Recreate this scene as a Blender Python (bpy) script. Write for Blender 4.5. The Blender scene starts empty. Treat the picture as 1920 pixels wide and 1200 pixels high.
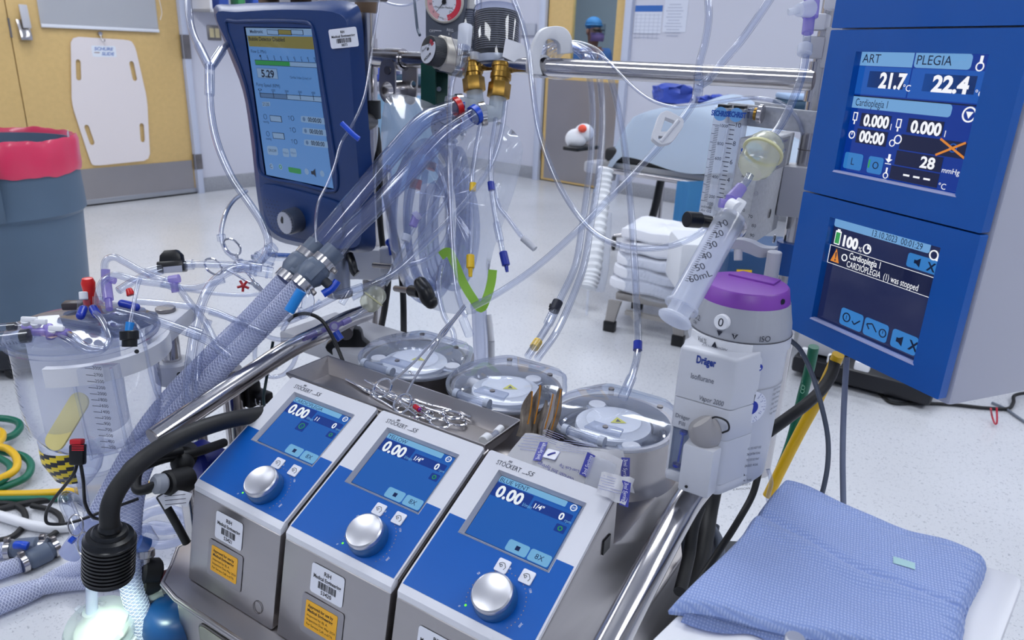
import bpy,bmesh,math,random
from mathutils import Vector,Matrix
random.seed(7)
S = bpy.context.scene
COL = S.collection
PI = math.pi

# ------------------------------------------------------------------ camera
CAM_H = 1.2
FOC = 1387.3                       # focal length in pixels of a 1920 x 1200 frame
AX_X = Vector((0.99920638,0.01358579,0.03744376))    # image right, in world axes
AX_Y = Vector((0.03983226,-0.34080433,-0.93929005))  # image down
AX_Z = Vector((0.0,0.94003608,-0.34107501))          # looking direction
cam_data = bpy.data.cameras.new('camera')
cam = bpy.data.objects.new('camera',cam_data)
COL.objects.link(cam)
cam.matrix_world = Matrix(((AX_X.x,-AX_Y.x,-AX_Z.x,0),(AX_X.y,-AX_Y.y,-AX_Z.y,0),
                           (AX_X.z,-AX_Y.z,-AX_Z.z,CAM_H),(0,0,0,1)))
cam_data.lens = FOC * 36.0 / 1920.0
cam_data.sensor_width = 36.0
cam_data.clip_start = 0.02
cam_data.dof.use_dof = True
cam_data.dof.focus_distance = 1.02
cam_data.dof.aperture_fstop = 9.0
S.camera = cam

# ------------------------------------------------------------------ world, view, lamps
S.view_settings.view_transform = 'Standard'
S.view_settings.look = 'None'
S.view_settings.gamma = 1.0
S.view_settings.use_curve_mapping = False
S.view_settings.exposure = 0.0
S.cycles.use_denoising = True
S.cycles.max_bounces = 16
S.cycles.diffuse_bounces = 4
S.cycles.glossy_bounces = 5
S.cycles.transmission_bounces = 6
S.cycles.transparent_max_bounces = 40
S.cycles.caustics_reflective = False
S.cycles.caustics_refractive = False
S.cycles.sample_clamp_indirect = 6.0
world = bpy.data.worlds.new('world')
S.world = world
world.use_nodes = True
world.node_tree.nodes['Background'].inputs[0].default_value = (0.62,0.68,0.9,1)
world.node_tree.nodes['Background'].inputs[1].default_value = 0.25
LIGHT_COLOR = (0.92,0.955,1.0)
CEILING_LIGHT_STRENGTH = 10.5

# ------------------------------------------------------------------ small helpers
def lin(h):
    if isinstance(h,str):
        h = [int(h[i:i+2],16) / 255 for i in (0,2,4)]
        return tuple(c / 12.92 if c <= 0.04045 else ((c + 0.055) / 1.055) ** 2.4 for c in h)
    return tuple(h)

def V(*a): return Vector(a)
def ray(x,y): return AX_X * ((x - 960) / FOC) + AX_Y * ((y - 600) / FOC) + AX_Z
EYE = V(0,0,CAM_H)
def U(x,y,z): return EYE + ray(x,y) * z            # point seen at a pixel, z metres deep
def UH(x,y,h):                                       # point seen at a pixel, at height h
    r = ray(x,y); return EYE + r * ((h - CAM_H) / r.z)
def fr(o,x,y):                                       # frame from origin, x direction, y hint
    x = Vector(x).normalized(); z = x.cross(Vector(y)).normalized(); y = z.cross(x)
    m = Matrix((x,y,z)).transposed().to_4x4(); m.translation = o; return m
def frz(o,z,x=(1,0,0)):                            # frame from origin, z direction, x hint
    z = Vector(z).normalized(); x = Vector(x)
    if abs(z.dot(x.normalized())) > .98: x = V(0,1,0)
    y = z.cross(x).normalized(); x = y.cross(z)
    m = Matrix((x,y,z)).transposed().to_4x4(); m.translation = o; return m
def pf(M,x,y):                                       # local (u, v) of a pixel on the plane z = 0 of frame M
    o = M.translation; n = M.col[2].xyz; r = ray(x,y)
    p = EYE + r * ((o - EYE).dot(n) / r.dot(n))
    q = M.inverted() @ p
    return (q.x,q.y)
def T(x=0,y=0,z=0): return Matrix.Translation((x,y,z))
def RX(a): return Matrix.Rotation(a,4,'X')
def RY(a): return Matrix.Rotation(a,4,'Y')
def RZ(a): return Matrix.Rotation(a,4,'Z')

# ------------------------------------------------------------------ materials
MATS = {}
def pmat(name,color,rough=.5,metal=0.0,spec=.5,bump=0,bscale=200,noise=0,nscale=8,emit=None,estr=0,coat=0,
         alpha=1,stretch=None,sub=0,rnoise=0):
    if name in MATS: return MATS[name]
    m = bpy.data.materials.new(name); m.use_nodes = True
    nt = m.node_tree; b = nt.nodes['Principled BSDF']
    c = lin(color)
    b.inputs['Base Color'].default_value = (*c,1)
    b.inputs['Roughness'].default_value = rough
    b.inputs['Metallic'].default_value = metal
    b.inputs['Specular IOR Level'].default_value = spec
    b.inputs['Coat Weight'].default_value = coat
    b.inputs['Alpha'].default_value = alpha
    b.inputs['Subsurface Weight'].default_value = sub
    if sub: b.inputs['Subsurface Radius'].default_value = (.01,.008,.008)
    if emit:
        b.inputs['Emission Color'].default_value = (*lin(emit),1)
        b.inputs['Emission Strength'].default_value = estr
    tc = nt.nodes.new('ShaderNodeTexCoord')
    def tex(scale,detail=3):
        mp = nt.nodes.new('ShaderNodeMapping')
        nt.links.new(tc.outputs['Object'],mp.inputs[0])
        if stretch: mp.inputs['Scale'].default_value = stretch
        n = nt.nodes.new('ShaderNodeTexNoise'); n.inputs['Scale'].default_value = scale; n.inputs['Detail'].default_value = detail
        nt.links.new(mp.outputs[0],n.inputs['Vector']); return n
    if noise:
        n = tex(nscale)
        r = nt.nodes.new('ShaderNodeValToRGB')
        r.color_ramp.elements[0].position = .3; r.color_ramp.elements[1].position = .7
        r.color_ramp.elements[0].color = (*[x * (1 - noise) for x in c],1)
        r.color_ramp.elements[1].color = (*[min(1,x * (1 + noise * .5)) for x in c],1)
        nt.links.new(n.outputs['Fac'],r.inputs[0]); nt.links.new(r.outputs[0],b.inputs['Base Color'])
    if rnoise:
        n = tex(nscale * 1.7)
        mr = nt.nodes.new('ShaderNodeMapRange'); mr.inputs[3].default_value = rough - rnoise; mr.inputs[4].default_value = rough + rnoise
        nt.links.new(n.outputs['Fac'],mr.inputs[0]); nt.links.new(mr.outputs[0],b.inputs['Roughness'])
    if bump:
        n = tex(bscale)
        bp = nt.nodes.new('ShaderNodeBump'); bp.inputs['Strength'].default_value = bump; bp.inputs['Distance'].default_value = .002
        nt.links.new(n.outputs['Fac'],bp.inputs['Height']); nt.links.new(bp.outputs[0],b.inputs['Normal'])
    MATS[name] = m; return m

def clear(name,mid='F4F6FC',edge='8A94BC',gloss=.9,rough=.06,haze=0.0,hazecol='D8DDEC',power=.5):
    """see-through plastic: tinted transparency, deeper at grazing angles, with Fresnel gloss and optional milky haze"""
    if name in MATS: return MATS[name]
    m = bpy.data.materials.new(name); m.use_nodes = True
    nt = m.node_tree; nt.nodes.clear(); N = nt.nodes.new; L = nt.links.new
    out = N('ShaderNodeOutputMaterial'); lw = N('ShaderNodeLayerWeight'); lw.inputs['Blend'].default_value = power
    rp = N('ShaderNodeValToRGB'); rp.color_ramp.elements[0].color = (*lin(mid),1); rp.color_ramp.elements[1].color = (*lin(edge),1)
    rp.color_ramp.elements[0].position = .45; rp.color_ramp.elements[1].position = 1.0
    L(lw.outputs['Facing'],rp.inputs[0])
    tr = N('ShaderNodeBsdfTransparent'); L(rp.outputs[0],tr.inputs[0])
    last = tr.outputs[0]
    if haze:
        df = N('ShaderNodeBsdfDiffuse'); df.inputs[0].default_value = (*lin(hazecol),1)
        tl = N('ShaderNodeBsdfTranslucent'); tl.inputs[0].default_value = (*lin(hazecol),1)
        mm = N('ShaderNodeMixShader'); mm.inputs[0].default_value = .5; L(df.outputs[0],mm.inputs[1]); L(tl.outputs[0],mm.inputs[2])
        mh = N('ShaderNodeMixShader'); mh.inputs[0].default_value = haze; L(last,mh.inputs[1]); L(mm.outputs[0],mh.inputs[2]); last = mh.outputs[0]
    fz = N('ShaderNodeFresnel'); fz.inputs[0].default_value = 1.5
    mu = N('ShaderNodeMath'); mu.operation = 'MULTIPLY'; mu.inputs[1].default_value = gloss; mu.use_clamp = True; L(fz.outputs[0],mu.inputs[0])
    ge = N('ShaderNodeNewGeometry'); inv = N('ShaderNodeMath'); inv.operation = 'SUBTRACT'; inv.inputs[0].default_value = 1; L(ge.outputs['Backfacing'],inv.inputs[1])
    mu2 = N('ShaderNodeMath'); mu2.operation = 'MULTIPLY'; L(mu.outputs[0],mu2.inputs[0]); L(inv.outputs[0],mu2.inputs[1]); mu = mu2
    gl = N('ShaderNodeBsdfGlossy'); gl.inputs['Roughness'].default_value = rough
    mx = N('ShaderNodeMixShader'); L(mu.outputs[0],mx.inputs[0]); L(last,mx.inputs[1]); L(gl.outputs[0],mx.inputs[2])
    L(mx.outputs[0],out.inputs[0])
    MATS[name] = m; return m

def glow(name,color,strength=1.0,rough=.12):
    """lit display: emits its own colour under a glossy front"""
    if name in MATS: return MATS[name]
    m = pmat(name,'040508',rough,0,.5,emit=color,estr=strength); return m

# ------------------------------------------------------------------ mesh builder
TXT = {}
class MB:
    def __init__(s): s.v = []; s.f = []; s.mi = []; s.mats = []; s.T = Matrix()
    def _m(s,mat):
        if mat not in s.mats: s.mats.append(mat)
        return s.mats.index(mat)
    def add(s,verts,faces,mat,M=None):
        M = s.T @ M if M is not None else s.T
        o = len(s.v); i = s._m(mat)
        s.v += [M @ Vector(p) for p in verts]
        s.f += [tuple(o + k for k in f) for f in faces]
        s.mi += [i] * len(faces); return s
    def bm(s,b,mat,M=None):
        b.verts.index_update()
        s.add([v.co.copy() for v in b.verts],[[v.index for v in f.verts] for f in b.faces],mat,M); b.free(); return s
    def box(s,size,c,mat,M=None,bev=0,seg=2):
        b = bmesh.new(); bmesh.ops.create_cube(b,size=1)
        for v in b.verts: v.co = V(v.co.x * size[0] + c[0],v.co.y * size[1] + c[1],v.co.z * size[2] + c[2])
        if bev: bmesh.ops.bevel(b,geom=list(b.edges),offset=bev,segments=seg,profile=.5,affect='EDGES')
        return s.bm(b,mat,M)
    def prism(s,poly,z0,z1,mat,M=None,bev=0,seg=2,cap_only=False):
        b = bmesh.new()
        lo = [b.verts.new((p[0],p[1],z0)) for p in poly]; hi = [b.verts.new((p[0],p[1],z1)) for p in poly]
        n = len(poly); b.faces.new(lo[::-1]); top = b.faces.new(hi)
        for i in range(n): b.faces.new((lo[i],lo[(i+1) % n],hi[(i+1) % n],hi[i]))
        bmesh.ops.recalc_face_normals(b,faces=list(b.faces))
        if bev:
            e = [x for x in b.edges if abs(x.verts[0].co.z - x.verts[1].co.z) < 1e-9 and (not cap_only or x.verts[0].co.z > (z0 + z1) / 2)]
            bmesh.ops.bevel(b,geom=e,offset=bev,segments=seg,profile=.5,affect='EDGES')
        return s.bm(b,mat,M)
    def flat(s,poly,z,mat,M=None):
        s.add([(p[0],p[1],z) for p in poly],[list(range(len(poly)))],mat,M); return s
    def lathe(s,prof,mat,M=None,seg=32,a0=0,a1=2 * PI):
        full = abs(a1 - a0 - 2 * PI) < 1e-6
        n = seg if full else seg + 1; vs = []; fs = []
        for k in range(n):
            a = a0 + (a1 - a0) * k / seg
            for r,z in prof: vs.append((r * math.cos(a),r * math.sin(a),z))
        m = len(prof)
        for k in range(seg):
            k2 = (k + 1) % n
            for j in range(m - 1): fs.append((k*m + j,k2*m + j,k2*m + j + 1,k*m + j + 1))
        b = bmesh.new(); bv = [b.verts.new(p) for p in vs]
        for f in fs:
            try: b.faces.new([bv[i] for i in f])
            except ValueError: pass
        bmesh.ops.remove_doubles(b,verts=list(b.verts),dist=1e-6)
        bmesh.ops.recalc_face_normals(b,faces=list(b.faces))
        return s.bm(b,mat,M)
    def cyl(s,p0,p1,r,mat,r2=None,seg=20,bev=0):
        p0 = Vector(p0); p1 = Vector(p1); h = (p1 - p0).length; r2 = r if r2 is None else r2
        pr = [(0,0),(r,0),(r2,h),(0,h)]
        if bev: pr = [(0,0),(r - bev,0),(r,bev),(r2,h - bev),(r2 - bev,h),(0,h)]
        return s.lathe(pr,mat,frz(p0,p1 - p0),seg)
    def ring(s,p0,p1,ro,ri,mat,seg=24):
        p0 = Vector(p0); p1 = Vector(p1); h = (p1 - p0).length
        return s.lathe([(ri,0),(ro,0),(ro,h),(ri,h),(ri,0)],mat,frz(p0,p1 - p0),seg)
    def ball(s,c,r,mat,M=None,seg=16):
        if not hasattr(r,'__len__'): r = (r,r,r)
        b = bmesh.new(); bmesh.ops.create_uvsphere(b,u_segments=seg,v_segments=max(6,seg * 2 // 3),radius=1)
        for v in b.verts: v.co = V(v.co.x * r[0] + c[0],v.co.y * r[1] + c[1],v.co.z * r[2] + c[2])
        return s.bm(b,mat,M)
    def tube(s,pts,r,mat,seg=10,n=6,closed=False,smooth=True,caps=True,flat=1.0):
        path = spline(pts,n,closed) if smooth else [Vector(p[:3]) for p in pts]
        rr = r if callable(r) else (lambda t: r)
        m = len(path); vs = []; fs = []
        tan = []
        for i in range(m):
            a = path[(i - 1) % m] if (closed or i > 0) else path[0]
            b = path[(i + 1) % m] if (closed or i < m - 1) else path[-1]
            d = b - a; tan.append(d.normalized() if d.length > 1e-9 else V(0,0,1))
        nrm = tan[0].cross(V(0,0,1))
        if nrm.length < .1: nrm = tan[0].cross(V(0,1,0))
        nrm.normalize()
        for i in range(m):
            nrm = nrm - tan[i] * nrm.dot(tan[i]); nrm.normalize(); bi = tan[i].cross(nrm)
            q = rr(i / max(1,m - 1))
            for k in range(seg):
                a = 2 * PI * k / seg; vs.append(path[i] + nrm * (q * math.cos(a)) + bi * (q * flat * math.sin(a)))
        mm = m if closed else m - 1
        for i in range(mm):
            j = (i + 1) % m
            for k in range(seg): k2 = (k + 1) % seg; fs.append((i*seg + k,i*seg + k2,j*seg + k2,j*seg + k))
        if caps and not closed: fs.append(tuple(range(seg))[::-1]); fs.append(tuple((m-1)*seg + k for k in range(seg)))
        if mat.name in ('clear tubing','frosted tubing') and closed is not None:
            s.add([path[i // seg] + (v - path[i // seg]) * .62 for i,v in enumerate(vs)],[f for f in fs if len(f) == 4],BORE)
        return s.add(vs,fs,mat)
    def surf(s,fn,nu,nv,mat,M=None,thick=0,closed_u=False):
        vs = [fn(i / nu,j / nv) for j in range(nv + 1) for i in range(nu + 1)]
        w = nu + 1; fs = [(j*w + i,j*w + i + 1,(j+1)*w + i + 1,(j+1)*w + i) for j in range(nv) for i in range(nu)]
        b = bmesh.new(); bv = [b.verts.new(p) for p in vs]
        for f in fs: b.faces.new([bv[i] for i in f])
        if closed_u: bmesh.ops.remove_doubles(b,verts=list(b.verts),dist=1e-6)
        if thick: bmesh.ops.solidify(b,geom=list(b.faces),thickness=thick)
        bmesh.ops.recalc_face_normals(b,faces=list(b.faces))
        return s.bm(b,mat,M)
    def text(s,txt,x,y,h,mat,M=None,w=None,align='L',rot=0,depth=0,bold=0,shear=0,z=.0004):
        key = (txt,bold,shear)
        if key not in TXT:
            c = bpy.data.curves.new('t','FONT'); c.body = txt; c.size = 1; c.offset = bold; c.resolution_u = 3; c.shear = shear
            o = bpy.data.objects.new('t',c); me = bpy.data.meshes.new_from_object(o)
            vv = [v.co.copy() for v in me.vertices]; ff = [list(p.vertices) for p in me.polygons]
            bpy.data.objects.remove(o); bpy.data.curves.remove(c); bpy.data.meshes.remove(me)
            TXT[key] = (vv,ff)
        vv,ff = TXT[key]
        if not vv: return s
        x0 = min(v.x for v in vv); x1 = max(v.x for v in vv)
        sy = h / .70; sx = sy if w is None else w / max(1e-6,x1 - x0)
        wd = (x1 - x0) * sx; ox = {'L': 0,'C': -wd / 2,'R': -wd}[align]
        MM = (M if M is not None else Matrix()) @ T(x,y,z) @ RZ(rot)
        s.add([V((v.x - x0) * sx + ox,v.y * sy,0) for v in vv],ff,mat,MM); return s
    def build(s,name,parent=None,sharp=38,world=True):
        """link as one mesh object; vertices are in world axes, or in the parent's own axes when world is False"""
        me = bpy.data.meshes.new(name)
        o = bpy.data.objects.new(name,me); COL.objects.link(o)
        vs = s.v
        if parent is not None and world:
            inv = parent.matrix_world.inverted(); vs = [inv @ v for v in vs]
        off = V(0,0,0)
        if vs:
            lo = [min(v[k] for v in vs) for k in range(3)]; hi = [max(v[k] for v in vs) for k in range(3)]
            off = V((lo[0] + hi[0]) / 2,(lo[1] + hi[1]) / 2,(lo[2] + hi[2]) / 2 if parent is not None else lo[2])
        me.from_pydata([v - off for v in vs],[],s.f)
        for m in s.mats: me.materials.append(m)
        me.polygons.foreach_set('material_index',s.mi)
        me.polygons.foreach_set('use_smooth',[True] * len(me.polygons))
        me.update()
        me.set_sharp_from_angle(angle=math.radians(sharp))
        if parent is not None:
            o.parent = parent; o.matrix_parent_inverse = Matrix();
            o.location = off
            o.matrix_world = parent.matrix_world @ Matrix.Translation(off)
            o.matrix_parent_inverse = Matrix(); o.matrix_basis = Matrix.Translation(off)
        else: o.location = off; o.matrix_world = Matrix.Translation(off)
        return o

def spline(pts,n=6,closed=False):
    P = [Vector(p[:3]) for p in pts]
    if len(P) < 3 and not closed: return P
    out = []; m = len(P)
    rng = range(m) if closed else range(m - 1)
    for i in rng:
        p1 = P[i]; p2 = P[(i + 1) % m]
        p0 = P[(i - 1) % m] if (closed or i > 0) else p1 + (p1 - p2)
        p3 = P[(i + 2) % m] if (closed or i < m - 2) else p2 + (p2 - p1)
        d = [max(1e-5,(b - a).length ** .5) for a,b in ((p0,p1),(p1,p2),(p2,p3))]
        m1 = ((p1 - p0) / d[0] - (p2 - p0) / (d[0] + d[1]) + (p2 - p1) / d[1]) * d[1]
        m2 = ((p2 - p1) / d[1] - (p3 - p1) / (d[1] + d[2]) + (p3 - p2) / d[2]) * d[1]
        for k in range(n):
            t = k / n; t2 = t * t; t3 = t2 * t
            out.append(p1 * (2*t3 - 3*t2 + 1) + m1 * (t3 - 2*t2 + t) + p2 * (-2*t3 + 3*t2) + m2 * (t3 - t2))
    if not closed: out.append(P[-1])
    return out

def rrect(x0,y0,x1,y1,r,n=4):
    p = []
    for cx,cy,a in ((x1 - r,y1 - r,0),(x0 + r,y1 - r,90),(x0 + r,y0 + r,180),(x1 - r,y0 + r,270)):
        for k in range(n + 1):
            t = math.radians(a + 90 * k / n); p.append((cx + r * math.cos(t),cy + r * math.sin(t)))
    return p
def circ(cx,cy,r,n=24,ry=None): return [(cx + r * math.cos(2*PI*k/n),cy + (ry or r) * math.sin(2*PI*k/n)) for k in range(n)]

def holed(loops,depth,bevel=0):
    """filled outline with holes, thickness 2 * depth, as (verts, faces)"""
    c = bpy.data.curves.new('h','CURVE'); c.dimensions = '2D'; c.fill_mode = 'BOTH'; c.extrude = depth; c.bevel_depth = bevel; c.bevel_resolution = 1
    for lp in loops:
        sp = c.splines.new('POLY'); sp.points.add(len(lp) - 1); sp.use_cyclic_u = True
        for q,p in zip(sp.points,lp): q.co = (p[0],p[1],0,1)
    o = bpy.data.objects.new('h',c); me = bpy.data.meshes.new_from_object(o)
    r = ([v.co.copy() for v in me.vertices],[list(p.vertices) for p in me.polygons])
    bpy.data.objects.remove(o); bpy.data.curves.remove(c); bpy.data.meshes.remove(me)
    return r

def tag(o,label=None,cat=None,group=None,kind=None):
    if label: o['label'] = label
    if cat: o['category'] = cat
    if group: o['group'] = group
    if kind: o['kind'] = kind
    return o
def thing(name,label,cat,M,group=None,kind=None):
    """an Empty at a thing's base that parents its parts"""
    o = bpy.data.objects.new(name,None); COL.objects.link(o); o.empty_display_size = .02
    if not isinstance(M,Matrix): M = Matrix.Translation(M)
    o.matrix_world = M; return tag(o,label,cat,group,kind)
def one(mb,name,label,cat,group=None): return tag(mb.build(name),label,cat,group)
def struct(mb,name,parent=None):
    o = mb.build(name,parent)
    if parent is None: o['kind'] = 'structure'
    return o
def copy_tree(o,parent=None):
    c = o.copy(); COL.objects.link(c)
    if parent is not None: c.parent = parent
    for ch in list(o.children): copy_tree(ch,c)
    return c

# ------------------------------------------------------------------ shared materials
STEEL = pmat('brushed steel','B0ACAC',.31,1,bump=.02,bscale=50,stretch=(1,1,10),noise=.03,nscale=4,rnoise=.05)
STEEL2 = pmat('polished steel','C8C5C6',.17,1,noise=.08,nscale=20)
CHROME = pmat('chrome','E2E2E6',.06,1)
DKSTEEL = pmat('dull steel','8A8686',.35,1,noise=.15,nscale=12)
WHITE = pmat('white enamel','DCDDE4',.35,noise=.04,nscale=5)
WHITEP = pmat('white plastic','E6E7EC',.35)
LTGREY = pmat('light grey plastic','B9BAC2',.4)
GREYP = pmat('mid grey plastic','6F7684',.45)
DKGREY = pmat('dark grey plastic','33363C',.45)
BLACK = pmat('black plastic','0B0C10',.35)
RUBBER = pmat('black rubber','101114',.55,bump=.1,bscale=90)
PBLUE = pmat('pump blue paint','0B57AC',.3,bump=.02,bscale=400)
NAVY = pmat('navy blue plastic','0B3169',.38,bump=.03,bscale=500)
BLUEC = pmat('bright blue plastic','1149C4',.3)
BLUEC2 = pmat('deep blue plastic','1630A0',.3)
REDC = pmat('red plastic','D21F1A',.3)
YELC = pmat('yellow plastic','F2C417',.35)
BRASS = pmat('brass','A5813F',.3,1,noise=.25,nscale=60)
CLEAR = clear('clear plastic','F8FAFE','98A3C6',1.6,.05,.04,'E6EBF8')
CLEARB = clear('clear tubing','F6F8FD','7681AC',2.6,.05,.05,'E2E8F8')
CLEARH = clear('frosted tubing','F4F6FC','B4BCDA',.8,.12,.34,'E2E7F8')
BORE = clear('tubing bore','FAFBFE','79849F',1.8,.05,.03,'E2E8F8')
LILAC = clear('lilac plastic','DCD6F6','A79CDC',.8,.1,.45,'C6BAF0')
FROST = clear('milky plastic','F8F9FD','D0D6E6',.6,.2,.62,'F0F3FA')
INK = pmat('dark ink','15182A',.5)
INKB = pmat('blue ink','1B2F8C',.5)
STICK = pmat('white sticker','E4E6F0',.4)
# ------------------------------------------------------------------ the room
RU = V(.634,.773,0); RU.normalize()
RV = V(RU.y,-RU.x,0)
CORNER = V(-.82,8.31,0)
WL = fr(CORNER,RU,V(0,0,1))            # wall with the double door: x along the wall, y up, z = RU x up
WF = fr(CORNER,RV,V(0,0,1))            # far wall
# z of WL points along RU x Z = (RU.y, -RU.x) = RV, into the room ; z of WF points along RV x Z = -RU, into the room
WALLM = pmat('wall paint','C8CAD8',.6,bump=.02,bscale=120)
FARW = pmat('darkened wall paint','A8AEBC',.6)  # for unseen walls, tone darkened to cut light bounced onto camera-facing sides
TRIMM = pmat('door frame paint','BFC6DA',.4)
BASEM = pmat('speckled base','9C9FA8',.4,noise=.35,nscale=220)
WOODM = pmat('maple veneer','D4B478',.4,noise=.05,nscale=4,stretch=(8,8,.5))
WOODE = pmat('maple edge','B48A48',.5)
CEILM = pmat('ceiling tile','D6DAE2',.8)

def floor_material():
    m = bpy.data.materials.new('terrazzo vinyl floor'); m.use_nodes = True
    nt = m.node_tree; b = nt.nodes['Principled BSDF']; N = nt.nodes.new; L = nt.links.new
    tc = N('ShaderNodeTexCoord')
    vo = N('ShaderNodeTexNoise'); vo.inputs['Scale'].default_value = 130; vo.inputs['Detail'].default_value = 2; vo.inputs['Distortion'].default_value = 1.2
    L(tc.outputs['Object'],vo.inputs['Vector'])
    r = N('ShaderNodeValToRGB'); r.color_ramp.elements[0].position = .30; r.color_ramp.elements[0].color = (*lin('A2A5AF'),1)
    r.color_ramp.elements[1].position = .40; r.color_ramp.elements[1].color = (*lin('D0D2D8'),1)
    L(vo.outputs['Fac'],r.inputs[0])
    n2 = N('ShaderNodeTexNoise'); n2.inputs['Scale'].default_value = 2.2; L(tc.outputs['Object'],n2.inputs['Vector'])
    mr = N('ShaderNodeMapRange'); mr.inputs[3].default_value = .93; mr.inputs[4].default_value = 1.05; L(n2.outputs['Fac'],mr.inputs[0])
    mx = N('ShaderNodeMix'); mx.data_type = 'RGBA'; mx.blend_type = 'MULTIPLY'; mx.inputs[0].default_value = 1
    L(r.outputs[0],mx.inputs[6]); L(mr.outputs[0],mx.inputs[7]); L(mx.outputs[2],b.inputs['Base Color'])
    mr2 = N('ShaderNodeMapRange'); mr2.inputs[3].default_value = .16; mr2.inputs[4].default_value = .3; L(n2.outputs['Fac'],mr2.inputs[0]); L(mr2.outputs[0],b.inputs['Roughness'])
    return m
mb = MB(); mb.box((26,26,.1),(0,6,-.05),floor_material()); struct(mb,'floor')
mb = MB(); mb.box((26,26,.1),(0,6,2.95),CEILM); struct(mb,'ceiling')

# double door in the left wall
dx_edge = pf(WL,369.3,361.7)[0]; dx_seam = pf(WL,50,228)[0]
DW = dx_edge - dx_seam; dx_far = dx_seam - DW; DH = 2.13
mb = MB()
mb.box((0 - dx_edge,2.9,.12),(dx_edge / 2,1.45,-.06),WALLM,WL)
mb.box((9 + dx_far,2.9,.12),((dx_far - 9) / 2,1.45,-.06),WALLM,WL)
mb.box((dx_edge - dx_far,2.9 - DH,.12),((dx_edge + dx_far) / 2,(2.9 + DH) / 2,-.06),WALLM,WL)
struct(mb,'wall_left')
mb = MB()
for x in (dx_edge + .028,dx_far - .028): mb.box((.05,DH + .05,.15),(x,(DH + .05) / 2,-.04),TRIMM,WL,.004)
mb.box((dx_edge - dx_far,.05,.15),((dx_edge + dx_far) / 2,DH + .028,-.04),TRIMM,WL,.004)
struct(mb,'trim_1')
mb = MB(); mb.box((-.02 - dx_edge - .055,.12,.012),((dx_edge + .055) / 2 - .01,.06,.006),BASEM,WL,.003); struct(mb,'baseboard_left')

d1 = thing('door_1',None,None,WL @ T(dx_edge,0,0),kind='structure')
mb = MB(); mb.box((DW - .004,DH - .02,.045),((dx_edge + dx_seam) / 2,DH / 2 + .01,-.0225),WOODM,WL,.002); mb.build('door_leaf',d1)
mb = MB(); mb.box((DW - .004,DH - .02,.045),((dx_far + dx_seam) / 2 - .002,DH / 2 + .01,-.0225),WOODM,WL,.002); mb.build('door_leaf',d1)
kt = pf(WL,240,309)[1]
for x in ((dx_edge + dx_seam) / 2,(dx_far + dx_seam) / 2):
    mb = MB(); mb.box((DW - .03,kt - .04,.003),(x,kt / 2 + .015,.0015),STEEL,WL); mb.build('kick_plate',d1)
mb = MB(); mb.box((DW - .01,.035,.012),((dx_edge + dx_seam) / 2,.028,.006),pmat('aluminium','B9BCC2',.3,1),WL,.002)
mb.box((DW - .01,.01,.014),((dx_edge + dx_seam) / 2,.006,.007),BLACK,WL); mb.build('door_sweep',d1)
for y0,y1,x in ((65,110,345),(288,316,372)):
    a = pf(WL,x,y0)[1]; b_ = pf(WL,x,y1)[1]
    mb = MB(); mb.box((.055,a - b_,.004),(dx_edge + .028,(a + b_) / 2,.036),DKSTEEL,WL)
    mb.cyl(WL @ V(dx_edge,b_,.012),WL @ V(dx_edge,a,.012),.008,DKSTEEL); mb.build('hinge',d1)
# paddle lever set
q0 = pf(WL,28,32); q1 = pf(WL,55,75)
mb = MB(); cx = (q0[0] + q1[0]) / 2; hh = q0[1] - q1[1]
mb.prism([(0,0),(.055,0),(.055,.03),(.02,hh * .9),(0,hh * .9)],-.035,.035,STEEL2,WL @ fr(V(cx,q1[1],0),V(0,0,1),V(0,1,0)),.004)
mb.build('lever_housing',d1)
mb = MB(); mb.box((.05,hh * 1.05,.014),(0,hh * .62,0),LTGREY,WL @ T(cx + .012,q1[1] + .06,.062) @ RX(-.12),.005); mb.build('paddle_handle',d1)
mb = MB(); mb.box((.012,.12,.006),(dx_seam,pf(WL,17,52)[1],.003),DKSTEEL,WL); mb.build('strike_edge',d1)

# white sheet hanging on the door
sq = [pf(WL,*p) for p in ((68,0),(75,48),(297,64),(294,0))]
xa = (sq[1][0]) ; xb = sq[2][0]; yb = (sq[1][1] + sq[2][1]) / 2
sh = thing('roller_blind','blank white roller blind hanging over the maple door','blind',WL @ T((xa + xb) / 2,yb,.02))
PAPER = pmat('white vinyl sheet','DFE3EC',.5)
mb = MB(); mb.surf(lambda u,v: V(xa + (xb - xa) * u,yb + .55 * v,.014 + .004 * math.sin(5 * u + 2 * v)),16,8,PAPER,WL,.0015); mb.build('sheet',sh)
mb = MB(); mb.box((xb - xa,.022,.010),((xa + xb) / 2,yb + .012,.02),PAPER,WL,.004); mb.build('bottom_bar',sh)
mb = MB(); c0 = WL @ V(xb + .0,yb + .5,.03)
mb.tube([WL @ V(xb + .005,yb + .5,.03),WL @ V(xb + .02,yb + .25,.03),WL @ V(xb + .03,yb + .14,.03),WL @ V(xb + .012,yb + .09,.03)],.002,WHITEP); mb.build('pull_cord',sh)
mb = MB(); mb.cyl(WL @ V(xa - .02,yb + .55,.03),WL @ V(xb + .02,yb + .55,.03),.028,WHITEP); mb.build('roller_tube',sh)

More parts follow.
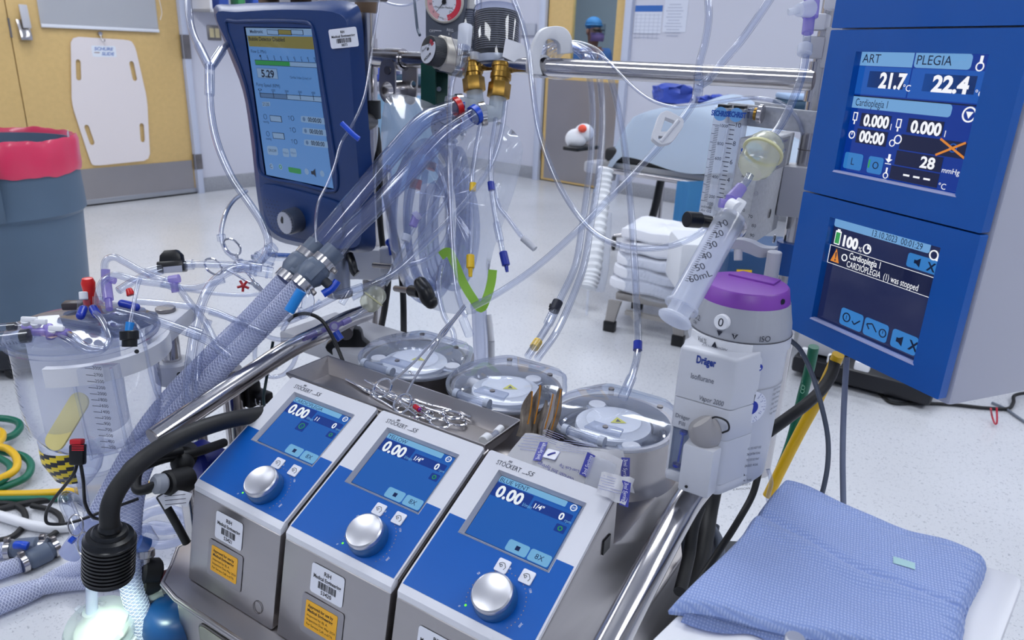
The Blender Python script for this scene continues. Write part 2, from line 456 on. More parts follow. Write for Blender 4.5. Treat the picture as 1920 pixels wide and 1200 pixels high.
# slide board with hand slots
ol = [pf(WL,*p) for p in ((131,68),(243,75),(252,88),(274,185),(280,300),(172,311),(166,296),(133,195),(132,120))]
def soften(poly,k=.22,rep=1):
    for _ in range(rep):
        o = []
        for i in range(len(poly)):
            a,b,c = V(*poly[i-1]),V(*poly[i]),V(*poly[(i+1) % len(poly)])
            da = min(k * (a - b).length,.05); dc = min(k * (c - b).length,.05)
            o += [tuple(b + (a - b).normalized() * da),tuple(b + (a - b).normalized() * da * .3 + (c - b).normalized() * dc * .3),tuple(b + (c - b).normalized() * dc)]
        poly = o
    return poly
holes = []
for (x0,y0,x1,y1) in ((145,116,146,146),(245,119,251,147),(161,238,171,267),(264,235,266,262)):
    a = V(*pf(WL,x0,y0)); b_ = V(*pf(WL,x1,y1)); d = (b_ - a).normalized(); n = V(-d.y,d.x) * .017
    pl = []
    for k in range(7): t = PI * k / 6; pl.append(tuple(a + n * math.cos(t) - d * math.sin(t) * .017))
    for k in range(7): t = PI * k / 6; pl.append(tuple(b_ - n * math.cos(t) + d * math.sin(t) * .017))
    holes.append(pl)
sb = thing('slide_board','white plastic transfer board with four hand slots hung on the door','board',WL @ T(*ol[5],.01))
vv,ff = holed([soften(ol),*holes],.004)
mb = MB(); mb.add(vv,ff,pmat('ivory plastic','E2DBDD',.35),WL @ T(0,0,.012)); mb.build('board',sb)
lq = [pf(WL,*p) for p in ((169,85),(217,107))]
mb = MB(); w = lq[1][0] - lq[0][0]; hgt = lq[0][1] - lq[1][1]
mb.prism(rrect(lq[0][0],lq[1][1],lq[1][0],lq[0][1],.01),0,.0006,pmat('pale label','E0E6F0',.4),WL @ T(0,0,.0165))
LB = pmat('label blue','5A78B8',.5)
mb.text('SCHURE',lq[0][0] + w * .1,lq[0][1] - hgt * .42,hgt * .28,LB,WL @ T(0,0,.0172),w * .8,bold=.03,shear=.25)
mb.text('SLIDE',lq[0][0] + w * .38,lq[0][1] - hgt * .85,hgt * .28,LB,WL @ T(0,0,.0172),w * .54,bold=.03,shear=.25)
mb.box((w * .22,hgt * .08,.0003),(lq[0][0] + w * .2,lq[0][1] - hgt * .62,.0172),pmat('label brown','8A6A60',.5),WL)
mb.build('label',sb)
hq = pf(WL,186,63)
mb = MB(); mb.cyl(WL @ V(hq[0],hq[1],0),WL @ V(hq[0],hq[1],.02),.014,STEEL2)
mb.tube([WL @ V(hq[0],hq[1],.012),WL @ V(hq[0],hq[1] - .02,.022),WL @ V(hq[0] + .004,hq[1] - .045,.03),WL @ V(hq[0] + .012,hq[1] - .05,.04),WL @ V(hq[0] + .014,hq[1] - .035,.044)],.004,STEEL2)
one(mb,'door_hook','small steel hook on the door just above the white transfer board','hook')

# switch plate and white cabinet
q0 = pf(WL,387,47); q1 = pf(WL,411,76)
sw = thing('switch_plate','steel wall plate with two cream rocker switches','switch',WL @ T((q0[0] + q1[0]) / 2,q1[1],0))
mb = MB(); mb.prism(rrect(q0[0],q1[1],q1[0] + .02,q0[1],.006),0,.006,DKSTEEL,WL,.002); mb.build('plate',sw)
for k in (0,1):
    mb = MB(); x = q0[0] + (q1[0] + .02 - q0[0]) * (.3 + .4 * k); mb.box((.035,.07,.008),(x,(q0[1] + q1[1]) / 2,.008),pmat('cream rocker','D8CBA0',.4),WL @ T(0,0,0),.002); mb.build('rocker',sw)
q0 = pf(WL,358,22); q1 = pf(WL,500,14)
wc = thing('wall_cabinet','white wall cabinet above the switch plate, cut off at the top','cabinet',WL @ T((q0[0] + q1[0]) / 2,q0[1],.1))
mb = MB(); mb.box((q1[0] - q0[0],.8,.02),((q0[0] + q1[0]) / 2,q0[1] + .4,.01),WHITE,WL)
mb.box((q1[0] - q0[0],.02,.28),((q0[0] + q1[0]) / 2,q0[1] + .01,.15),WHITE,WL)
mb.box((.02,.8,.28),(q0[0] + .01,q0[1] + .4,.15),WHITE,WL); mb.box((.02,.8,.28),(q1[0] - .01,q0[1] + .4,.15),WHITE,WL); mb.build('carcass',wc)
for k,(c,wd) in enumerate((('2E4FA8',.08),('3F8F58',.06),('3458B8',.1),('8A5A40',.09))):
    mb = MB(); x = q0[0] + .16 + k * .15; mb.box((wd,.16,.12),(x,q0[1] + .10,.16),pmat('packet ' + c,c,.5),WL,.006)
    one(mb,'supply_box',('dark blue','green','mid blue','brown')[k] + ' supply box on the shelf of the white wall cabinet','box','boxes in the wall cabinet')

# far wall with a windowed door and a corridor behind it
ex0 = pf(WF,1012,337)[0] + .0; ex1 = pf(WF,1172,60)[0]; FDW = ex1 - ex0
mb = MB()
mb.box((ex0 - .05,2.9,.14),((ex0 - .05) / 2,1.45,-.07),WALLM,WF)
mb.box((9 - ex1 - .05,2.9,.14),((ex1 + .05 + 9) / 2,1.45,-.07),WALLM,WF)
mb.box((FDW + .1,2.9 - DH - .05,.14),((ex0 + ex1) / 2,(2.9 + DH + .05) / 2,-.07),WALLM,WF); struct(mb,'wall_far')
mb = MB()
for x in (ex0 - .035,ex1 + .035): mb.box((.07,DH + .05,.2),(x,(DH + .05) / 2,-.06),TRIMM,WF,.005)
mb.box((FDW,.05,.2),((ex0 + ex1) / 2,DH + .025,-.06),TRIMM,WF,.005); struct(mb,'trim_2')
mb = MB(); mb.box((ex0 - .08,.12,.012),((ex0 - .08) / 2,.06,.006),BASEM,WF,.003)
mb.box((9 - ex1 - .08,.12,.012),((ex1 + .08 + 9) / 2,.06,.006),BASEM,WF,.003); struct(mb,'baseboard_far')
d2 = thing('door_2',None,None,WF @ T((ex0 + ex1) / 2,0,0),kind='structure')
wx0 = pf(WF,1071,60)[0]; wx1 = pf(WF,1152,60)[0]; wy0 = pf(WF,1100,146)[1]
vv,ff = holed([[(ex0,.01),(ex1,.01),(ex1,DH),(ex0,DH)],[(wx0,wy0),(wx0,1.95),(wx1,1.95),(wx1,wy0)]],.022)
mb = MB(); mb.add(vv,ff,WOODM,WF @ T(0,0,-.03)); mb.build('door_leaf',d2)
mb = MB(); mb.box((FDW - .05,wy0 - .06,.003),((ex0 + ex1) / 2 + .015,wy0 / 2 + .0,-.006),STEEL,WF); mb.build('armor_plate',d2)
mb = MB(); mb.box((wx1 - wx0,1.95 - wy0,.006),((wx0 + wx1) / 2,(1.95 + wy0) / 2,-.03),clear('window glass','E6EEF0','B8C6CC',.5,.02),WF); mb.build('pane',d2)
for k in (.25,1.15):
    mb = MB(); mb.box((.02,.11,.02),(ex0 - .004,k,.004),DKSTEEL,WF); mb.build('hinge',d2)
mb = MB(); mb.box((.03,DH,.012),(ex0 - .012,DH / 2,-.005),BLACK,WF); mb.box((FDW,.02,.04),((ex0 + ex1) / 2,.01,-.03),BLACK,WF); mb.build('seal',d2)
# corridor
CORRM = pmat('corridor paint','8C949C',.6)
mb = MB(); mb.box((9,2.9,.12),(1.0,1.45,-2.6),CORRM,WF); struct(mb,'wall_corridor')
# other walls of the room, behind and beside the camera
mb = MB(); mb.box((9.2,2.9,.12),(-4.5,1.45,9.06),FARW,WL); struct(mb,'wall_right')
mb = MB(); mb.box((9.2,2.9,.12),(4.5,1.45,9.06),FARW,WF); struct(mb,'wall_back')

# papers on the far wall
for (px0,py0,px1,py1,cat,lab) in ((1190,9,1241,62,'notice','paper notice with a blue header band on the far wall'),(1245,-6,1289,60,'notice','plain typed paper sheet on the far wall beside the blue-headed one')):
    a = pf(WF,px0,(py0 + py1) / 2); b_ = pf(WF,px1,(py0 + py1) / 2); t = pf(WF,px0,py0)[1]; bt = pf(WF,px0,py1)[1]
    mb = MB(); mb.box((b_[0] - a[0],t - bt,.002),((a[0] + b_[0]) / 2,(t + bt) / 2,.002),pmat('paper','D4D9E8',.6),WF)
    GL = pmat('faint print','A9B0C6',.6)
    if 'header' in lab:
        mb.box((b_[0] - a[0],.05,.0004),((a[0] + b_[0]) / 2,t - .03,.0033),pmat('header blue','2F66B4',.5),WF)
        for k in range(7): mb.box(((b_[0] - a[0]) * .95,.003,.0004),((a[0] + b_[0]) / 2,t - .08 - k * .03,.0033),GL,WF)
        for k in range(6): mb.box((.003,.2,.0004),(a[0] + (b_[0] - a[0]) * (.08 + .16 * k),t - .17,.0033),GL,WF)
    else:
        for k in range(11): mb.box(((b_[0] - a[0]) * (.5 + .3 * ((k * 7) % 5) / 5),.006,.0004),((a[0] + b_[0]) / 2 - .01,t - .06 - k * .024,.0033),GL,WF)
    one(mb,'wall_notice',lab,cat)

# ceiling lights
for i in range(3):
    for j in range(3):
        c = CORNER - RU * (1.6 + 2.7 * i) + RV * (1.5 + 2.9 * j)
        M = fr(V(c.x,c.y,2.9),RV,RU)
        t = thing('ceiling_light','recessed ceiling light panel above the operating room floor','light',M,'ceiling light panels')
        mb = MB(); mb.box((1.5,.75,.03),(0,0,-.012),WHITE,M); mb.build('frame',t)
        mb = MB(); mb.box((1.4,.65,.006),(0,0,-.03),pmat('light diffuser','FFFFFF',.5,emit=LIGHT_COLOR,estr=CEILING_LIGHT_STRENGTH),M); mb.build('diffuser',t)
for k in (.9,2.6):
    M = WF @ T(k,2.9,-.75) @ RX(PI / 2)
    t = thing('ceiling_light','recessed ceiling light panel in the corridor','light',M,'corridor light panels')
    mb = MB(); mb.box((1.2,.6,.006),(0,0,.02),pmat('corridor diffuser','FFFFFF',.5,emit=LIGHT_COLOR,estr=17.0),M); mb.build('diffuser',t)
# ------------------------------------------------------------------ heart-lung console: frame of the pump row
YAW = -.5606
EX = V(math.cos(YAW),math.sin(YAW),0); EY = V(-EX.y,EX.x,0); EZ = V(0,0,1)
PO = V(-.4353,.9023,.6124)                       # lower left corner of the first control panel
def PP(a,b,c): return PO + EX * a + EY * b + EZ * c
MP = fr(PO,EX,EY)                                # x along the row, y into depth, z up
PITCH,PW = .188,.180
SL = V(0,.1796,.0939); SLEN = SL.length

SCR_TOP = glow('pump screen upper','1A5FC0',.75); SCR_LOW = glow('pump screen','1F62BC',.8)
SCR_BAR = glow('pump screen bar','7DBBE8',.8); SCR_DK = glow('pump screen dark field','123A94',.8)
SCR_TXT = glow('pump screen digits','E8F0F8',.95); SCR_BTN = glow('pump screen key','79B8E6',.8)
SCR_INK = glow('pump screen ink','0A2460',.6); SCR_GRN = glow('pump screen green','2FA05A',.7)
LEDG = glow('green lamp','6CFF30',1.6)
PANELW = pmat('panel white','D5D6DE',.3,bump=.015,bscale=300)
LIPM = pmat('lip white','DDDEE6',.28)
BARC = pmat('barcode ink','101018',.5)
YSTICK = pmat('yellow sticker','F0B020',.45)
HOODM = clear('acrylic cover','FAFBFE','C8D0E4',1.1,.05,.13,'EEF2FA',.42)
HOODE = clear('cover rim acrylic','EEF2FA','BCC5DE',1.0,.08,.34,'E2E8F6')

def asset_label(mb,M,w,h,number):
    mb.prism(rrect(-w/2,-h/2,w/2,h/2,.004),0,.0004,STICK,M)
    mb.text('RIH',0,h * .24,h * .14,BARC,M,align='C',bold=.02,z=.0007)
    mb.text('Medical Engineering',0,h * .04,h * .13,BARC,M,w * .84,'C',bold=.02,z=.0007)
    rnd = random.Random(number); x = -w * .26
    while x < w * .26:
        b = w * rnd.choice((.012,.02,.03)); mb.flat([(x,-h*.25),(x + b,-h*.25),(x + b,-h*.01),(x,-h*.01)],.0007,BARC,M); x += b + w * rnd.choice((.01,.018))
    mb.text(str(number),0,-h * .42,h * .13,BARC,M,align='C',bold=.02,z=.0007)

def hand_icon(mb,M,s,mat):
    for pts in ([(-.5,.1),(-.2,.35),(.15,.35),(.5,-.1),(.35,-.45)],[(-.5,.1),(-.35,-.05),(-.1,.1),(.05,-.05)],[(-.3,-.1),(-.15,-.25),(0,-.1)]):
        for a,b in zip(pts,pts[1:]):
            a = V(*a,0) * s; b = V(*b,0) * s; d = (b - a).normalized(); n = V(-d.y,d.x,0) * s * .035
            mb.add([a - n,b - n,b + n,a + n],[(0,1,2,3)],mat,M @ T(0,0,.0005))

def roller_pump(k,name,number,label,small,tube_size,has_label):
    M = MP @ T(k * PITCH,0,0)
    root = thing('roller_pump',label,'pump',M @ T(PW / 2,0,-.145),'stainless roller pumps in a row')
    # housing: side profile in (depth, height), swept across the width
    prof = [(-.0345,-.145),(-.009,-.012),(.006,-.004),(.178,.086),(.19,.088),(.192,.02),(.215,.011),(.47,.011),(.48,-.005),(.48,-.145)]
    mb = MB(); mb.prism(prof,0,PW,STEEL,M @ fr(V(0,0,0),V(0,1,0),V(0,0,1)),.003)
    hs = mb.build('housing',root)
    mb = MB(); mb.cyl(M @ V(PW - .001,.02,-.06),M @ V(PW + .001,.02,-.06),.008,BLACK) if k < 2 else mb.box((.002,.018,.02),(PW + .001,.165,.035),BLACK,M,0)
    if k == 2: mb.build('socket_hole',hs)
    if k == 0:
        mb = MB(); Mf = M @ fr(V(0,-.009,-.012),V(1,0,0),V(0,.0255,.133)) @ T(.15,-.115,.001); mb.ring(Mf @ V(0,0,0),Mf @ V(0,0,.0006),.009,.008,DKSTEEL); mb.build('round_mark',hs)
    # sloping control panel
    Mp = M @ fr(V(0,0,0),V(1,0,0),SL)
    mb = MB()
    vv,ff = holed([rrect(0.0005,0,PW-.0005,SLEN,.004),[(.0285,.084),(.1535,.084),(.1535,.1795),(.0285,.1795)]],.003)
    mb.add(vv,ff,PANELW,Mp @ T(0,0,.000))
    mb.prism(rrect(.0035,.0015,PW - .0035,.102,.002),.003,.0034,PBLUE,Mp) if False else None
    blue = [[(.003,.0015),(PW - .003,.0015),(PW - .003,.0835),(.003,.0835)],[(.003,.0835),(.0275,.0835),(.0275,.1017),(.003,.1017)],[(.1545,.0835),(PW - .003,.0835),(PW - .003,.1017),(.1545,.1017)]]
    for q in blue: mb.flat(q,.0034,PBLUE,Mp)
    LOGO = pmat('logo grey','3A3D4C',.4)
    mb.text('STÖCKERT',.0195,.1862,.0068,LOGO,Mp,.036,z=.0035)
    mb.text('S5',.0645,.1870,.0066,LOGO,Mp,.0105,z=.0035,shear=.3)
    mb.flat([(.0585,.1868),(.066,.1868),(.066,.1874),(.0585,.1874)],.0035,LOGO,Mp)
    for kk in range(3): mb.flat([(.0335 + kk * .0018,.1945),(.0345 + kk * .0018,.1945),(.0353 + kk * .0018,.1975),(.0343 + kk * .0018,.1975)],.0035,LOGO,Mp)
    kc = (.1155,.0305)
    for a in range(0,31):      # dial dots
        t = math.radians(215 - a * 8.4); r = .0345
        mb.flat(circ(kc[0] + r * math.cos(t),kc[1] + r * math.sin(t),.0006,6),.0037,pmat('amber dot','B08A60',.4),Mp)
    for s_,ang in (('0',212),('50',150),('100',98),('150',42),('200',-15),('250',-68)):
        t = math.radians(ang); mb.text(s_,kc[0] + .0395 * math.cos(t),kc[1] + .0395 * math.sin(t) - .0015,.0026,WHITEP,Mp,align='C',rot=t - PI / 2 if ang > -30 else 0,z=.0037)
    t = math.radians(214); mb.flat(circ(kc[0] + .0345 * math.cos(t),kc[1] + .0345 * math.sin(t),.0014,10),.0039,LEDG,Mp)
    cp = mb.build('control_panel',root)
    # lip
    mb = MB(); mb.prism([(-.008,-.0125),(.004,-.0105),(.006,.001),(-.0005,.0035),(-.0075,-.003)],.0005,PW - .0005,LIPM,M @ fr(V(0,0,0),V(0,1,0),V(0,0,1)),.0015); mb.build('front_lip',root)
    # screen
    x0,x1,y0,y1 = .0335,.1485,.0885,.1755
    mb = MB()
    fo = [(.0285,.084),(.1535,.084),(.1535,.1795),(.0285,.1795)]; fi = [(x0 - .0006,y0 - .0006),(x1 + .0006,y0 - .0006),(x1 + .0006,y1 + .0006),(x0 - .0006,y1 + .0006)]
    b = []
    for q,z in ((fo,.0031),([(p[0] * .93 + q2[0] * .07,p[1] * .93 + q2[1] * .07) for p,q2 in zip(fo,fi)],.0046),(fi,-.002)): b += [(p[0],p[1],z) for p in q]
    mb.add(b,[(i,(i+1) % 4,4 + (i+1) % 4,4 + i) for i in range(4)] + [(4 + i,4 + (i+1) % 4,8 + (i+1) % 4,8 + i) for i in range(4)],pmat('bezel silver','B4B6C0',.3,.3),Mp)
    mb.flat([(x0,y0),(x1,y0),(x1,y1),(x0,y1)],-.0018,SCR_LOW,Mp)
    W,Hh = x1 - x0,y1 - y0
    def R_(u0,v0,u1,v1,mat,z=-.0015,r=.0015): mb.flat(rrect(x0 + u0 * W,y1 - v1 * Hh,x0 + u1 * W,y1 - v0 * Hh,min(r,abs(v1 - v0) * Hh / 2.01)),z,mat,Mp)
    def Tx(s_,u,v,h,mat,al='L',w=None,bold=0): mb.text(s_,x0 + u * W,y1 - v * Hh,h * Hh,mat,Mp,None if w is None else w * W,al,bold=bold,z=-.0012)
    R_(0,0,.985,.11,SCR_TOP); R_(0,0,.84,.095,SCR_BAR,-.0014); Tx(small,.015,.085,.068,SCR_INK)
    R_(0,.11,.47,.335,SCR_DK); R_(.5,.165,.97,.31,SCR_DK); R_(.85,.355,.97,.475,SCR_DK)
    Tx('0.00',.05,.325,.185,SCR_TXT,w=.33,bold=.035); Tx('l/min',.405,.315,.055,SCR_BAR)
    Tx(tube_size,.53,.28,.075,SCR_TXT,bold=.02); Tx('0',.83,.295,.105,SCR_TXT,bold=.03); Tx('rpm',.91,.30,.045,SCR_BAR)
    mb.flat(circ(x0 + .91 * W,y1 - .415 * Hh,.0032,14),-.0012,SCR_GRN,Mp); mb.flat(circ(x0 + .91 * W,y1 - .415 * Hh,.0018,10),-.0011,SCR_DK,Mp)
    mb.ring(Mp @ V(x0 + .93 * W,y1 - .06 * Hh,-.0014),Mp @ V(x0 + .93 * W,y1 - .06 * Hh,-.0011),.0045,.0034,SCR_TXT,16); Tx('OO',.93,.075,.03,SCR_TXT,'C')
    if k == 0:
        R_(.36,.37,.5,.56,SCR_DK); mb.ring(Mp @ V(x0 + .43 * W,y1 - .465 * Hh,-.0014),Mp @ V(x0 + .43 * W,y1 - .465 * Hh,-.001),.005,.0038,SCR_GRN,16); Tx('v',.43,.49,.05,SCR_GRN,'C')
    R_(.485,.82,.735,.99,SCR_BTN,-.0014,.003); R_(.75,.82,.992,.99,SCR_BTN,-.0014,.003)
    R_(.59,.875,.64,.94,SCR_INK,-.0012,.0002); Tx('8X',.87,.94,.075,SCR_INK,'C')
    mb.build('screen',root)
    # keys, knob
    for q in ((.1018,.0685),(.1345,.0685)):
        mb = MB(); mb.prism(rrect(-.0082,-.0082,.0082,.0082,.002),.0034,.0052,pmat('key white','DADCE6',.35),Mp @ T(q[0],q[1],0),.0006)
        hand_icon(mb,Mp @ T(q[0],q[1],.0050),.0095,INK); mb.build('key',root)
    mb = MB(); mb.lathe([(0,.003),(.0245,.003),(.0255,.006),(.0245,.016),(.0228,.0185),(0,.0185)],pmat('knob blue','1C5590',.4),Mp @ T(kc[0],kc[1],0),40); kb = mb.build('knob',root)
    mb = MB(); mb.lathe([(.0232,.0165),(.0238,.019),(.0235,.0235),(.0218,.0252),(.0212,.0248),(0,.0246)],pmat('spun aluminium','CFCFD4',.36,1),Mp @ T(kc[0],kc[1],0),40); mb.build('cap',kb)
    # stickers on the front
    Mf = M @ fr(V(0,-.009,-.012),V(1,0,0),V(0,.0255,.133))
    if has_label:
        mb = MB(); asset_label(mb,Mf @ T(.081 if k < 2 else .066,-.030 - .007 * (k == 2),.0006),.056,.040,number); mb.build('asset_label',root)
    if k < 2:
        mb = MB(); mb.prism(rrect(-.036,-.027,.036,.027,.004),0,.0006,pmat('sticker pocket','9A979B',.3,.6),Mf @ T(.078,-.083,.0006)); pk = mb.build('sticker_pocket',root)
        mb = MB(); Ms = Mf @ T(.077,-.082,.0014); mb.prism(rrect(-.0275,-.019,.0275,.019,.002),0,.0003,YSTICK,Ms)
        for i,s_ in enumerate(('Approved for use by','Medical Engineering','Inspected by: BJ. A.','Inspection Due: May 2024','For Service Call: x-6776')):
            mb.text(s_,-.0235,.0105 - i * .0062,.0042 if i < 2 else .0033,BARC,Ms,.044 if i < 2 else None,bold=.02 if i < 2 else 0,z=.0005)
        mb.build('approval_sticker',pk)
    # pump head: steel drum, rotor, clear hinged cover
    Mh = M @ T(PW / 2 - .003,.372,.014)
    mb = MB(); mb.lathe([(0,-.004),(.1,-.004),(.0915,.006),(.0885,.014),(.0885,.0715),(.083,.0715),(.083,.030),(0,.030)],STEEL,Mh,56); hd = mb.build('pump_head',root)
    mb = MB(); mb.lathe([(.0832,.0716),(.0826,.0716),(.0822,.0312),(0,.0312)],pmat('raceway grey','B4BAC8',.35),Mh,48); mb.build('raceway',hd)
    rot = MB(); rot.lathe([(0,.032),(.044,.032),(.046,.056),(.056,.060),(.055,.066),(.042,.0695),(.040,.072),(0,.072)],pmat('rotor white','DADFEA',.3),Mh,40)
    for a in (.4 + k,.4 + k + PI):
        d = V(math.cos(a),math.sin(a),0)
        rot.box((.03,.034,.026),(0,0,0),pmat('rotor grey','9AA2B4',.35,.4),Mh @ T(d.x * .058,d.y * .058,.05) @ RZ(a),.003)
        rot.cyl(Mh @ V(d.x * .066,d.y * .066,.036),Mh @ V(d.x * .066,d.y * .066,.066),.013,WHITEP)
    for a in (.4 + k + PI / 2,.4 + k + 1.5 * PI):
        d = V(math.cos(a),math.sin(a),0); rot.cyl(Mh @ V(d.x * .035,d.y * .035,.045),Mh @ V(d.x * .078,d.y * .078,.05),.005,STEEL2)
        rot.cyl(Mh @ V(d.x * .062,d.y * .062,.052),Mh @ V(d.x * .082,d.y * .082,.052),.009,WHITEP)
    ro = rot.build('rotor',hd)
    mb = MB(); Mw = Mh @ RZ(-YAW) @ T(.006,-.004,.0723); mb.flat([(-.012,-.006),(.012,-.006),(0,.012)],.0004,pmat('warning yellow','D8D428',.4),Mw); mb.flat([(-.004,-.003),(.004,-.003),(0,.006)],.0006,INK,Mw); mb.build('warning_triangle',ro)
    if k != 1:
        mb = MB(); mb.tube([Mh @ (V(math.cos(t),math.sin(t),0) * .0765 + V(0,0,.05)) for t in [1.9 + i * .35 for i in range(17)]],.0048,CLEARB,8,3); mb.build('pump_tube',hd)
    else:
        mb = MB(); mb.tube([Mh @ (V(math.cos(t),math.sin(t),0) * .0765 + V(0,0,.05)) for t in [1.9 + i * .35 for i in range(17)]],.0048,CLEARB,8,3); mb.build('pump_tube',hd)
    # clear cover: a shallow dish upside down with a flange, squared off towards the back
    def outline(r,n=64):
        o = []
        for i in range(n):
            t = 2 * PI * i / n; x,y = math.cos(t),math.sin(t); q = r
            if y > .62: q = r * min(1.1,1 / max(.88,1.0 - (y - .62) * .42))
            o.append((max(-.0935,min(.0935,x * q)),min(y * q,r * .985)))
        return o
    mb = MB()
    rings = [(.0935,.070,0),(.0965,.073,0),(.0965,.0775,0),(.0905,.079,0),(.0885,.0855,0),(.085,.0875,0)]
    vs = []; n = 64
    for r,z,_ in rings: vs += [(p[0],p[1],z) for p in outline(r,n)]
    fs = []
    for j in range(len(rings) - 1):
        for i in range(n): fs.append((j*n + i,j*n + (i+1) % n,(j+1)*n + (i+1) % n,(j+1)*n + i))
    mb.add(vs[:4*n],[f for f in fs if max(f) < 4*n],HOODE,Mh)
    top = vs[3*n:]; fs2 = [tuple(i - 3*n for i in f) for f in fs if min(f) >= 3*n] + [tuple(range(2*n,3*n))]
    mb.add(top,fs2,HOODM,Mh)
    cv = mb.build('cover',hd)
    mb = MB()
    mb.cyl(Mh @ V(-.03,-.089,.0845),Mh @ V(.022,-.089,.0845),.0055,HOODE,bev=.001);
    for x in (-.032,.024): mb.cyl(Mh @ V(x - .004,-.089,.0845),Mh @ V(x + .004,-.089,.0845),.0075,pmat('hinge grey','AEB6C8',.35))
    mb.build('hinge_bar',cv)
    mb = MB(); mb.prism([(-.022,-.012),(.03,-.008),(.026,.012),(-.018,.010)],.0875,.0925,HOODE,Mh @ T(.012,-.064,0),.0015)
    mb.cyl(Mh @ V(.016,-.064,.0925),Mh @ V(.016,-.064,.0945),.004,DKSTEEL); mb.build('latch',cv)
    for q in ((.05,.05),(-.035,.062)):
        mb = MB(); mb.cyl(Mh @ V(*q,.0875),Mh @ V(*q,.090),.0045,DKSTEEL); mb.build('cover_screw',cv)
    return root

roller_pump(0,'left',53421,'leftmost roller pump, its screen titled CARDIOPLEGIA, in the row of three','CARDIOPLEGIA','11',True)
roller_pump(1,'mid',53420,'middle roller pump of the row, its screen titled YELLOW','YELLOW','1/4"',True)
roller_pump(2,'right',53419,'right-hand roller pump nearest the towel, its screen titled BLUE VENT','BLUE VENT','1/4"',True)

# ------------------------------------------------------------------ console base under the pumps
base = thing('console_base','stainless steel pump console base cabinet under the three roller pumps','console',MP @ T(.25,.2,-.6124))
mb = MB()
shelf = [(-.046,-.03),(-.022,-.060),(.02,-.068),(.572,-.068),(.572,.52),(-.36,.60),(-.36,.50),(-.075,.40),(-.075,0)]
mb.prism(shelf,-.160,-.147,STEEL,MP,.003); mb.build('top_shelf',base)
mb = MB()
for path in ([(-.36,.50),(-.075,.40),(-.075,0),(-.046,-.03),(-.022,-.060),(.02,-.068),(.572,-.068)],):
    mb.tube([MP @ V(p[0],p[1],-.150) for p in path],.0042,STEEL,10,4,smooth=False)
mb.build('shelf_rim',base)
mb = MB(); mb.prism([(-.01,-.05),(.562,-.05),(.562,.50),(-.36,.58),(-.36,.50),(-.03,.40)],-.56,-.160,STEEL,MP,.004); cab = mb.build('cabinet',base)
Mfr = MP @ fr(V(0,-.0505,-.18),V(1,0,0),V(0,0,1))
for x0,x1 in ((.04,.25),(.29,.55)):
    mb = MB(); mb.prism(rrect(x0,-.34,x1,-.01,.012),0,.0025,DKSTEEL,Mfr,.001); mb.prism(rrect(x0 + .002,-.338,x1 - .002,-.012,.011),.0025,.004,pmat('door cream','A9AA9C',.4,.6,noise=.2,nscale=14),Mfr,.001); mb.build('door',base)
for x,y in ((-.3,.22),(-.3,.56),(.5,.56),(.5,.0)):
    mb = MB(); mb.cyl(MP @ V(x - .015,y,-.6124 + .045),MP @ V(x + .015,y,-.6124 + .045),.045,RUBBER,bev=.006); mb.cyl(MP @ V(x,y,-.6124 + .06),MP @ V(x,y,-.555),.02,DKSTEEL); mb.build('caster',base)
# blue bumper cover at the lower left corner
mb = MB(); bc = MP @ V(-.045,-.035,-.262)
mb.lathe([(0,.0),(.03,.0),(.043,-.01),(.05,-.03),(.05,-.30),(0,-.30)],pmat('bumper blue','0B3868',.35),T(bc.x,bc.y,bc.z + .048),40);
bl = mb.build('corner_bumper',base)

# ------------------------------------------------------------------ instrument tray behind the first two panels
tr = thing('instrument_tray','shallow stainless steel instrument tray behind the first two pump panels','tray',MP @ T(.175,.23,.094))
TZ = .094; TA,TB = (-.018,.186),(.362,.272)
mb = MB()
o = [(TA[0],TA[1]),(TB[0],TA[1]),(TB[0],TB[1]),(TA[0],TB[1])]; i_ = [(TA[0] + .012,TA[1] + .012),(TB[0] - .012,TA[1] + .012),(TB[0] - .012,TB[1] - .012),(TA[0] + .012,TB[1] - .012)]
zt,zb = TZ + .002,TZ - .024
oo = [(p[0] + sx * .0022,p[1] + sy * .0022) for p,(sx,sy) in zip(o,((-1,-1),(1,-1),(1,1),(-1,1)))]
vs = [(*p,zt) for p in o] + [(*p,zb) for p in i_] + [(*p,zt) for p in oo] + [(p[0] - .0,p[1],zb - .003) for p in i_] + [(*p,zt - .003) for p in oo]
fs = [(0+i,(i+1) % 4,4 + (i+1) % 4,4 + i) for i in range(4)] + [(4,5,6,7)] + [(8 + i,8 + (i+1) % 4,(i+1) % 4,i) for i in range(4)] + [(16 + i,16 + (i+1) % 4,8 + (i+1) % 4,8 + i) for i in range(4)] + [(12 + i,12 + (i+1) % 4,16 + (i+1) % 4,16 + i) for i in range(4)] + [(15,14,13,12)]
mb.add(vs,fs,STEEL,MP)
mb.build('pan',tr,20)
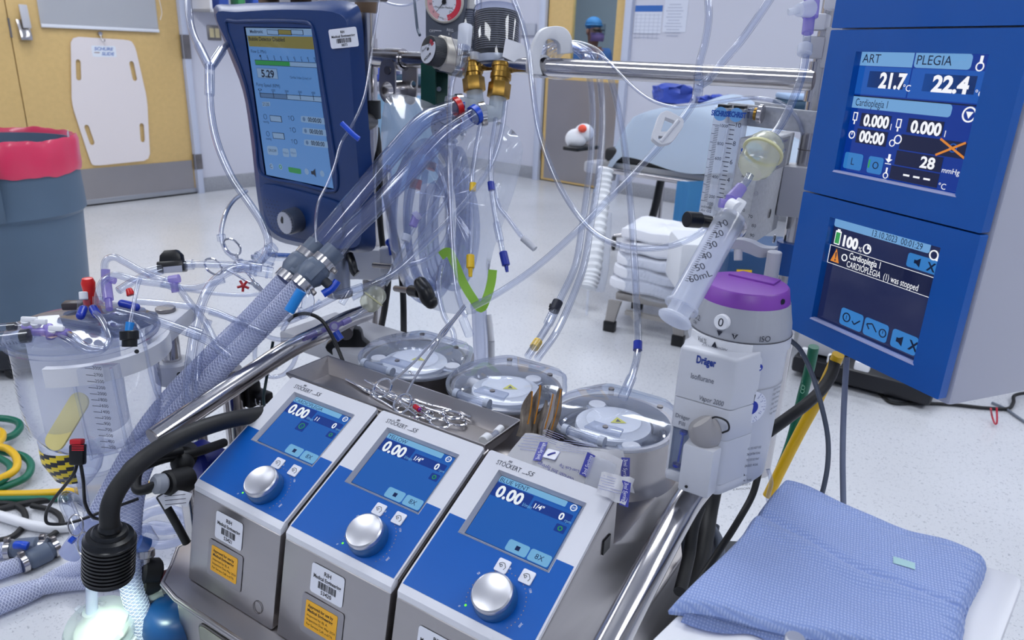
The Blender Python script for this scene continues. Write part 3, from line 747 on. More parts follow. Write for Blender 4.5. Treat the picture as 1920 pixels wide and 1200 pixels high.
# ------------------------------------------------------------------ helpers for drawing on a known plane
def wx(v): return AX_X * v[0] + AX_Y * v[1] + AX_Z * v[2]
def tpx(mb,M,txt,p0,p1,hpx,mat,z=.0004,fit=True,bold=0,shear=0,align='L'):
    a = V(*pf(M,*p0),0); b = V(*pf(M,*p1),0); d = b - a
    h = (V(*pf(M,p0[0],p0[1] - hpx),0) - a).length
    mb.text(txt,a.x,a.y,h,mat,M,d.length if fit else None,align,math.atan2(d.y,d.x),bold=bold,shear=shear,z=z)
def qpx(mb,M,pts,mat,z=.0003): mb.flat([pf(M,*p) for p in pts][::-1],z,mat,M)
def rqpx(mb,M,pts,mat,z=.0003,r=.12):
    mb.flat(soften([pf(M,*p) for p in pts],r),z,mat,M)
def lpx(mb,M,p0,p1,wpx,mat,z=.0004):
    a = V(*pf(M,*p0),0); b = V(*pf(M,*p1),0); d = (b - a).normalized(); n = V(-d.y,d.x,0)
    w = (V(*pf(M,p0[0] + wpx,p0[1]),0) - a).length / 2
    mb.add([a - n*w,b - n*w,b + n*w,a + n*w],[(0,1,2,3)],mat,M @ T(0,0,z))

# ------------------------------------------------------------------ masts, rail and side bars
RAIL_A,RAIL_B = U(690,108,1.655),U(1527,151,1.165)
mast = thing('mast','stainless steel upright mast behind the dark blue monitor','mast',V(RAIL_A.x,RAIL_A.y,.46))
mb = MB(); mb.cyl((RAIL_A.x,RAIL_A.y,.465),(RAIL_A.x,RAIL_A.y,1.52),.019,STEEL2,seg=28); mb.build('tube',mast)
mb = MB(); mb.cyl((RAIL_A.x,RAIL_A.y,RAIL_A.z - .035),(RAIL_A.x,RAIL_A.y,RAIL_A.z + .04),.0215,STEEL2,seg=28); mb.build('collar',mast)
mb = MB(); mb.cyl((RAIL_A.x,RAIL_A.y,.62),(RAIL_A.x,RAIL_A.y,.655),.028,DKSTEEL,seg=28); mb.build('foot_collar',mast)

post = thing('mast','stainless steel upright mast behind the blue-framed screens','mast',V(RAIL_B.x + .018,RAIL_B.y,.46))
PX,PY = RAIL_B.x + .012,RAIL_B.y + .006
mb = MB(); mb.cyl((PX,PY,.465),(PX,PY,1.52),.0165,STEEL2,seg=28); mb.build('tube',post)
mb = MB(); mb.cyl((PX,PY,RAIL_B.z - .032),(PX,PY,RAIL_B.z + .028),.021,STEEL2,seg=28); mb.build('collar',post)
for y,w in ((285,.0172),):
    q = U(1510,y,1.18); mb = MB(); mb.cyl((PX,PY,q.z),(PX,PY,q.z + .002),w,DKSTEEL,seg=28); mb.build('joint_line',post)
mb = MB(); mb.cyl((PX,PY,.465),(PX,PY,.755),.029,STEEL2,seg=32,bev=.002); mb.build('lower_tube',post)

rail = thing('cross_rail','polished horizontal steel rail spanning between the two masts','rail',(RAIL_A + RAIL_B) / 2)
mb = MB(); dr = (RAIL_B - RAIL_A).normalized(); mb.cyl(RAIL_A + dr * .02,RAIL_B - dr * .0,.0165,STEEL2,seg=28); mb.build('tube',rail)
mb = MB(); rq = [U(742,112,1.61),U(742,112,1.61)]
t0 = RAIL_A + dr * .022; t1 = RAIL_A + dr * .085; mb.cyl(t0,t1,.0205,STEEL2,seg=28,bev=.002); mb.cyl(t0 + V(.02,-.019,.0),t0 + V(.02,-.0215,0),.005,BLACK); mb.build('end_sleeve',rail)
mb = MB()
for xx in (1027,1037,1052,1066):     # wear marks
    for k in range(3):
        q = U(xx + k * 2,118 + k * 5,1.408); mb.ball(q,(.0016,.0008,.003),BLACK,seg=8)
wm = mb.build('worn_marks',rail)

# clamp bracket hanging on the rail: folded plate with a round loop
cl = thing('loop_clamp','folded steel bracket with a round loop hanging from the rail','bracket',U(742,170,1.6))
Mc = fr(U(742,112,1.612),dr,V(0,0,1))
mb = MB(); mb.ring(Mc @ V(-.022,0,0),Mc @ V(.022,0,0),.0235,.0172,STEEL2,28); mb.build('sleeve',cl)
vv,ff = holed([soften([(-.021,0),(.02,0),(.021,-.05),(.019,-.075),(.010,-.090),(-.012,-.090),(-.025,-.076),(-.027,-.05)],.3),circ(-.003,-.064,.0185,24)],.0022)
mb = MB(); mb.add(vv,ff,STEEL,Mc @ T(0,0,.024)); mb.cyl(Mc @ V(-.0,-.022,.026),Mc @ V(0,-.022,.0285),.009,DKSTEEL); mb.build('front_plate',cl)
vv,ff = holed([soften([(-.0,.005),(.042,0),(.043,-.05),(.038,-.085),(.026,-.095),(.008,-.09),(-.0,-.07)],.3),circ(.032,-.05,.008,16)],.0022)
mb = MB(); mb.add(vv,ff,STEEL,Mc @ T(0,0,-.022)); mb.build('back_plate',cl)
mb = MB(); mb.lathe([(.0188,0),(.0205,0),(.0205,.045),(.0188,.045),(.0188,0)],STEEL2,Mc @ T(-.003,-.064,-.020),28); mb.build('loop',cl)

LB_ = [(690,585,1.44),(650,600,1.40),(600,626,1.34),(560,645,1.30),(520,668,1.265),(480,695,1.23),(400,748,1.165),(289,822,1.09)]
bar = thing('side_bar','bent polished steel handle bar under the braided hoses at left','bar',U(400,748,1.165))
mb = MB(); mb.tube([U(*q) for q in LB_],.0165,STEEL2,28,8); mb.build('tube',bar)
e0 = U(*LB_[-1]); e1 = (e0 - U(*LB_[-2])).normalized(); mb = MB(); mb.cyl(e0 - e1 * .004,e0 + e1 * .002,.0158,DKSTEEL,seg=28); mb.build('end_cap',bar)
RB_ = [(1352,868,.985),(1338,888,.955),(1318,905,.92),(1292,935,.885),(1262,985,.85),(1222,1060,.81),(1180,1140,.775),(1120,1256,.725)]
bar = thing('side_bar','bent polished steel handle bar below the grey vaporizer at right','bar',U(1240,1030,.81))
mb = MB(); mb.tube([U(*q) for q in RB_],.0172,STEEL2,28,8); mb.build('tube',bar)

# lower legs that carry the left bar and the reservoir
for (x0,y0,x1,y1,z,r,lab) in ((432,690,452,800,1.32,.019,'thick steel leg standing under the middle of the left handle bar'),(365,760,372,800,1.28,.015,'slim steel leg seen just left of the thick leg under the left bar')):
    a = U(x0,y0,z); mb = MB(); mb.cyl((a.x,a.y,.0),(a.x,a.y,a.z),r,STEEL2,seg=24)
    one(mb,'upright_post',lab,'post')

# white clamp block on the left mast with a black lever
cb = thing('mast_clamp','white clamp block with black lever knob on the left mast','clamp',V(RAIL_A.x,RAIL_A.y,U(690,555,1.6).z))
zt = U(690,505,1.6).z; zb = U(690,575,1.6).z
Mk = fr(V(RAIL_A.x,RAIL_A.y,zb),EX,EY)
mb = MB(); mb.prism(soften([(-.085,-.075),(-.045,-.10),(.0,-.06),(.075,-.015),(.08,.06),(-.03,.05),(-.09,-.03)],.3),0,zt - zb,WHITE,Mk,.005); mb.cyl(Mk @ V(-.03,-.078,.03),Mk @ V(-.028,-.0815,.03),.006,BLACK); mb.build('block',cb)
mb = MB(); mb.cyl(U(742,541,1.53),U(778,546,1.45),.0065,DKSTEEL); mb.build('threaded_rod',cb)
mb = MB(); mb.cyl(U(770,545,1.47),U(788,548,1.44),.0115,BLACK,bev=.002)
mb.tube([U(788,530,1.44),U(797,545,1.43),U(803,560,1.43),U(808,568,1.43)],lambda t: .0130 + .0028 * math.sin(PI * t),BLACK,14,5); mb.ball(U(789,532,1.44),.0140,BLACK); mb.ball(U(808,566,1.43),.0140,BLACK); mb.build('lever_knob',cb)
# smooth post with socket in front of the mast and its black lever
sp = thing('support_post','short grey post with a black lever below the dark blue monitor','post',U(645,560,1.5))
a = U(637,545,1.5); mb = MB(); mb.cyl(a,(a.x,a.y,U(637,460,1.5).z),.0215,pmat('satin metal','9AA0B0',.35,.7),seg=24); mb.cyl(a,(a.x,a.y,a.z - .01),.026,DKSTEEL); mb.build('post',sp)
mb = MB(); mb.tube([U(655,478,1.47),U(660,492,1.46),U(664,508,1.46),U(669,514,1.46)],.0085,BLACK,10,4); mb.build('lever',sp)
mb = MB(); mb.cyl(U(700,497,1.62),U(735,500,1.60),.006,DKSTEEL); mb.box((.03,.03,.06),tuple(U(725,488,1.64)),WHITE,None,.006); mb.build('side_block',sp)
# black star knob and bracket below
kb = thing('star_grip','large black star-shaped grip below the left mast, beside the pump covers','knob',U(660,650,1.5))
Mk = frz(U(655,645,1.52),wx((.1,.25,-1)))
mb = MB(); mb.prism([(r * math.cos(t),r * math.sin(t)) for t,r in ((2*PI*i/36,.040 + .005 * math.cos(6 * 2*PI*i/36)) for i in range(36))],0,.03,BLACK,Mk,.004); mb.build('grip',kb)
mb = MB(); mb.cyl(Mk @ V(0,0,-.06),Mk @ V(0,0,.0),.018,BLACK); mb.cyl(Mk @ V(0,.035,-.03),Mk @ V(0,.035,.05),.013,DKSTEEL); mb.build('bolt',kb)
gb = thing('grey_shroud','plain grey painted shroud plate behind the tray and star knob','panel',U(580,680,1.55))
mb = MB(); P = [U(*q) for q in ((560,655,1.62),(700,610,1.62),(715,700,1.50),(555,672,1.53))]
mb.prism([(-.34,.44),(.05,.44),(.05,.60),(-.34,.60)],-.02,.015,LTGREY,MP,.006); mb.build('plate',gb)

# ------------------------------------------------------------------ dark blue pump monitor on the left mast
MZ = 1.40
MM_ = fr(U(570,240,MZ),wx((.80,.195,-.55)),wx((-.044,-1,-.418)))
mon = thing('pump_monitor','dark blue hourglass-shaped pump monitor with tall lit screen on the left mast','monitor',MM_)
front = [(402,22),(440,18),(560,13),(640,22),(652,36),(660,120),(668,240),(676,340),(680,420),(676,462),(640,470),(560,458),(520,445),(500,425),(490,380),(478,260),(462,170),(430,90)]
back = [(400,16),(440,8),(560,4),(668,8),(677,26),(684,120),(692,240),(700,340),(704,430),(702,466),(668,474),(560,462),(515,448),(495,428),(484,380),(470,260),(455,170),(425,90)]
mb = MB()
A = [pf(MM_,*p) for p in front]; B = [pf(MM_ @ T(0,0,-.09),*p) for p in back]
def blend(P,Q,t): return [(a[0] + (b[0] - a[0]) * t,a[1] + (b[1] - a[1]) * t) for a,b in zip(P,Q)]
cen = (sum(p[0] for p in A) / len(A),sum(p[1] for p in A) / len(A))
def dense(P,m=4): return [tuple(q.xy) for q in spline([V(p[0],p[1],0) for p in P],m,True)]
A2,B2 = dense(A),dense(B); n = len(A2)
scr_px = [(459,52),(582,54),(624,354),(498,328)]
recess = dense([pf(MM_,*p) for p in ((424,42),(445,40),(560,40),(582,44),(590,60),(606,150),(622,250),(634,345),(628,358),(560,344),(500,332),(488,322),(480,260),(462,160))])
outer_top = blend(A2,[cen] * n,.02)
B3,B4 = (dense([pf(MM_ @ T(0,0,z),*p) for p in back]) for z in (-.08,-.028))
vs = [(*p,-.095) for p in blend(B2,[cen] * n,.10)] + [(*p,-.08) for p in B3] + [(*p,-.028) for p in B4] + [(*p,-.006) for p in A2] + [(*p,.0) for p in outer_top]
fs = []
for j in range(4): fs += [(j*n + i,j*n + (i+1) % n,(j+1)*n + (i+1) % n,(j+1)*n + i) for i in range(n)]
fs.append(tuple(range(n))[::-1])
mb.add(vs,fs,NAVY,MM_)
vv,ff = holed([outer_top,[pf(MM_,*p) for p in ((457,50),(584,52),(627,357),(497,330))]],.0005)
mb.add(vv,ff,NAVY,MM_); mb.build('housing',mon,50)
# raised rim around the screen and the chin
mb = MB()
ring = recess; m_ = len(ring); inn = [pf(MM_,*p) for p in scr_px]
mb.tube([MM_ @ V(*p,.0008) for p in ring],.0035,NAVY,8,1,closed=True,smooth=False); mb.build('screen_rim',mon)
mb = MB(); chin = [pf(MM_,*p) for p in ((490,338),(622,372),(640,380),(646,400),(646,455),(560,446),(516,432),(496,390))]
mb.prism(soften(chin,.25),0,.006,NAVY,MM_,.003)
for i in range(9):
    for j in range(5):
        p = pf(MM_,500 + j * 6 + i * 2.2,372 + i * 7.5 + j * 1.2); mb.flat(circ(p[0],p[1],.0013,6),.0063,BLACK,MM_)
mb.build('chin_panel',mon)
SD = glow('monitor screen','5C8FD2',.62); SD2 = glow('monitor screen light','8FB4E2',.5); SY = glow('monitor yellow bar','857F42',.55); SG = glow('monitor green bar','2F8F4A',.6); SK = glow('monitor ink','16233F',.35); SM = glow('monitor mid grey','5C7FB0',.5)
mb = MB()
z0 = -.002
mb.flat([pf(MM_,*p) for p in scr_px][::-1],z0,SD,MM_)
qpx(mb,MM_,[(459,52),(582,54),(584,66),(461,66)],SD2,z0 + .0004)
tpx(mb,MM_,'Medtronic',(468,62),(492,62),6,SK,z0 + .0008,bold=.02)
for x0,x1,mt in ((500,520,SD2),(521,544,SY),(545,566,SD2)):
    qpx(mb,MM_,[(x0 - 1,55),(x1 + 1,56),(x1 + 2,66),(x0,65)],SK,z0 + .0006); qpx(mb,MM_,[(x0,56),(x1,57),(x1 + 1,65),(x0 + 1,64)],mt,z0 + .0009)
qpx(mb,MM_,[(462,67),(585,69),(589,93),(466,87)],SY,z0 + .0004)
tpx(mb,MM_,'Bubble Detector Disabled',(466,76),(533,78),7,SK,z0 + .0008,bold=.015)
tpx(mb,MM_,'Flow (L /Min)',(470,99),(498,100),6,SK,z0 + .0008)
qpx(mb,MM_,[(476,112),(598,118),(599,128),(478,122)],SK,z0 + .0004); qpx(mb,MM_,[(477,113),(597,119),(598,127),(479,121)],SD2,z0 + .0007)
qpx(mb,MM_,[(477,113),(542,116),(543,124),(479,121)],SG,z0 + .001)
for i in range(9): lpx(mb,MM_,(488 + i * 12.7,107 + i * .6),(489 + i * 12.7,112 + i * .6),1,SK,z0 + .0008); tpx(mb,MM_,str(i + 1),(486 + i * 12.7,107 + i * .6),(488.5 + i * 12.7,107 + i * .6),4,SK,z0 + .0008)
qpx(mb,MM_,[(479,127),(518,129),(521,149),(482,146)],SM,z0 + .0004); qpx(mb,MM_,[(480,128),(517,130),(520,148),(483,145)],SD2,z0 + .0007)
tpx(mb,MM_,'5.29',(490,144),(514,146),13,SK,z0 + .001,bold=.03)
tpx(mb,MM_,'Cardiac Index (L/min) m²',(543,147),(583,150),4.5,SK,z0 + .0008)
tpx(mb,MM_,'Pump Speed (RPM)',(480,161),(524,165),6,SK,z0 + .0008)
qpx(mb,MM_,[(485,174),(612,182),(613,193),(487,183)],SK,z0 + .0004); qpx(mb,MM_,[(486,175),(611,183),(612,192),(488,182)],SD2,z0 + .0007); qpx(mb,MM_,[(486,175),(537,178),(538,186),(488,182)],SM,z0 + .001)
for i in range(6): lpx(mb,MM_,(486 + i * 25,170 + i * 1.6),(488 + i * 25,182 + i * 1.6),1,SK,z0 + .0012); tpx(mb,MM_,'%d' % (i * 1000),(483 + i * 25,170 + i * 1.5),(490 + i * 25,170.5 + i * 1.5),4,SK,z0 + .0008)
rqpx(mb,MM_,[(491,200),(506,199),(505,191),(490,191)],SD2,z0 + .0006); tpx(mb,MM_,'2120',(492,198),(504,199),6,SK,z0 + .001)
for i in range(3):
    y = 221 + i * 22; x = 563 + i * 3
    rqpx(mb,MM_,[(x,y + 8),(x + 56,y + 14),(x + 55,y + 2),(x,y - 4)],SD2,z0 + .0006); tpx(mb,MM_,'00:00:00',(x + 14,y + 7),(x + 39,y + 10),8,SK,z0 + .001,bold=.02)
    mb.flat(circ(*pf(MM_,x + 6,y + 2.5),.004,12),z0 + .0009,SM,MM_); mb.flat([pf(MM_,x + 47,y + 12),pf(MM_,x + 53,y + 8.5),pf(MM_,x + 47,y + 4)],z0 + .0009,SG,MM_)
    mb.ring(MM_ @ V(*pf(MM_,547 + i * 3,y + 1),z0 + .0004),MM_ @ V(*pf(MM_,547 + i * 3,y + 1),z0 + .0008),.0048,.004,SK,14); tpx(mb,MM_,'T',(540 + i * 3,y + 4),(543 + i * 3,y + 4),7,SK,z0 + .0008)
    if i < 2:
        yy = 216 + i * 32; xx = 504 + i * 5
        qpx(mb,MM_,[(xx,yy),(xx + 22,yy + 2),(xx + 24,yy + 14),(xx + 2,yy + 12)],SK,z0 + .0004); qpx(mb,MM_,[(xx + 1,yy + 1),(xx + 21,yy + 3),(xx + 23,yy + 13),(xx + 3,yy + 11)],SD2,z0 + .0007)
        mb.ring(MM_ @ V(*pf(MM_,xx - 8,yy + 3),z0 + .0004),MM_ @ V(*pf(MM_,xx - 8,yy + 3),z0 + .0008),.0052,.0045,SK,14); tpx(mb,MM_,'mmHg',(xx - 11,yy + 14),(xx - 1,yy + 15),4,SK,z0 + .0008)
rqpx(mb,MM_,[(501,290),(521,292),(519,275),(499,273)],SD2,z0 + .0006,.2); tpx(mb,MM_,'ON/OFF',(503,284),(518,286),5,SK,z0 + .001)
for x in (529,543): rqpx(mb,MM_,[(x + 1,294),(x + 13,295),(x + 11,279),(x - 1,278)],SD2,z0 + .0006,.2); tpx(mb,MM_,'Adjust',(x + 1,288),(x + 11,289),4,SM,z0 + .001)
for x,y in ((508,312),(525,313),(574,322),(603,326)): mb.flat(circ(*pf(MM_,x,y),.0062,16),z0 + .0006,SD2,MM_)
mb.ring(MM_ @ V(*pf(MM_,525,313),z0 + .0008),MM_ @ V(*pf(MM_,525,313),z0 + .0012),.0042,.0028,SG,16)
rqpx(mb,MM_,[(541,323),(564,327),(563,317),(539,313)],SG,z0 + .0008); tpx(mb,MM_,'C',(506,315),(510,315),6,SK,z0 + .001)
mb.flat([pf(MM_,*p) for p in ((583,327),(588,328),(592,333),(590,316),(586,321),(582,321))],z0 + .001,SK,MM_)
mb.build('screen',mon)
mb = MB(); kx,ky = pf(MM_,562,410)
mb.lathe([(0,.003),(.0255,.003),(.0255,.03),(.0235,.0335),(0,.0335)],pmat('knob slate','3C4456',.35),MM_ @ T(kx,ky,0) ,36); kb = mb.build('control_knob',mon)
mb = MB(); gp = [(.0222 + .0008 * math.cos(24 * t),t) for t in [2*PI*i/72 for i in range(72)]]
mb.prism([(r * math.cos(t),r * math.sin(t)) for r,t in gp],.0325,.0365,pmat('knob silver','B8BAC4',.4,.5),MM_ @ T(kx - .003,ky - .001,0),.001); mb.prism(soften([(-.012,.004),(-.006,.013),(-.003,.010),(-.006,-.002),(-.01,-.002)],.2),.0366,.0374,BLACK,MM_ @ T(kx - .001,ky,0)); mb.build('cap',kb)
Ml = MM_ @ T(*pf(MM_,648,72),.001)
lc = [pf(MM_,*p) for p in ((619,56),(668,50),(671,87),(623,92))]
side = fr(MM_ @ V(*pf(MM_,646,71),.0022),(MM_ @ V(*lc[1],-.004)) - (MM_ @ V(*lc[0],.0)),MM_.col[1].xyz)
w_ = (V(*lc[1],0) - V(*lc[0],0)).length; h_ = (V(*lc[0],0) - V(*lc[3],0)).length
mb = MB(); asset_label(mb,side,w_,h_,58573); mb.build('asset_label',mon)
mb = MB(); mb.cyl((RAIL_A.x,RAIL_A.y,U(690,200,1.5).z),(RAIL_A.x,RAIL_A.y,U(690,240,1.5).z),.026,BLACK,seg=24);
mc = MM_ @ V(-.02,0,-.10); mb.cyl(mc,(RAIL_A.x,RAIL_A.y,mc.z - .02),.02,BLACK); mb.build('mount',mon)
for (x,y,r,z) in ((505,2,.02,1.47),(565,0,.02,1.44)):
    mb = MB(); a = U(x,y + 12,z); mb.cyl(a,a + V(0,0,.04),r,pmat('cork brown','7A6450',.6),bev=.003)
    one(mb,'rubber_foot','brown round foot on top of the dark blue monitor, ' + ('left of the other one' if x < 540 else 'right of the other one'),'foot')
mb = MB(); a = U(677,25,1.652); mb.cyl((RAIL_A.x,RAIL_A.y,a.z),(RAIL_A.x,RAIL_A.y,a.z + .05),.0235,pmat('cork brown','7A6450',.6),r2=.029,bev=.002)
one(mb,'stopper','brown conical stopper around the top of the left mast','stopper')
mb = MB(); mb.box((.32,.18,.012),(0,0,0),DKSTEEL,fr(U(560,-8,1.5),EX,EY),.003); one(mb,'mast_shelf','grey shelf edge above the dark blue monitor at the top edge','shelf')

# ------------------------------------------------------------------ tower of blue display modules on the right mast
TX = V(.3892,-.9212,0)
MT = fr(U(1513,357,.98),TX,V(0,0,1))
tow = thing('display_tower','grey tower of stacked bright blue display modules at the right edge','display',MT)
CASE = pmat('case grey','BDBECB',.45);
def panel_poly(pts): return [pf(MT,*p) for p in pts]
bl,br_,tr_ = pf(MT,1474,612),pf(MT,1768,745),pf(MT,1858,430)
wT = ((br_[0] - bl[0]) + (tr_[0] - pf(MT,1513,357)[0])) / 2
x0 = 0.0; x1 = wT
y_low = (bl[1] + br_[1]) / 2; y_1 = 0.0; y_2 = (pf(MT,1562,55)[1]) ; hM = y_2
mb = MB(); mb.box((x1 - x0 + .006,y_2 + .26 - y_low,.19),((x0 + x1) / 2,(y_2 + .26 + y_low) / 2 - .010,-.105),CASE,MT,.006); mb.build('casing',tow)
DSCR = glow('display deep blue','0B3FB0',.6); DMID = glow('display blue','1F63C8',.7); DBAR = glow('display light bar','7CB4EC',.75); DDK = glow('display dark','1B2350',.55); DTX = glow('display white','F2F4FA',1.0); DKEY = glow('display key','3C8CDC',.7); DINK = glow('display ink','122450',.4); DNIGHT = glow('display night','2A3468',.5); DORG = glow('display orange','E08A30',.9); DGRN = glow('display green','3FB060',.7)
def module(ya,yb,scr):
    sx0,sy0 = scr[0]; sx1,sy1 = scr[1]
    mb = MB(); vv,ff = holed([rrect(x0,ya,x1,yb,.002),[(sx0,sy0),(sx1,sy0),(sx1,sy1),(sx0,sy1)]],.006)
    mb.add(vv,ff,PBLUE,MT @ T(0,0,.0)); p = mb.build('front_panel',tow)
    mb = MB(); mb.prism([(sx0 - .002,sy0 - .0015),(sx1 + .002,sy0 - .0015),(sx1,sy0 + .001),(sx0,sy0 + .001)],.0,.0068,pmat('sill lilac','B9BEE4',.3),MT); mb.build('sill',p)
    return p
# middle module
s1 = [pf(MT,*p) for p in ((1610,100),(1858,98),(1803,365),(1572,322))]
sxa = (s1[0][0] + s1[3][0]) / 2; sxb = (s1[1][0] + s1[2][0]) / 2; sya = (s1[2][1] + s1[3][1]) / 2; syb = (s1[0][1] + s1[1][1]) / 2
p_mid = module(y_1 + .001,y_2 - .001,((sxa,sya),(sxb,syb)))
ZS = -.004
MS = MT @ T(0,0,ZS)
mb = MB(); mb.flat([(sxa,sya),(sxb,sya),(sxb,syb),(sxa,syb)],ZS,DSCR,MT)
def S1(u,v): return (sxa + (sxb - sxa) * u,syb + (sya - syb) * v)
def rect(u0,v0,u1,v1,mat,z=.0004,r=0):
    a = S1(u0,v1); b = S1(u1,v0); mb.flat(rrect(a[0],a[1],b[0],b[1],r) if r else [a,(b[0],a[1]),b,(a[0],b[1])],ZS + z,mat,MT)
def txt(s_,u,v,h,mat=DTX,w=None,al='L',bold=0,z=.0008):
    p = S1(u,v); mb.text(s_,p[0],p[1],h * (syb - sya),mat,MT,None if w is None else w * (sxb - sxa),al,bold=bold,z=ZS + z)
def ringp(u,v,r,mat=DTX,w=.25):
    p = S1(u,v); mb.ring(MT @ V(*p,ZS + .0006),MT @ V(*p,ZS + .001),r,r * (1 - w),mat,18)
rect(0,0,.44,.11,DBAR); rect(.45,0,.86,.11,DBAR,r=.004); rect(.45,0,.82,.05,DBAR); txt('ART',.02,.085,.07,DINK); txt('PLEGIA',.47,.085,.07,DINK)
rect(0,.115,.44,.34,DMID); rect(.45,.115,.98,.34,DMID)
rect(.1,.15,.40,.28,DDK); rect(.55,.15,.92,.28,DDK)
txt('21.7',.20,.275,.115,w=.22,bold=.04); txt('22.4',.62,.275,.115,w=.26,bold=.04); txt('°C',.405,.29,.05); txt('°C',.93,.295,.05)
rect(0,.35,1,.36,DINK); rect(0,.36,.80,.455,DBAR,r=.004); rect(0,.36,.7,.455,DBAR,.0005); txt('Cardioplegia 1',.03,.435,.06,DINK,.28)
rect(.10,.49,.36,.60,DDK); rect(.09,.62,.36,.74,DDK); rect(.50,.49,.77,.60,DDK); rect(.47,.62,.97,.74,DDK); rect(.46,.75,.82,.865,DDK); rect(.44,.875,.82,.985,DDK)
txt('0.000',.13,.59,.09,w=.22,bold=.04); txt('00:00',.12,.725,.09,w=.22,bold=.04); txt('0.000',.53,.595,.09,w=.23,bold=.04); txt('28',.66,.85,.085,w=.11,bold=.03)
txt('mmHg',.83,.86,.04); txt('l',.37,.6,.05); txt('l',.79,.6,.05); txt('°C',.83,.985,.045)
for k in range(3): rect(.55 + k * .08,.925,.60 + k * .08,.94,DTX,.0007)
for (u,v) in ((.05,.54),(.43,.555)):
    rect(u - .02,v - .05,u + .02,v + .02,DTX,.0006); rect(u - .012,v - .042,u + .012,v + .012,DSCR,.0008); rect(u - .006,v + .02,u + .006,v + .05,DTX,.0006)
ringp(.05,.68,.0048); rect(.047,.655,.053,.68,DTX,.0009); ringp(.41,.70,.004); ringp(.45,.665,.0052)
rect(.40,.79,.42,.83,DTX,.0006); mb.flat([S1(.38,.83),S1(.41,.86),S1(.44,.83)],ZS + .0006,DTX,MT); rect(.385,.865,.435,.872,DTX,.0006)
ringp(.41,.965,.0036); rect(.403,.90,.417,.95,DTX,.0006); ringp(.92,.085,.0046); rect(.91,.01,.93,.065,DTX,.0006)
ringp(.925,.42,.008,w=.2); mb.flat([S1(.90,.40),S1(.925,.45),S1(.95,.40)],ZS + .0007,DTX,MT)
rect(.02,.83,.19,.97,DKEY,.0005,.003); rect(.24,.83,.42 - .05,.97,DKEY,.0005,.003); txt('L',.09,.93,.06,DINK); rect(.245,.86,.26,.93,DGRN,.0009); ringp(.31,.9,.0042,DINK)
for a,b in (((.77,.615),(.97,.735)),((.95,.62),(.76,.74))):
    pa,pb = V(*S1(*a),0),V(*S1(*b),0); d = (pb - pa).normalized(); n = V(-d.y,d.x,0) * .0012
    mb.add([pa - n,pb - n,pb + n,pa + n],[(0,1,2,3)],DORG,MT @ T(0,0,ZS + .0012))
ringp(.87,.67,.0048,DMID); mb.build('screen',p_mid)
# lower module
s2 = [pf(MT,*p) for p in ((1562,407),(1768,462),(1722,680),(1528,597))]
sxa = (s2[0][0] + s2[3][0]) / 2; sxb = (s2[1][0] + s2[2][0]) / 2; sya = (s2[2][1] + s2[3][1]) / 2; syb = (s2[0][1] + s2[1][1]) / 2
p_low = module(y_low,y_1 - .001,((sxa,sya),(sxb,syb)))
mb = MB(); mb.flat([(sxa,sya),(sxb,sya),(sxb,syb),(sxa,syb)],ZS,DNIGHT,MT)
rect(0,0,.88,.09,DBAR,r=.003); txt('13.10.2023  00:01:29',.38,.078,.055,DINK,.44)
txt('100',.12,.24,.095,w=.15,bold=.05); txt('%',.28,.25,.045)
rect(.03,.12,.09,.25,DTX,.0004,.001); rect(.038,.135,.082,.24,DGRN,.0007); rect(.045,.105,.075,.12,DTX); ringp(.36,.205,.0062); mb.flat([S1(.36,.165),S1(.395,.205),S1(.36,.205)],ZS + .0009,DTX,MT)
ringp(.92,.09,.0058); mb.flat([S1(.94,.13),S1(.99,.13),S1(.965,.065)],ZS + .0009,DTX,MT)
rect(.72,.125,.995,.245,DKEY,.0005,.003); txt('X',.885,.225,.07,DINK,bold=.03); mb.flat([S1(.78,.17),S1(.80,.17),S1(.83,.145),S1(.83,.225),S1(.80,.2),S1(.78,.2)],ZS + .0009,DINK,MT)
rect(.0,.265,1,.27,DTX,.0006); rect(.0,.435,1,.44,DTX,.0006); rect(0,.27,1,.435,DDK,.0004); rect(0,.265,.006,.44,DTX,.0006)
mb.flat([S1(.03,.415),S1(.12,.415),S1(.075,.285)],ZS + .0008,DORG,MT); txt('!',.068,.40,.08,DINK,bold=.03); ringp(.165,.345,.0046,w=.3)
txt('Cardioplegia 1',.21,.34,.06,w=.30,bold=.01); txt('CARDIOPLEGIA  (1) was stopped',.20,.42,.058,w=.66)
for k,u in enumerate((.235,.475,.735)):
    rect(u,.80 - .0,u + .225,.965,DKEY,.0005,.004)
ringp(.30,.88,.0062,DINK); rect(.297,.86,.303,.90,DINK,.0009)
for a,b in (((.36,.89),(.385,.915)),((.385,.915),(.435,.86)),((.50,.86),(.55,.84)),((.55,.84),(.60,.90)),((.50,.86),(.53,.90))):
    pa,pb = V(*S1(*a),0),V(*S1(*b),0); d = (pb - pa).normalized(); n = V(-d.y,d.x,0) * .0009
    mb.add([pa - n,pb - n,pb + n,pa + n],[(0,1,2,3)],DINK,MT @ T(0,0,ZS + .001))
ringp(.655,.885,.0055,DINK); rect(.652,.86,.658,.89,DINK,.0009); txt('X',.885,.925,.085,DINK,bold=.03); mb.flat([S1(.78,.865),S1(.80,.865),S1(.835,.84),S1(.835,.93),S1(.80,.905),S1(.78,.905)],ZS + .0009,DINK,MT)
mb.build('screen',p_low)
# top module, only its lower edge shows
p_top = module(y_2 + .001,y_2 + .24,((sxa,y_2 + .047),(sxb,y_2 + .20)))
mb = MB(); mb.flat([(sxa,y_2 + .047),(sxb,y_2 + .047),(sxb,y_2 + .20),(sxa,y_2 + .20)],ZS,DSCR,MT); mb.build('screen',p_top)
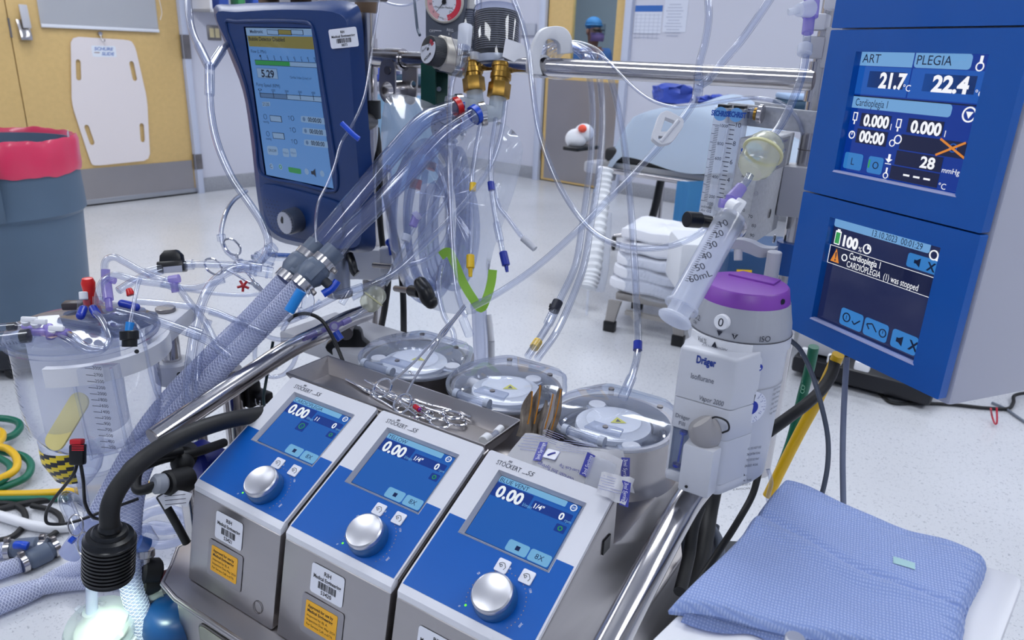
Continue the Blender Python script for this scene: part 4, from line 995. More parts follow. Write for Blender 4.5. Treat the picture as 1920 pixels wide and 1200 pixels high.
# hinge and grey mounting block that tie the tower to its mast
mb = MB(); hq = U(1545,90,1.06)
mb.box((.03,.034,.03),(0,0,0),LTGREY,fr(hq,EX,EY) @ T(-.012,0,-.0),.003); mb.box((.026,.03,.055),(0.014,0,0),LTGREY,fr(hq,EX,EY),.003)
mb.box((.028,.034,.022),(0,0,0),WHITE,fr(hq,EX,EY) @ T(-.014,0,.034),.003); mb.box((.03,.034,.06),(0,0,0),WHITE,fr(hq,EX,EY) @ T(.008,0,.08),.003); mb.build('hinge',tow)
mb = MB(); gq = [U(1468,325,1.12),U(1446,432,1.12)]
mb.box((.075,.06,gq[0].z - gq[1].z),(0,0,0),LTGREY,fr(V(PX,PY,(gq[0].z + gq[1].z) / 2),V(1,-.25,0),V(.25,1,0)),.003); mb.build('mount_block',tow)
mb = MB(); mb.cyl((PX,PY,U(1470,500,1.2).z - .03),(PX,PY,U(1480,470,1.2).z),.026,PBLUE,seg=28); one(mb,'post_sleeve','bright blue sleeve low on the right mast behind the purple dial','sleeve')
# ------------------------------------------------------------------ anaesthetic vaporizer
vt = U(1400,530,.825)
MV = fr(V(vt.x,vt.y,vt.z - .245),EX,EY)
VG = pmat('vaporizer grey','C6C8D0',.38); VG2 = pmat('dial grey','A6A8B0',.42); PURP = pmat('purple plastic','7F3FA6',.4); VKN = pmat('fill knob grey','A39F9E',.45)
vap = thing('vaporizer','light grey vaporizer with a purple dial top between pumps and screens','vaporizer',MV)
mb = MB(); mb.lathe([(0,.012),(.046,.012),(.052,.02),(.0535,.06),(.0545,.175),(.0565,.180),(.0565,.193),(0,.193)],VG,MV,64)
mb.lathe([(.0548,.138),(.0551,.1385),(.0548,.139)],VG2,MV,64); mb.build('body',vap)
FV = MV @ fr(V(0,-.0755,0),V(1,0,0),V(0,0,1))
mb = MB(); plan = [(-.0395,-.0755),(.0195,-.0755),(.024,-.072),(.036,-.045),(.042,-.03),(.04,.0),(-.04,.0),(-.042,-.06),(-.0415,-.073)]
b = bmesh.new(); lo = [b.verts.new((p[0],p[1],.1235)) for p in plan]
hi = [b.verts.new((p[0],p[1],.1825 + max(0,min(1,(p[1] + .0755) / .03)) * .003)) for p in plan]
nn = len(plan); b.faces.new(lo[::-1]); b.faces.new(hi)
for i in range(nn): b.faces.new((lo[i],lo[(i+1) % nn],hi[(i+1) % nn],hi[i]))
bmesh.ops.bevel(b,geom=[e for e in b.edges if e.verts[0].co.z > .15 and e.verts[1].co.z > .15],offset=.004,segments=3,profile=.5,affect='EDGES'); mb.bm(b,VG,MV)
mb.build('upper_cover',vap)
mb = MB(); mb.text('Dräger',-.0215,.1685,.0085,pmat('logo deep blue','10348C',.4),FV,.0215,bold=.035,z=.0006)
mb.text('Isoflurane',-.0252,.1490,.0065,pmat('print grey','5A5E6A',.5),FV,.0255,z=.0006); mb.text('Vapor 2000',-.0128,.1262,.006,pmat('print grey','5A5E6A',.5),FV,.027,z=.0006,shear=.2)
Mt = MV @ fr(V(-.008,-.060,.1842),V(1,0,0),V(0,.03,.003)) ; mb.text('AUTO',0,.003,.005,pmat('print grey','5A5E6A',.5),Mt,.013,'C',z=.0012); mb.text('EXCLUSION',0,-.004,.005,pmat('print grey','5A5E6A',.5),Mt,.027,'C',z=.0012)
mb.build('lettering',vap)
mb = MB(); plan2 = [(-.0185,-.0755),(.0195,-.0755),(.024,-.072),(.036,-.045),(.042,-.03),(.04,.0),(-.04,.0),(-.042,-.06),(-.0415,-.073),(-.0395,-.0755),(-.038,-.0755),(-.038,-.066),(-.0185,-.066)]
mb.prism(plan2,.030,.085,VG,MV,.0); plan3 = [(-.0395,-.0755)] + plan[1:]; mb.prism(plan3,.085,.1225,VG,MV,.0012); mb.prism(plan3,.016,.030,VG,MV,.003)
mb.text('Dräger',-.0285,.098,.005,pmat('print grey','5A5E6A',.5),FV,.0165,'C',z=.0006); mb.text('Fill',-.0285,.0895,.005,pmat('print grey','5A5E6A',.5),FV,align='C',z=.0006)
mb.build('lower_cover',vap)
mb = MB(); mb.prism([(-.019,-.070),(-.0185,-.092),(.0155,-.092),(.020,-.070)],.018,.078,VG,MV,.003); mb.cyl(FV @ V(-.009,.026,.017),FV @ V(-.009,.026,.0178),.0018,BLACK,seg=12); mb.build('filler_block',vap)
mb = MB(); kM = MV @ T(-.001,-.076,.090) @ RX(.75)
vs = []; K = 40
for z,r,sq in ((-.012,.0175,1),(.004,.0182,1),(.013,.0165,.8),(.027,.0125,.32),(.029,.0105,.25)):
    for i in range(K): t = 2*PI*i/K; vs.append((r * math.cos(t),r * math.sin(t) * sq,z))
fs = [(j*K + i,j*K + (i+1) % K,(j+1)*K + (i+1) % K,(j+1)*K + i) for j in range(4) for i in range(K)] + [tuple(range(4*K,5*K)),tuple(range(K))[::-1]]
mb.add(vs,fs,VKN,kM @ RZ(.9)); mb.build('fill_knob',vap)
mb = MB(); mb.tube([FV @ V(.002,.108,.012),FV @ V(.010,.117,.012),FV @ V(.022,.114,.008),FV @ V(.0245,.103,.004),FV @ V(.018,.097,.004)],.0011,BLACK,8); mb.build('tether',vap)
mb = MB(); mb.box((.0185,.0006,.053),(-.0285,-.0745,.0575),clear('sight glass','EAF0F8','A0AAC8',.8,.05,.1),MV); gl_ = mb.build('sight_glass',vap)
mb = MB(); mb.cyl(MV @ V(-.029,-.070,.040),MV @ V(-.027,-.070,.076),.0013,BLUEC); mb.lathe([(.0036,0),(.0052,0),(.0052,.003),(.0036,.003),(.0036,0)],BLUEC2,MV @ T(-.030,-.070,.034),16); mb.lathe([(.003,0),(.0044,0),(.0044,.003),(.003,.003),(.003,0)],BLUEC,MV @ T(-.027,-.070,.077),16); mb.build('level_rod',gl_)
# dial
mb = MB(); K = 120; vs = []
for z,r,fl in ((.1935,.0553,0),(.195,.0556,0),(.206,.0545,.2),(.216,.0522,1),(.2285,.0498,1)):
    for i in range(K):
        t = 2*PI*i/K; back = 0 if (-2.15 < (t - 2*PI if t > PI else t) < -1.2) else fl
        vs.append(((r - .0009 * back * (1 if i % 6 < 1 else 0)) * math.cos(t),(r - .0009 * back * (1 if i % 6 < 1 else 0)) * math.sin(t),z))
fs = [(j*K + i,j*K + (i+1) % K,(j+1)*K + (i+1) % K,(j+1)*K + i) for j in range(4) for i in range(K)] + [tuple(range(4*K,5*K))]
mb.add(vs,fs,VG2,MV); mb.lathe([(.0564,.1928),(.0568,.1933),(.0564,.1938)],INK,MV,64)
def cyl_text(s_,ang,z,h,mat,r,tilt=-.08,w=None,al='C'):
    t = math.radians(ang); n = V(math.cos(t),math.sin(t),0); M = MV @ fr(n * r + V(0,0,z),V(-n.y,n.x,0),V(0,0,1) - n * (-tilt)); mb.text(s_,0,0,h,mat,M,w,al,z=.0006); return M
cyl_text('ISO',-47,.1965,.0062,INK,.0560); cyl_text('0.2',-132,.2045,.006,INK,.0553); cyl_text('0.4',-145,.207,.005,INK,.0552); cyl_text('ON',-136,.1985,.0035,INK,.0557)
M = cyl_text('',-97,.1965,.005,INK,.0557); mb.flat([(-.0035,.006),(.0035,.006),(0,0)][::-1],.0007,INK,M)
M = cyl_text('',-80,.1965,.005,INK,.0557); mb.flat([(-.0035,.006),(.0035,.006),(0,0)][::-1],.0007,INK,M); mb.text('T',0,.0022,.0035,WHITEP,M,align='C',z=.0009)
dl = mb.build('dial',vap)
mb = MB(); t = math.radians(-96); n = V(math.cos(t),math.sin(t),0); M = MV @ frz(n * .0525 + V(0,0,.2125),n + V(0,0,.12),V(-n.y,n.x,0)); mb.lathe([(0,0),(.0085,0),(.0085,.0045),(.0078,.006),(0,.006)],WHITEP,M,28); mb.text('0',0,-.0045,.0092,INK,M,align='C',z=.0063); mb.build('zero_button',dl)
mb = MB(); mb.lathe([(.0478,.2275),(.0492,.2285),(.0462,.2435),(.0445,.245),(0,.2452)],PURP,MV,72)
mb.prism([(-.028,.012),(.026,.012),(.024,.036),(-.022,.036)],.243,.2475,PURP,MV @ RZ(-.15),.0015)
n = V(math.cos(-.35),math.sin(-.35),0); mb.lathe([(0,0),(.0035,0),(.0035,.0012),(0,.0012)],BLACK,MV @ frz(n * .0470 + V(0,0,.236),n),16); mb.build('purple_cap',dl)
mb = MB()
for i in range(17):
    pass
t0,t1 = -136,-60; vs = []; K = 24
for r,z in ((.0560,.1815),(.0588,.1815),(.0588,.1922),(.0560,.1922)):
    for i in range(K + 1): t = math.radians(t0 + (t1 - t0) * i / K); vs.append((r * math.cos(t),r * math.sin(t),z))
w = K + 1; fs = [(j*w + i,j*w + i + 1,((j+1) % 4)*w + i + 1,((j+1) % 4)*w + i) for j in range(4) for i in range(K)] + [(0,w,2*w,3*w),(K,3*w+K,2*w+K,w+K)]
mb.add(vs,fs,WHITEP,MV); cyl_text('Vol.%',-115,.1845,.0055,INK,.0590,0,.013); M = cyl_text('',-99,.1835,.005,INK,.0590,0); mb.flat([(-.0035,0),(.0035,0),(0,.007)],.0007,INK,M); mb.build('scale_band',vap)
mb = MB(); M = cyl_text('',-48,.166,.005,INK,.0549,0); mb.flat(circ(0,0,.0042,20),.0006,BLUEC2,M); mb.flat(circ(-.001,.001,.0016,10),.0008,WHITEP,M); mb.flat(circ(.0013,-.001,.001,10),.0008,WHITEP,M); mb.build('blue_dot',vap)
mb = MB(); M = cyl_text('',-50,.118,.005,INK,.0552,0)
def wrapc(M,pts,mat,z):      # drape a flat outline round the body
    mb.add([MV.inverted() @ MV @ V(0,0,0) for _ in ()],[],mat)
K = 40; vs = [(0,0,0)]
def onbody(u,v,ang=-50,z=.118,r=.0552): t = math.radians(ang) + u / r; return V(r * math.cos(t),r * math.sin(t),z + v)
def disc(ru,mat,rr,u=0,v=0): mb.add([onbody(u,v,r=rr)] + [onbody(u + ru * math.cos(2*PI*i/K),v + ru * math.sin(2*PI*i/K),r=rr) for i in range(K)],[(0,1 + i,1 + (i+1) % K) for i in range(K)],mat,MV)
disc(.0195,STICK,.0555); disc(.0085,BLUEC2,.0558)
for i in range(12): a = 2*PI*i/12; p = onbody(.0125 * math.cos(a),.0125 * math.sin(a),r=.0559); t = math.atan2(p.y,p.x); nrm = V(math.cos(t),math.sin(t),0); mb.text(str(i + 1),0,0,.003,INKB,MV @ fr(p,V(-nrm.y,nrm.x,0),V(0,0,1)),align='C',rot=a - PI/2,z=0)
for i,ch in enumerate('Dräger Service · Inspection · '): a = 2.5 - 2*PI*i/30; p = onbody(.0165 * math.cos(a),.0165 * math.sin(a),r=.0559); t = math.atan2(p.y,p.x); nrm = V(math.cos(t),math.sin(t),0); mb.text(ch,0,0,.0026,INKB,MV @ fr(p,V(-nrm.y,nrm.x,0),V(0,0,1)),align='C',rot=a - PI/2,z=0)
mb.add([onbody(-.002,.006,r=.0560),onbody(.002,.006,r=.0560),onbody(.003,.016,r=.0560),onbody(-.003,.016,r=.0560)],[(0,1,2,3)],BLACK,MV); mb.build('service_sticker',vap)
mb = MB()
for i,s_ in enumerate(('WARNING: DO NOT USE','WITH CONCENTRATIONS','FAILURE TO DO SO MAY','INCREASED RISK')): cyl_text(s_,-40,.064 - i * .0075,.003,INK,.0537,0,.026)
M = cyl_text('',-48,.03,.005,INK,.0537,0); mb.flat([(-.0055,0),(.0055,0),(0,.009)],.0004,INK,M); mb.flat([(-.004,.001),(.004,.001),(0,.0075)],.0006,STICK,M); mb.text('!',0,.0015,.0045,INK,M,align='C',z=.0008)
for i,s_ in enumerate(('CAUTION: THIS','DEVICE TO BE USED BY','A PHYSICIAN')): cyl_text(s_,-44,.022 - i * .0055,.0028,INK,.0534,0,.022)
for i in range(6): cyl_text('Dräger Medical' if i % 2 else 'Lübeck Germany',-14,.135 - i * .006,.003,INK,.0549,0,.016)
mb.build('warning_print',vap)

# grey locking lever behind the purple dial
lv = thing('locking_lever','grey curved locking lever standing behind the purple dial','lever',U(1442,500,.90))
mb = MB(); a = U(1442,540,.90); mb.cyl(V(a.x,a.y,a.z - .02),V(a.x,a.y,U(1444,465,.90).z),.0085,LTGREY,bev=.001); mb.build('stem',lv)
mb = MB(); p = [U(1368,452,.89),U(1385,447,.89),U(1410,452,.895),U(1432,462,.90),U(1456,464,.905)]
vs = [];
q = spline(p,5); m = len(q)
for i,c in enumerate(q):
    h = .008 + .006 * math.sin(PI * min(1,i / m)) ; wv = .008
    for dx,dz in ((-1,0),(1,0),(1,-1),(-1,-1)): vs.append(c + EY * (dx * wv) + V(0,0,dz * h))
fs = [(i*4 + k,i*4 + (k+1) % 4,(i+1)*4 + (k+1) % 4,(i+1)*4 + k) for i in range(m - 1) for k in range(4)] + [(0,1,2,3),((m-1)*4 + 3,(m-1)*4 + 2,(m-1)*4 + 1,(m-1)*4)]
mb.add(vs,fs,LTGREY); mb.cyl(U(1384,468,.89),U(1384,488,.89),.005,LTGREY); mb.build('handle',lv)

# ------------------------------------------------------------------ gas blender with twin flow tubes
BZ = 1.08
MBL = fr(U(1341,196,BZ),EX,V(0,0,1)) @ RZ(-.03)
bln = thing('gas_blender','grey gas blender box with two clear flow tubes left of the right mast','blender',MBL)
SPECK = pmat('speckled grey paint','B4B6BC',.5,noise=.12,nscale=160)
o_ = pf(MBL,1386,258); b2 = pf(MBL,1372,448); rr_ = pf(MBL,1432,262)
wB = rr_[0] - o_[0];
mb = MB(); yB = pf(MBL,1400,470)[1]
mb.prism(rrect(o_[0],yB,o_[0] + wB,o_[1],.002),-.19,0,SPECK,MBL,.0015);
for (x,y) in ((1377,353),(1418,363),(1379,380)): p = pf(MBL,x,y); mb.cyl(MBL @ V(*p,0),MBL @ V(*p,.0015),.0032,STEEL2,seg=12)
NB = pmat('logo mid blue','1E4FA8',.4)
p = pf(MBL,1388,290); mb.flat(circ(p[0] + .018,p[1] + .006,.014,20),.0004,pmat('logo pale blue','6FA8E0',.4),MBL); mb.text('SECHRIST',p[0],p[1],.0095,NB,MBL,.040,bold=.05,z=.0007)
tpx(mb,MBL,'AIR/OXYGEN MIXER',(1390,332),(1424,337),4,INK)
MBS = MBL @ fr(V(o_[0] + wB + .0003,0,0),V(0,0,-1),V(0,1,0))
mb.flat([(.02,o_[1] - .052),(.16,o_[1] - .052),(.16,o_[1] - .004),(.02,o_[1] - .004)],.0003,pmat('plate grey','8F9198',.4,.3),MBS)
for i,s_ in enumerate(('CAUTION: THIS DEVICE TO BE USED BY','OR UNDER THE ORDER OF A PHYSICIAN','ALARM: REDUCED PRESSURE, MIXER IN','MALFUNCTION OF THIS DEVICE','USE DEVICE ONLY WITH A FUNCTIONING','OXYGEN ANALYZER')): mb.text(s_,.025,o_[1] - .011 - i * .0075,.0032,INKB,MBS,.12 if i % 2 == 0 else .09,z=.0007)
for (x,y) in ((1442,400),(1451,448)): p = pf(MBS,x,y); mb.cyl(MBS @ V(*p,0),MBS @ V(*p,.001),.0065,BLACK,seg=16); mb.ring(MBS @ V(*p,0),MBS @ V(*p,.0016),.0075,.0062,STEEL2,18)
mb.build('case',bln)
mb = MB(); mb.box((.16,.03,.012),(0,0,0),SPECK,MBL @ T(.09,-.012,-.03),.002); mb.prism([pf(MBL,*p) for p in ((1400,192),(1470,200),(1474,236),(1398,230))][::-1],-.05,-.04,SPECK,MBL,.001); p = pf(MBL,1459,217); mb.cyl(MBL @ V(*p,-.041),MBL @ V(*p,-.0385),.008,BLACK,seg=18); mb.ring(MBL @ V(*p,-.041),MBL @ V(*p,-.036),.0095,.008,STEEL2,18); mb.build('top_bracket',bln)
FTM = clear('flow tube acrylic','FAFBFE','D6DCEA',.8,.06,.42,'F2F5FA')
for k,(xa,xb,ya,yb,lab,n) in enumerate(((1341,1371,200,402,('1000','800','600','400','200','100'),0),(1371,1400,202,395,('10','8','6','4','2'),1))):
    tl = pf(MBL,xa,ya); trr = pf(MBL,xb,ya + 3); bl_ = pf(MBL,xa - 32,yb)
    w_ = trr[0] - tl[0] - .0015; h_ = tl[1] - bl_[1]
    mb = MB(); mb.prism(rrect(tl[0],bl_[1],tl[0] + w_,tl[1],.002),-.024,.002,FTM,MBL,.0015); ft = mb.build('flow_tube',bln)
    mb = MB(); lx = tl[0] + w_ * .5; nt = 46 if k == 0 else 17
    for i in range(nt):
        yy = bl_[1] + h_ * (.14 + .70 * i / (nt - 1)); big = (i % 5 == 0) if k == 0 else (i % 4 == 0); l_ = .010 if big else .006 + (.001 if k else 0)
        mb.flat([(lx - l_,yy),(lx,yy),(lx,yy + .0007 + .0004 * k),(lx - l_,yy + .0007 + .0004 * k)],.0024,INK,MBL)
    for s_,f_ in zip(lab,((.84,.68,.545,.375,.19,.12) if k == 0 else (.84,.665,.49,.315,.14))): mb.text(s_,lx + .0012,bl_[1] + h_ * f_ - .0018,.0046 + .002 * k,INK,MBL,z=.0024)
    if k == 0: mb.text('ml/min',lx - .008,bl_[1] + h_ * .075,.004,INK,MBL,z=.0024); mb.text('Air O2',lx - .008,bl_[1] + h_ * .04,.004,INK,MBL,z=.0024)
    mb.flat(circ(lx - .001,tl[1] - .009,.010,18),.0023,pmat('logo pale blue','6FA8E0',.4),MBL); mb.text('SECHRIST',lx - .0145,tl[1] - .012,.0072,NB,MBL,.028,bold=.05,z=.0026); mb.build('scale',ft)
    mb = MB(); mb.cyl(MBL @ V(lx + .002,bl_[1] + .004,-.011),MBL @ V(lx + .002,tl[1] - .02,-.011),.004,clear('inner bore','F2F5FA','BAC2DA',.8,.06),seg=14); mb.ball(MBL @ V(lx + .002,bl_[1] + .012,-.011),.0036,BLACK); mb.build('bore',ft)
    mb = MB(); mb.box((w_ * .7,.006,.02),(lx,tl[1] + .001,-.010),BLACK,MBL,.001); mb.build('top_cap',ft)
mb = MB(); mb.cyl(MBL @ V(*pf(MBL,1400,212),-.01),MBL @ V(*pf(MBL,1418,214),-.01),.008,clear('clear fitting','E8ECF6','98A2C2',1)); mb.cyl(MBL @ V(*pf(MBL,1418,214),-.01),MBL @ V(*pf(MBL,1427,215),-.01),.0135,STEEL2,bev=.001); mb.cyl(MBL @ V(*pf(MBL,1411,214),-.01),MBL @ V(*pf(MBL,1416,214.5),-.01),.009,BRASS); mb.build('side_fitting',bln)
mb = MB(); kk = U(1378,426,1.06); Mk = fr(kk,MBL.col[0].xyz,MBL.col[1].xyz); mb.lathe([(0,0),(.0175,0),(.0185,.004),(.017,.013),(.012,.016),(0,.0165)],STEEL2,Mk,32); mb.cyl(Mk @ V(0,.003,.0165),Mk @ V(0,.003,.0172),.003,BLACK,seg=12)
for i,s_ in enumerate(('60','70','80','90')): t = math.radians(75 - i * 30); mb.text(s_,.027 * math.cos(t),.027 * math.sin(t) - .002,.0045,INK,Mk,align='C',z=.001)
mb.build('mix_knob',bln)
mb = MB(); mb.cyl(U(1287,411,1.05),U(1312,413,1.06),.0115,BLACK,bev=.001,seg=24); mb.cyl(U(1312,413,1.06),U(1330,416,1.07),.009,BLACK); mb.build('black_knob',bln)

# ------------------------------------------------------------------ big syringe hanging from its pressure dome
SYM = clear('syringe barrel','FAFBFE','CDD4E8',.9,.08,.38,'F2F5FC')
st,sb_ = U(1374,402,.765),U(1277,577,.735)
sx = (sb_ - st).normalized()
MSY = frz(st,sx,wx((1,.3,0)))
L_ = (sb_ - st).length
syr = thing('large_syringe','large 60 mL syringe hanging tilted in front of the gas blender','syringe',MSY)
mb = MB(); mb.lathe([(.002,-.006),(.0045,-.006),(.0045,0),(.0145,.003),(.0152,.006),(.0152,L_ - .004),(.0175,L_ - .003),(.0178,L_),(.0152,L_)],SYM,MSY,40); brl = mb.build('barrel',syr)
mb = MB()
vdir = (EYE - (st + sb_) / 2); vdir = (vdir - sx * vdir.dot(sx)).normalized(); left = wx((-1,0,0)); left = (left - sx * left.dot(sx)).normalized()
tn = (vdir * .8 + left * .6).normalized()
for i in range(29):
    yy = .022 + (L_ - .045) * i / 28; ll = .004 if i % 5 else .007
    c0 = st + sx * yy
    for k in range(3):
        a0 = -.05 + k * ll / 3 / .0154; a1 = -.05 + (k + 1) * ll / 3 / .0154
        pp = []
        for a in (a0,a1): d = (tn * math.cos(a) + tn.cross(sx) * math.sin(a)); pp.append(d * .01545)
        mb.add([c0 + pp[0],c0 + pp[1],c0 + pp[1] + sx * .0006,c0 + pp[0] + sx * .0006],[(0,1,2,3)],INK)
for i,s_ in enumerate(('10','20','30','40','50','60mL')):
    yy = .022 + (L_ - .045) * (i + .1) / 5.3; c0 = st + sx * yy; d = (vdir * .98 + left * .16).normalized()
    Mx = frz(c0 + d * .0158,d,wx((.96,-.22,.1))); mb.text(s_,-.004,-.002,.0072,INK,Mx,z=.0003)
mb.build('graduations',brl)
mb = MB(); mb.lathe([(0,.006),(.0148,.0075),(.0150,.009),(.0138,.011),(.0150,.013),(.0150,.0165),(0,.0165)],pmat('grey stopper','5C6474',.5),MSY,32); pl = mb.build('plunger_stopper',syr)
mb = MB()
for a in (0,PI / 2): mb.box((.0025,.024,L_ - .005),(0,0,.0165 + (L_ - .005) / 2),FROST,MSY @ RZ(a + .4))
mb.lathe([(0,L_ + .012),(.017,L_ + .012),(.0178,L_ + .0135),(.017,L_ + .0155),(0,L_ + .0155)],FROST,MSY,32); mb.build('plunger_rod',syr)
DOM = clear('amber dome','FAFAF0','D8D8BC',.9,.06,.30,'F2F3E2')
d0,d1 = U(1447,256,.79),U(1407,327,.775); dz = (d1 - d0).normalized(); dl_ = (d1 - d0).length
MD = frz(d0,dz)
dom = thing('pressure_dome','pale yellow clear dome capsule above the large syringe','capsule',MD)
mb = MB(); R_d = .0195; mb.lathe([(0,.001),(.009,.002),(.0155,.006),(.0190,.0125),(R_d,.020),(R_d,dl_ - .016),(.0175,dl_ - .008),(.012,dl_ - .002),(0,dl_)],DOM,MD,36); mb.build('shell',dom)
mb = MB(); mb.lathe([(R_d,.021),(.0218,.0212),(.0222,.0225),(.0218,.0238),(R_d,.024)],pmat('cream ring','DCD9A8',.4),MD,36); mb.build('seam_ring',dom)
dt = thing('dome_line','clear tube with lilac stopcock running up from the yellow dome','tubing',U(1470,225,.80))
mb = MB(); mb.tube([U(1447,257,.79),U(1466,230,.795),U(1485,192,.80),U(1499,155,.805),U(1508,118,.81),U(1512,80,.815)],.0042,CLEARB,14); mb.build('tube',dt)
mb = MB(); mb.cyl(U(1508,102,.81),U(1510,84,.812),.0078,FROST,bev=.001); mb.cyl(U(1514,62,.817),U(1517,34,.819),.0062,LILAC); mb.cyl(U(1512,82,.815),U(1514,60,.817),.0042,CLEAR); mb.build('luer_connector',dt)
mb = MB(); mb.cyl(U(1519,32,.82),U(1524,-20,.82),.0085,LILAC); mb.build('stopcock_body',dt)
mb = MB(); mb.cyl(U(1518,16,.81),U(1498,19,.80),.0095,FROST,r2=.007); mb.cyl(U(1498,19,.80),U(1478,23,.80),.0035,FROST); mb.build('stopcock_handle',dt)
sc_ = thing('stopcock','lilac stopcock with white handle between the yellow dome and the large syringe','stopcock',U(1372,375,.77))
mb = MB(); mb.tube([U(1407,327,.775),U(1398,342,.775),U(1386,358,.772)],.0042,CLEARB,12); mb.build('tube',sc_)
mb = MB(); mb.cyl(U(1391,350,.772),U(1372,374,.769),.006,LILAC,r2=.0075); mb.cyl(U(1373,372,.769),U(1366,402,.766),.007,LILAC); mb.cyl(U(1349,380,.767),U(1372,384,.767),.005,LILAC); mb.build('body',sc_)
mb = MB(); mb.cyl(U(1368,384,.762),U(1382,392,.755),.0075,WHITEP); mb.box((.011,.028,.005),(0,0,0),WHITEP,fr(U(1379,396,.757),wx((.8,.5,0)),wx((.5,-.85,0))),.002); mb.build('handle',sc_)

# ------------------------------------------------------------------ table and folded towel
TH = .70
def th(x,y,h=TH): return UH(x,y,h)
tb = thing('side_table','white plastic side table under the folded blue towel','table',V(.42,.60,0))
poly = [th(*p) for p in ((1470,958),(1888,1071),(1905,1076),(1916,1084),(1917,1098),(1830,1330),(1085,1330))]
mb = MB(); mb.prism([(p.x,p.y) for p in poly][::-1],TH - .02,TH,WHITE,None,.004); mb.build('tabletop',tb)
c = sum((Vector(p) for p in poly),V(0,0,0)) / len(poly)
mb = MB(); mb.cyl((.50,.54,.03),(.50,.54,TH - .02),.02,STEEL2); mb.build('column',tb)
mb = MB(); mb.cyl((.50,.54,.0),(.50,.54,.03),.2,LTGREY,bev=.01,seg=36); mb.build('foot',tb)
def towel_mat():
    m = bpy.data.materials.new('huck towel'); m.use_nodes = True; nt = m.node_tree; b = nt.nodes['Principled BSDF']; N = nt.nodes.new; L = nt.links.new
    tc = N('ShaderNodeTexCoord'); mp = N('ShaderNodeMapping'); mp.inputs['Rotation'].default_value = (0,0,.42); L(tc.outputs['Object'],mp.inputs[0])
    wv = []
    for d in ('X','Y'):
        w = N('ShaderNodeTexWave'); w.bands_direction = d; w.inputs['Scale'].default_value = 104 if d == 'X' else 76; w.inputs['Distortion'].default_value = 1.8; w.inputs['Detail'].default_value = 1; L(mp.outputs[0],w.inputs['Vector']); wv.append(w)
    mu = N('ShaderNodeMath'); mu.operation = 'MULTIPLY'; L(wv[0].outputs['Fac'],mu.inputs[0]); L(wv[1].outputs['Fac'],mu.inputs[1])
    nz = N('ShaderNodeTexNoise'); nz.inputs['Scale'].default_value = 700; L(tc.outputs['Object'],nz.inputs['Vector'])
    ad = N('ShaderNodeMath'); ad.operation = 'MULTIPLY_ADD'; ad.inputs[1].default_value = .35; L(nz.outputs['Fac'],ad.inputs[0]); L(mu.outputs[0],ad.inputs[2])
    r = N('ShaderNodeValToRGB'); r.color_ramp.elements[0].color = (*lin('7D92C8'),1); r.color_ramp.elements[1].color = (*lin('A2B3DE'),1); r.color_ramp.elements[0].position = .12; r.color_ramp.elements[1].position = .8
    L(ad.outputs[0],r.inputs[0]); L(r.outputs[0],b.inputs['Base Color'])
    bp = N('ShaderNodeBump'); bp.inputs['Strength'].default_value = .7; bp.inputs['Distance'].default_value = .0012; L(ad.outputs[0],bp.inputs['Height']); L(bp.outputs[0],b.inputs['Normal'])
    b.inputs['Roughness'].default_value = .9; b.inputs['Sheen Weight'].default_value = .2
    return m
TWM = towel_mat()
tw = thing('folded_towel','folded pale blue woven surgical towel lying on the white side table','towel',th(1560,1020))
hT = TH + .017
c00,c10,c11,c01 = [UH(*p,hT) for p in ((1476,893),(1853,1045),(1800,1235),(1262,1128))]
def bil(u,v): return (c00 * (1 - u) + c10 * u) * (1 - v) + (c01 * (1 - u) + c11 * u) * v
def tprof(u,v):
    ed = min(u,1 - u,v * 1.2,(1 - v) * 1.2)
    h = -.010 * max(0,1 - ed / .035) ** 2
    cr = .34 + .27 * u + .012 * math.sin(5 * u)                       # valley between the two folds
    h += -.0058 * math.exp(-((v - cr + .015) / .024) ** 2) + .0045 * math.exp(-((v - cr - .05) / .05) ** 2)
    h += -.0016 * math.exp(-((v - .075 - .01 * u) / .008) ** 2) - .0013 * math.exp(-((v - .045 - .005 * u) / .006) ** 2)   # hem seams
    h += .0018 * math.sin(9 * u + 3 * v) * math.sin(6 * v + 1) + .0012 * math.sin(17 * u - 8 * v)
    if u > .9: h += .0022 * math.sin(v * 75) * 1.5 * (u - .9) / .1 - .006 * ((u - .9) / .1) ** 2
    return h
def twf(u,v):
    p = bil(u,v); w = .006 * math.sin(v * 7 + 1) * (u - .5) * 2; return V(p.x + w * .6,p.y + .004 * math.sin(9 * u),hT + tprof(u,v))
mb = MB(); mb.surf(twf,90,70,TWM,None)
n_u = 90; rim = [twf(i / 60,0) for i in range(60)] + [twf(1,j / 50) for j in range(50)] + [twf(1 - i / 60,1) for i in range(60)] + [twf(0,1 - j / 50) for j in range(50)]
cx = sum(rim,V(0,0,0)) / len(rim); nr = len(rim); vs = rim + [V(p.x + (cx.x - p.x) * .006,p.y + (cx.y - p.y) * .006,p.z - .0045) for p in rim]
mb.add(vs,[(i,(i+1) % nr,nr + (i+1) % nr,nr + i) for i in range(nr)],TWM); mb.build('top_fold',tw,60)
mb = MB()
def tw2(u,v):
    p = bil(.02 + .96 * u,.03 + .965 * v); e = max(0,v - .9) / .1; return V(p.x + .012 * e * math.sin(u * 9),p.y - .014 * e * (1 + .3 * math.sin(20 * u)),TH + .0065 - .003 * math.sin(8 * u) * e + .001 * math.sin(11 * v))
mb.surf(tw2,60,40,TWM,None,.004)
mb.build('under_fold',tw,60)
mb = MB(); q = [twf(*p) + V(0,0,.0012) for p in ((.70,.31),(.79,.30),(.815,.36),(.73,.37))]
def tapef(u,v): return twf(.64 + .10 * u + .015 * v,.33 + .055 * v - .004 * u) + V(0,0,.0009)
mb.surf(tapef,10,5,pmat('green tape','A4C8CC',.6),None); one(mb,'tape_piece','small torn piece of pale green tape stuck on the blue towel','tape')
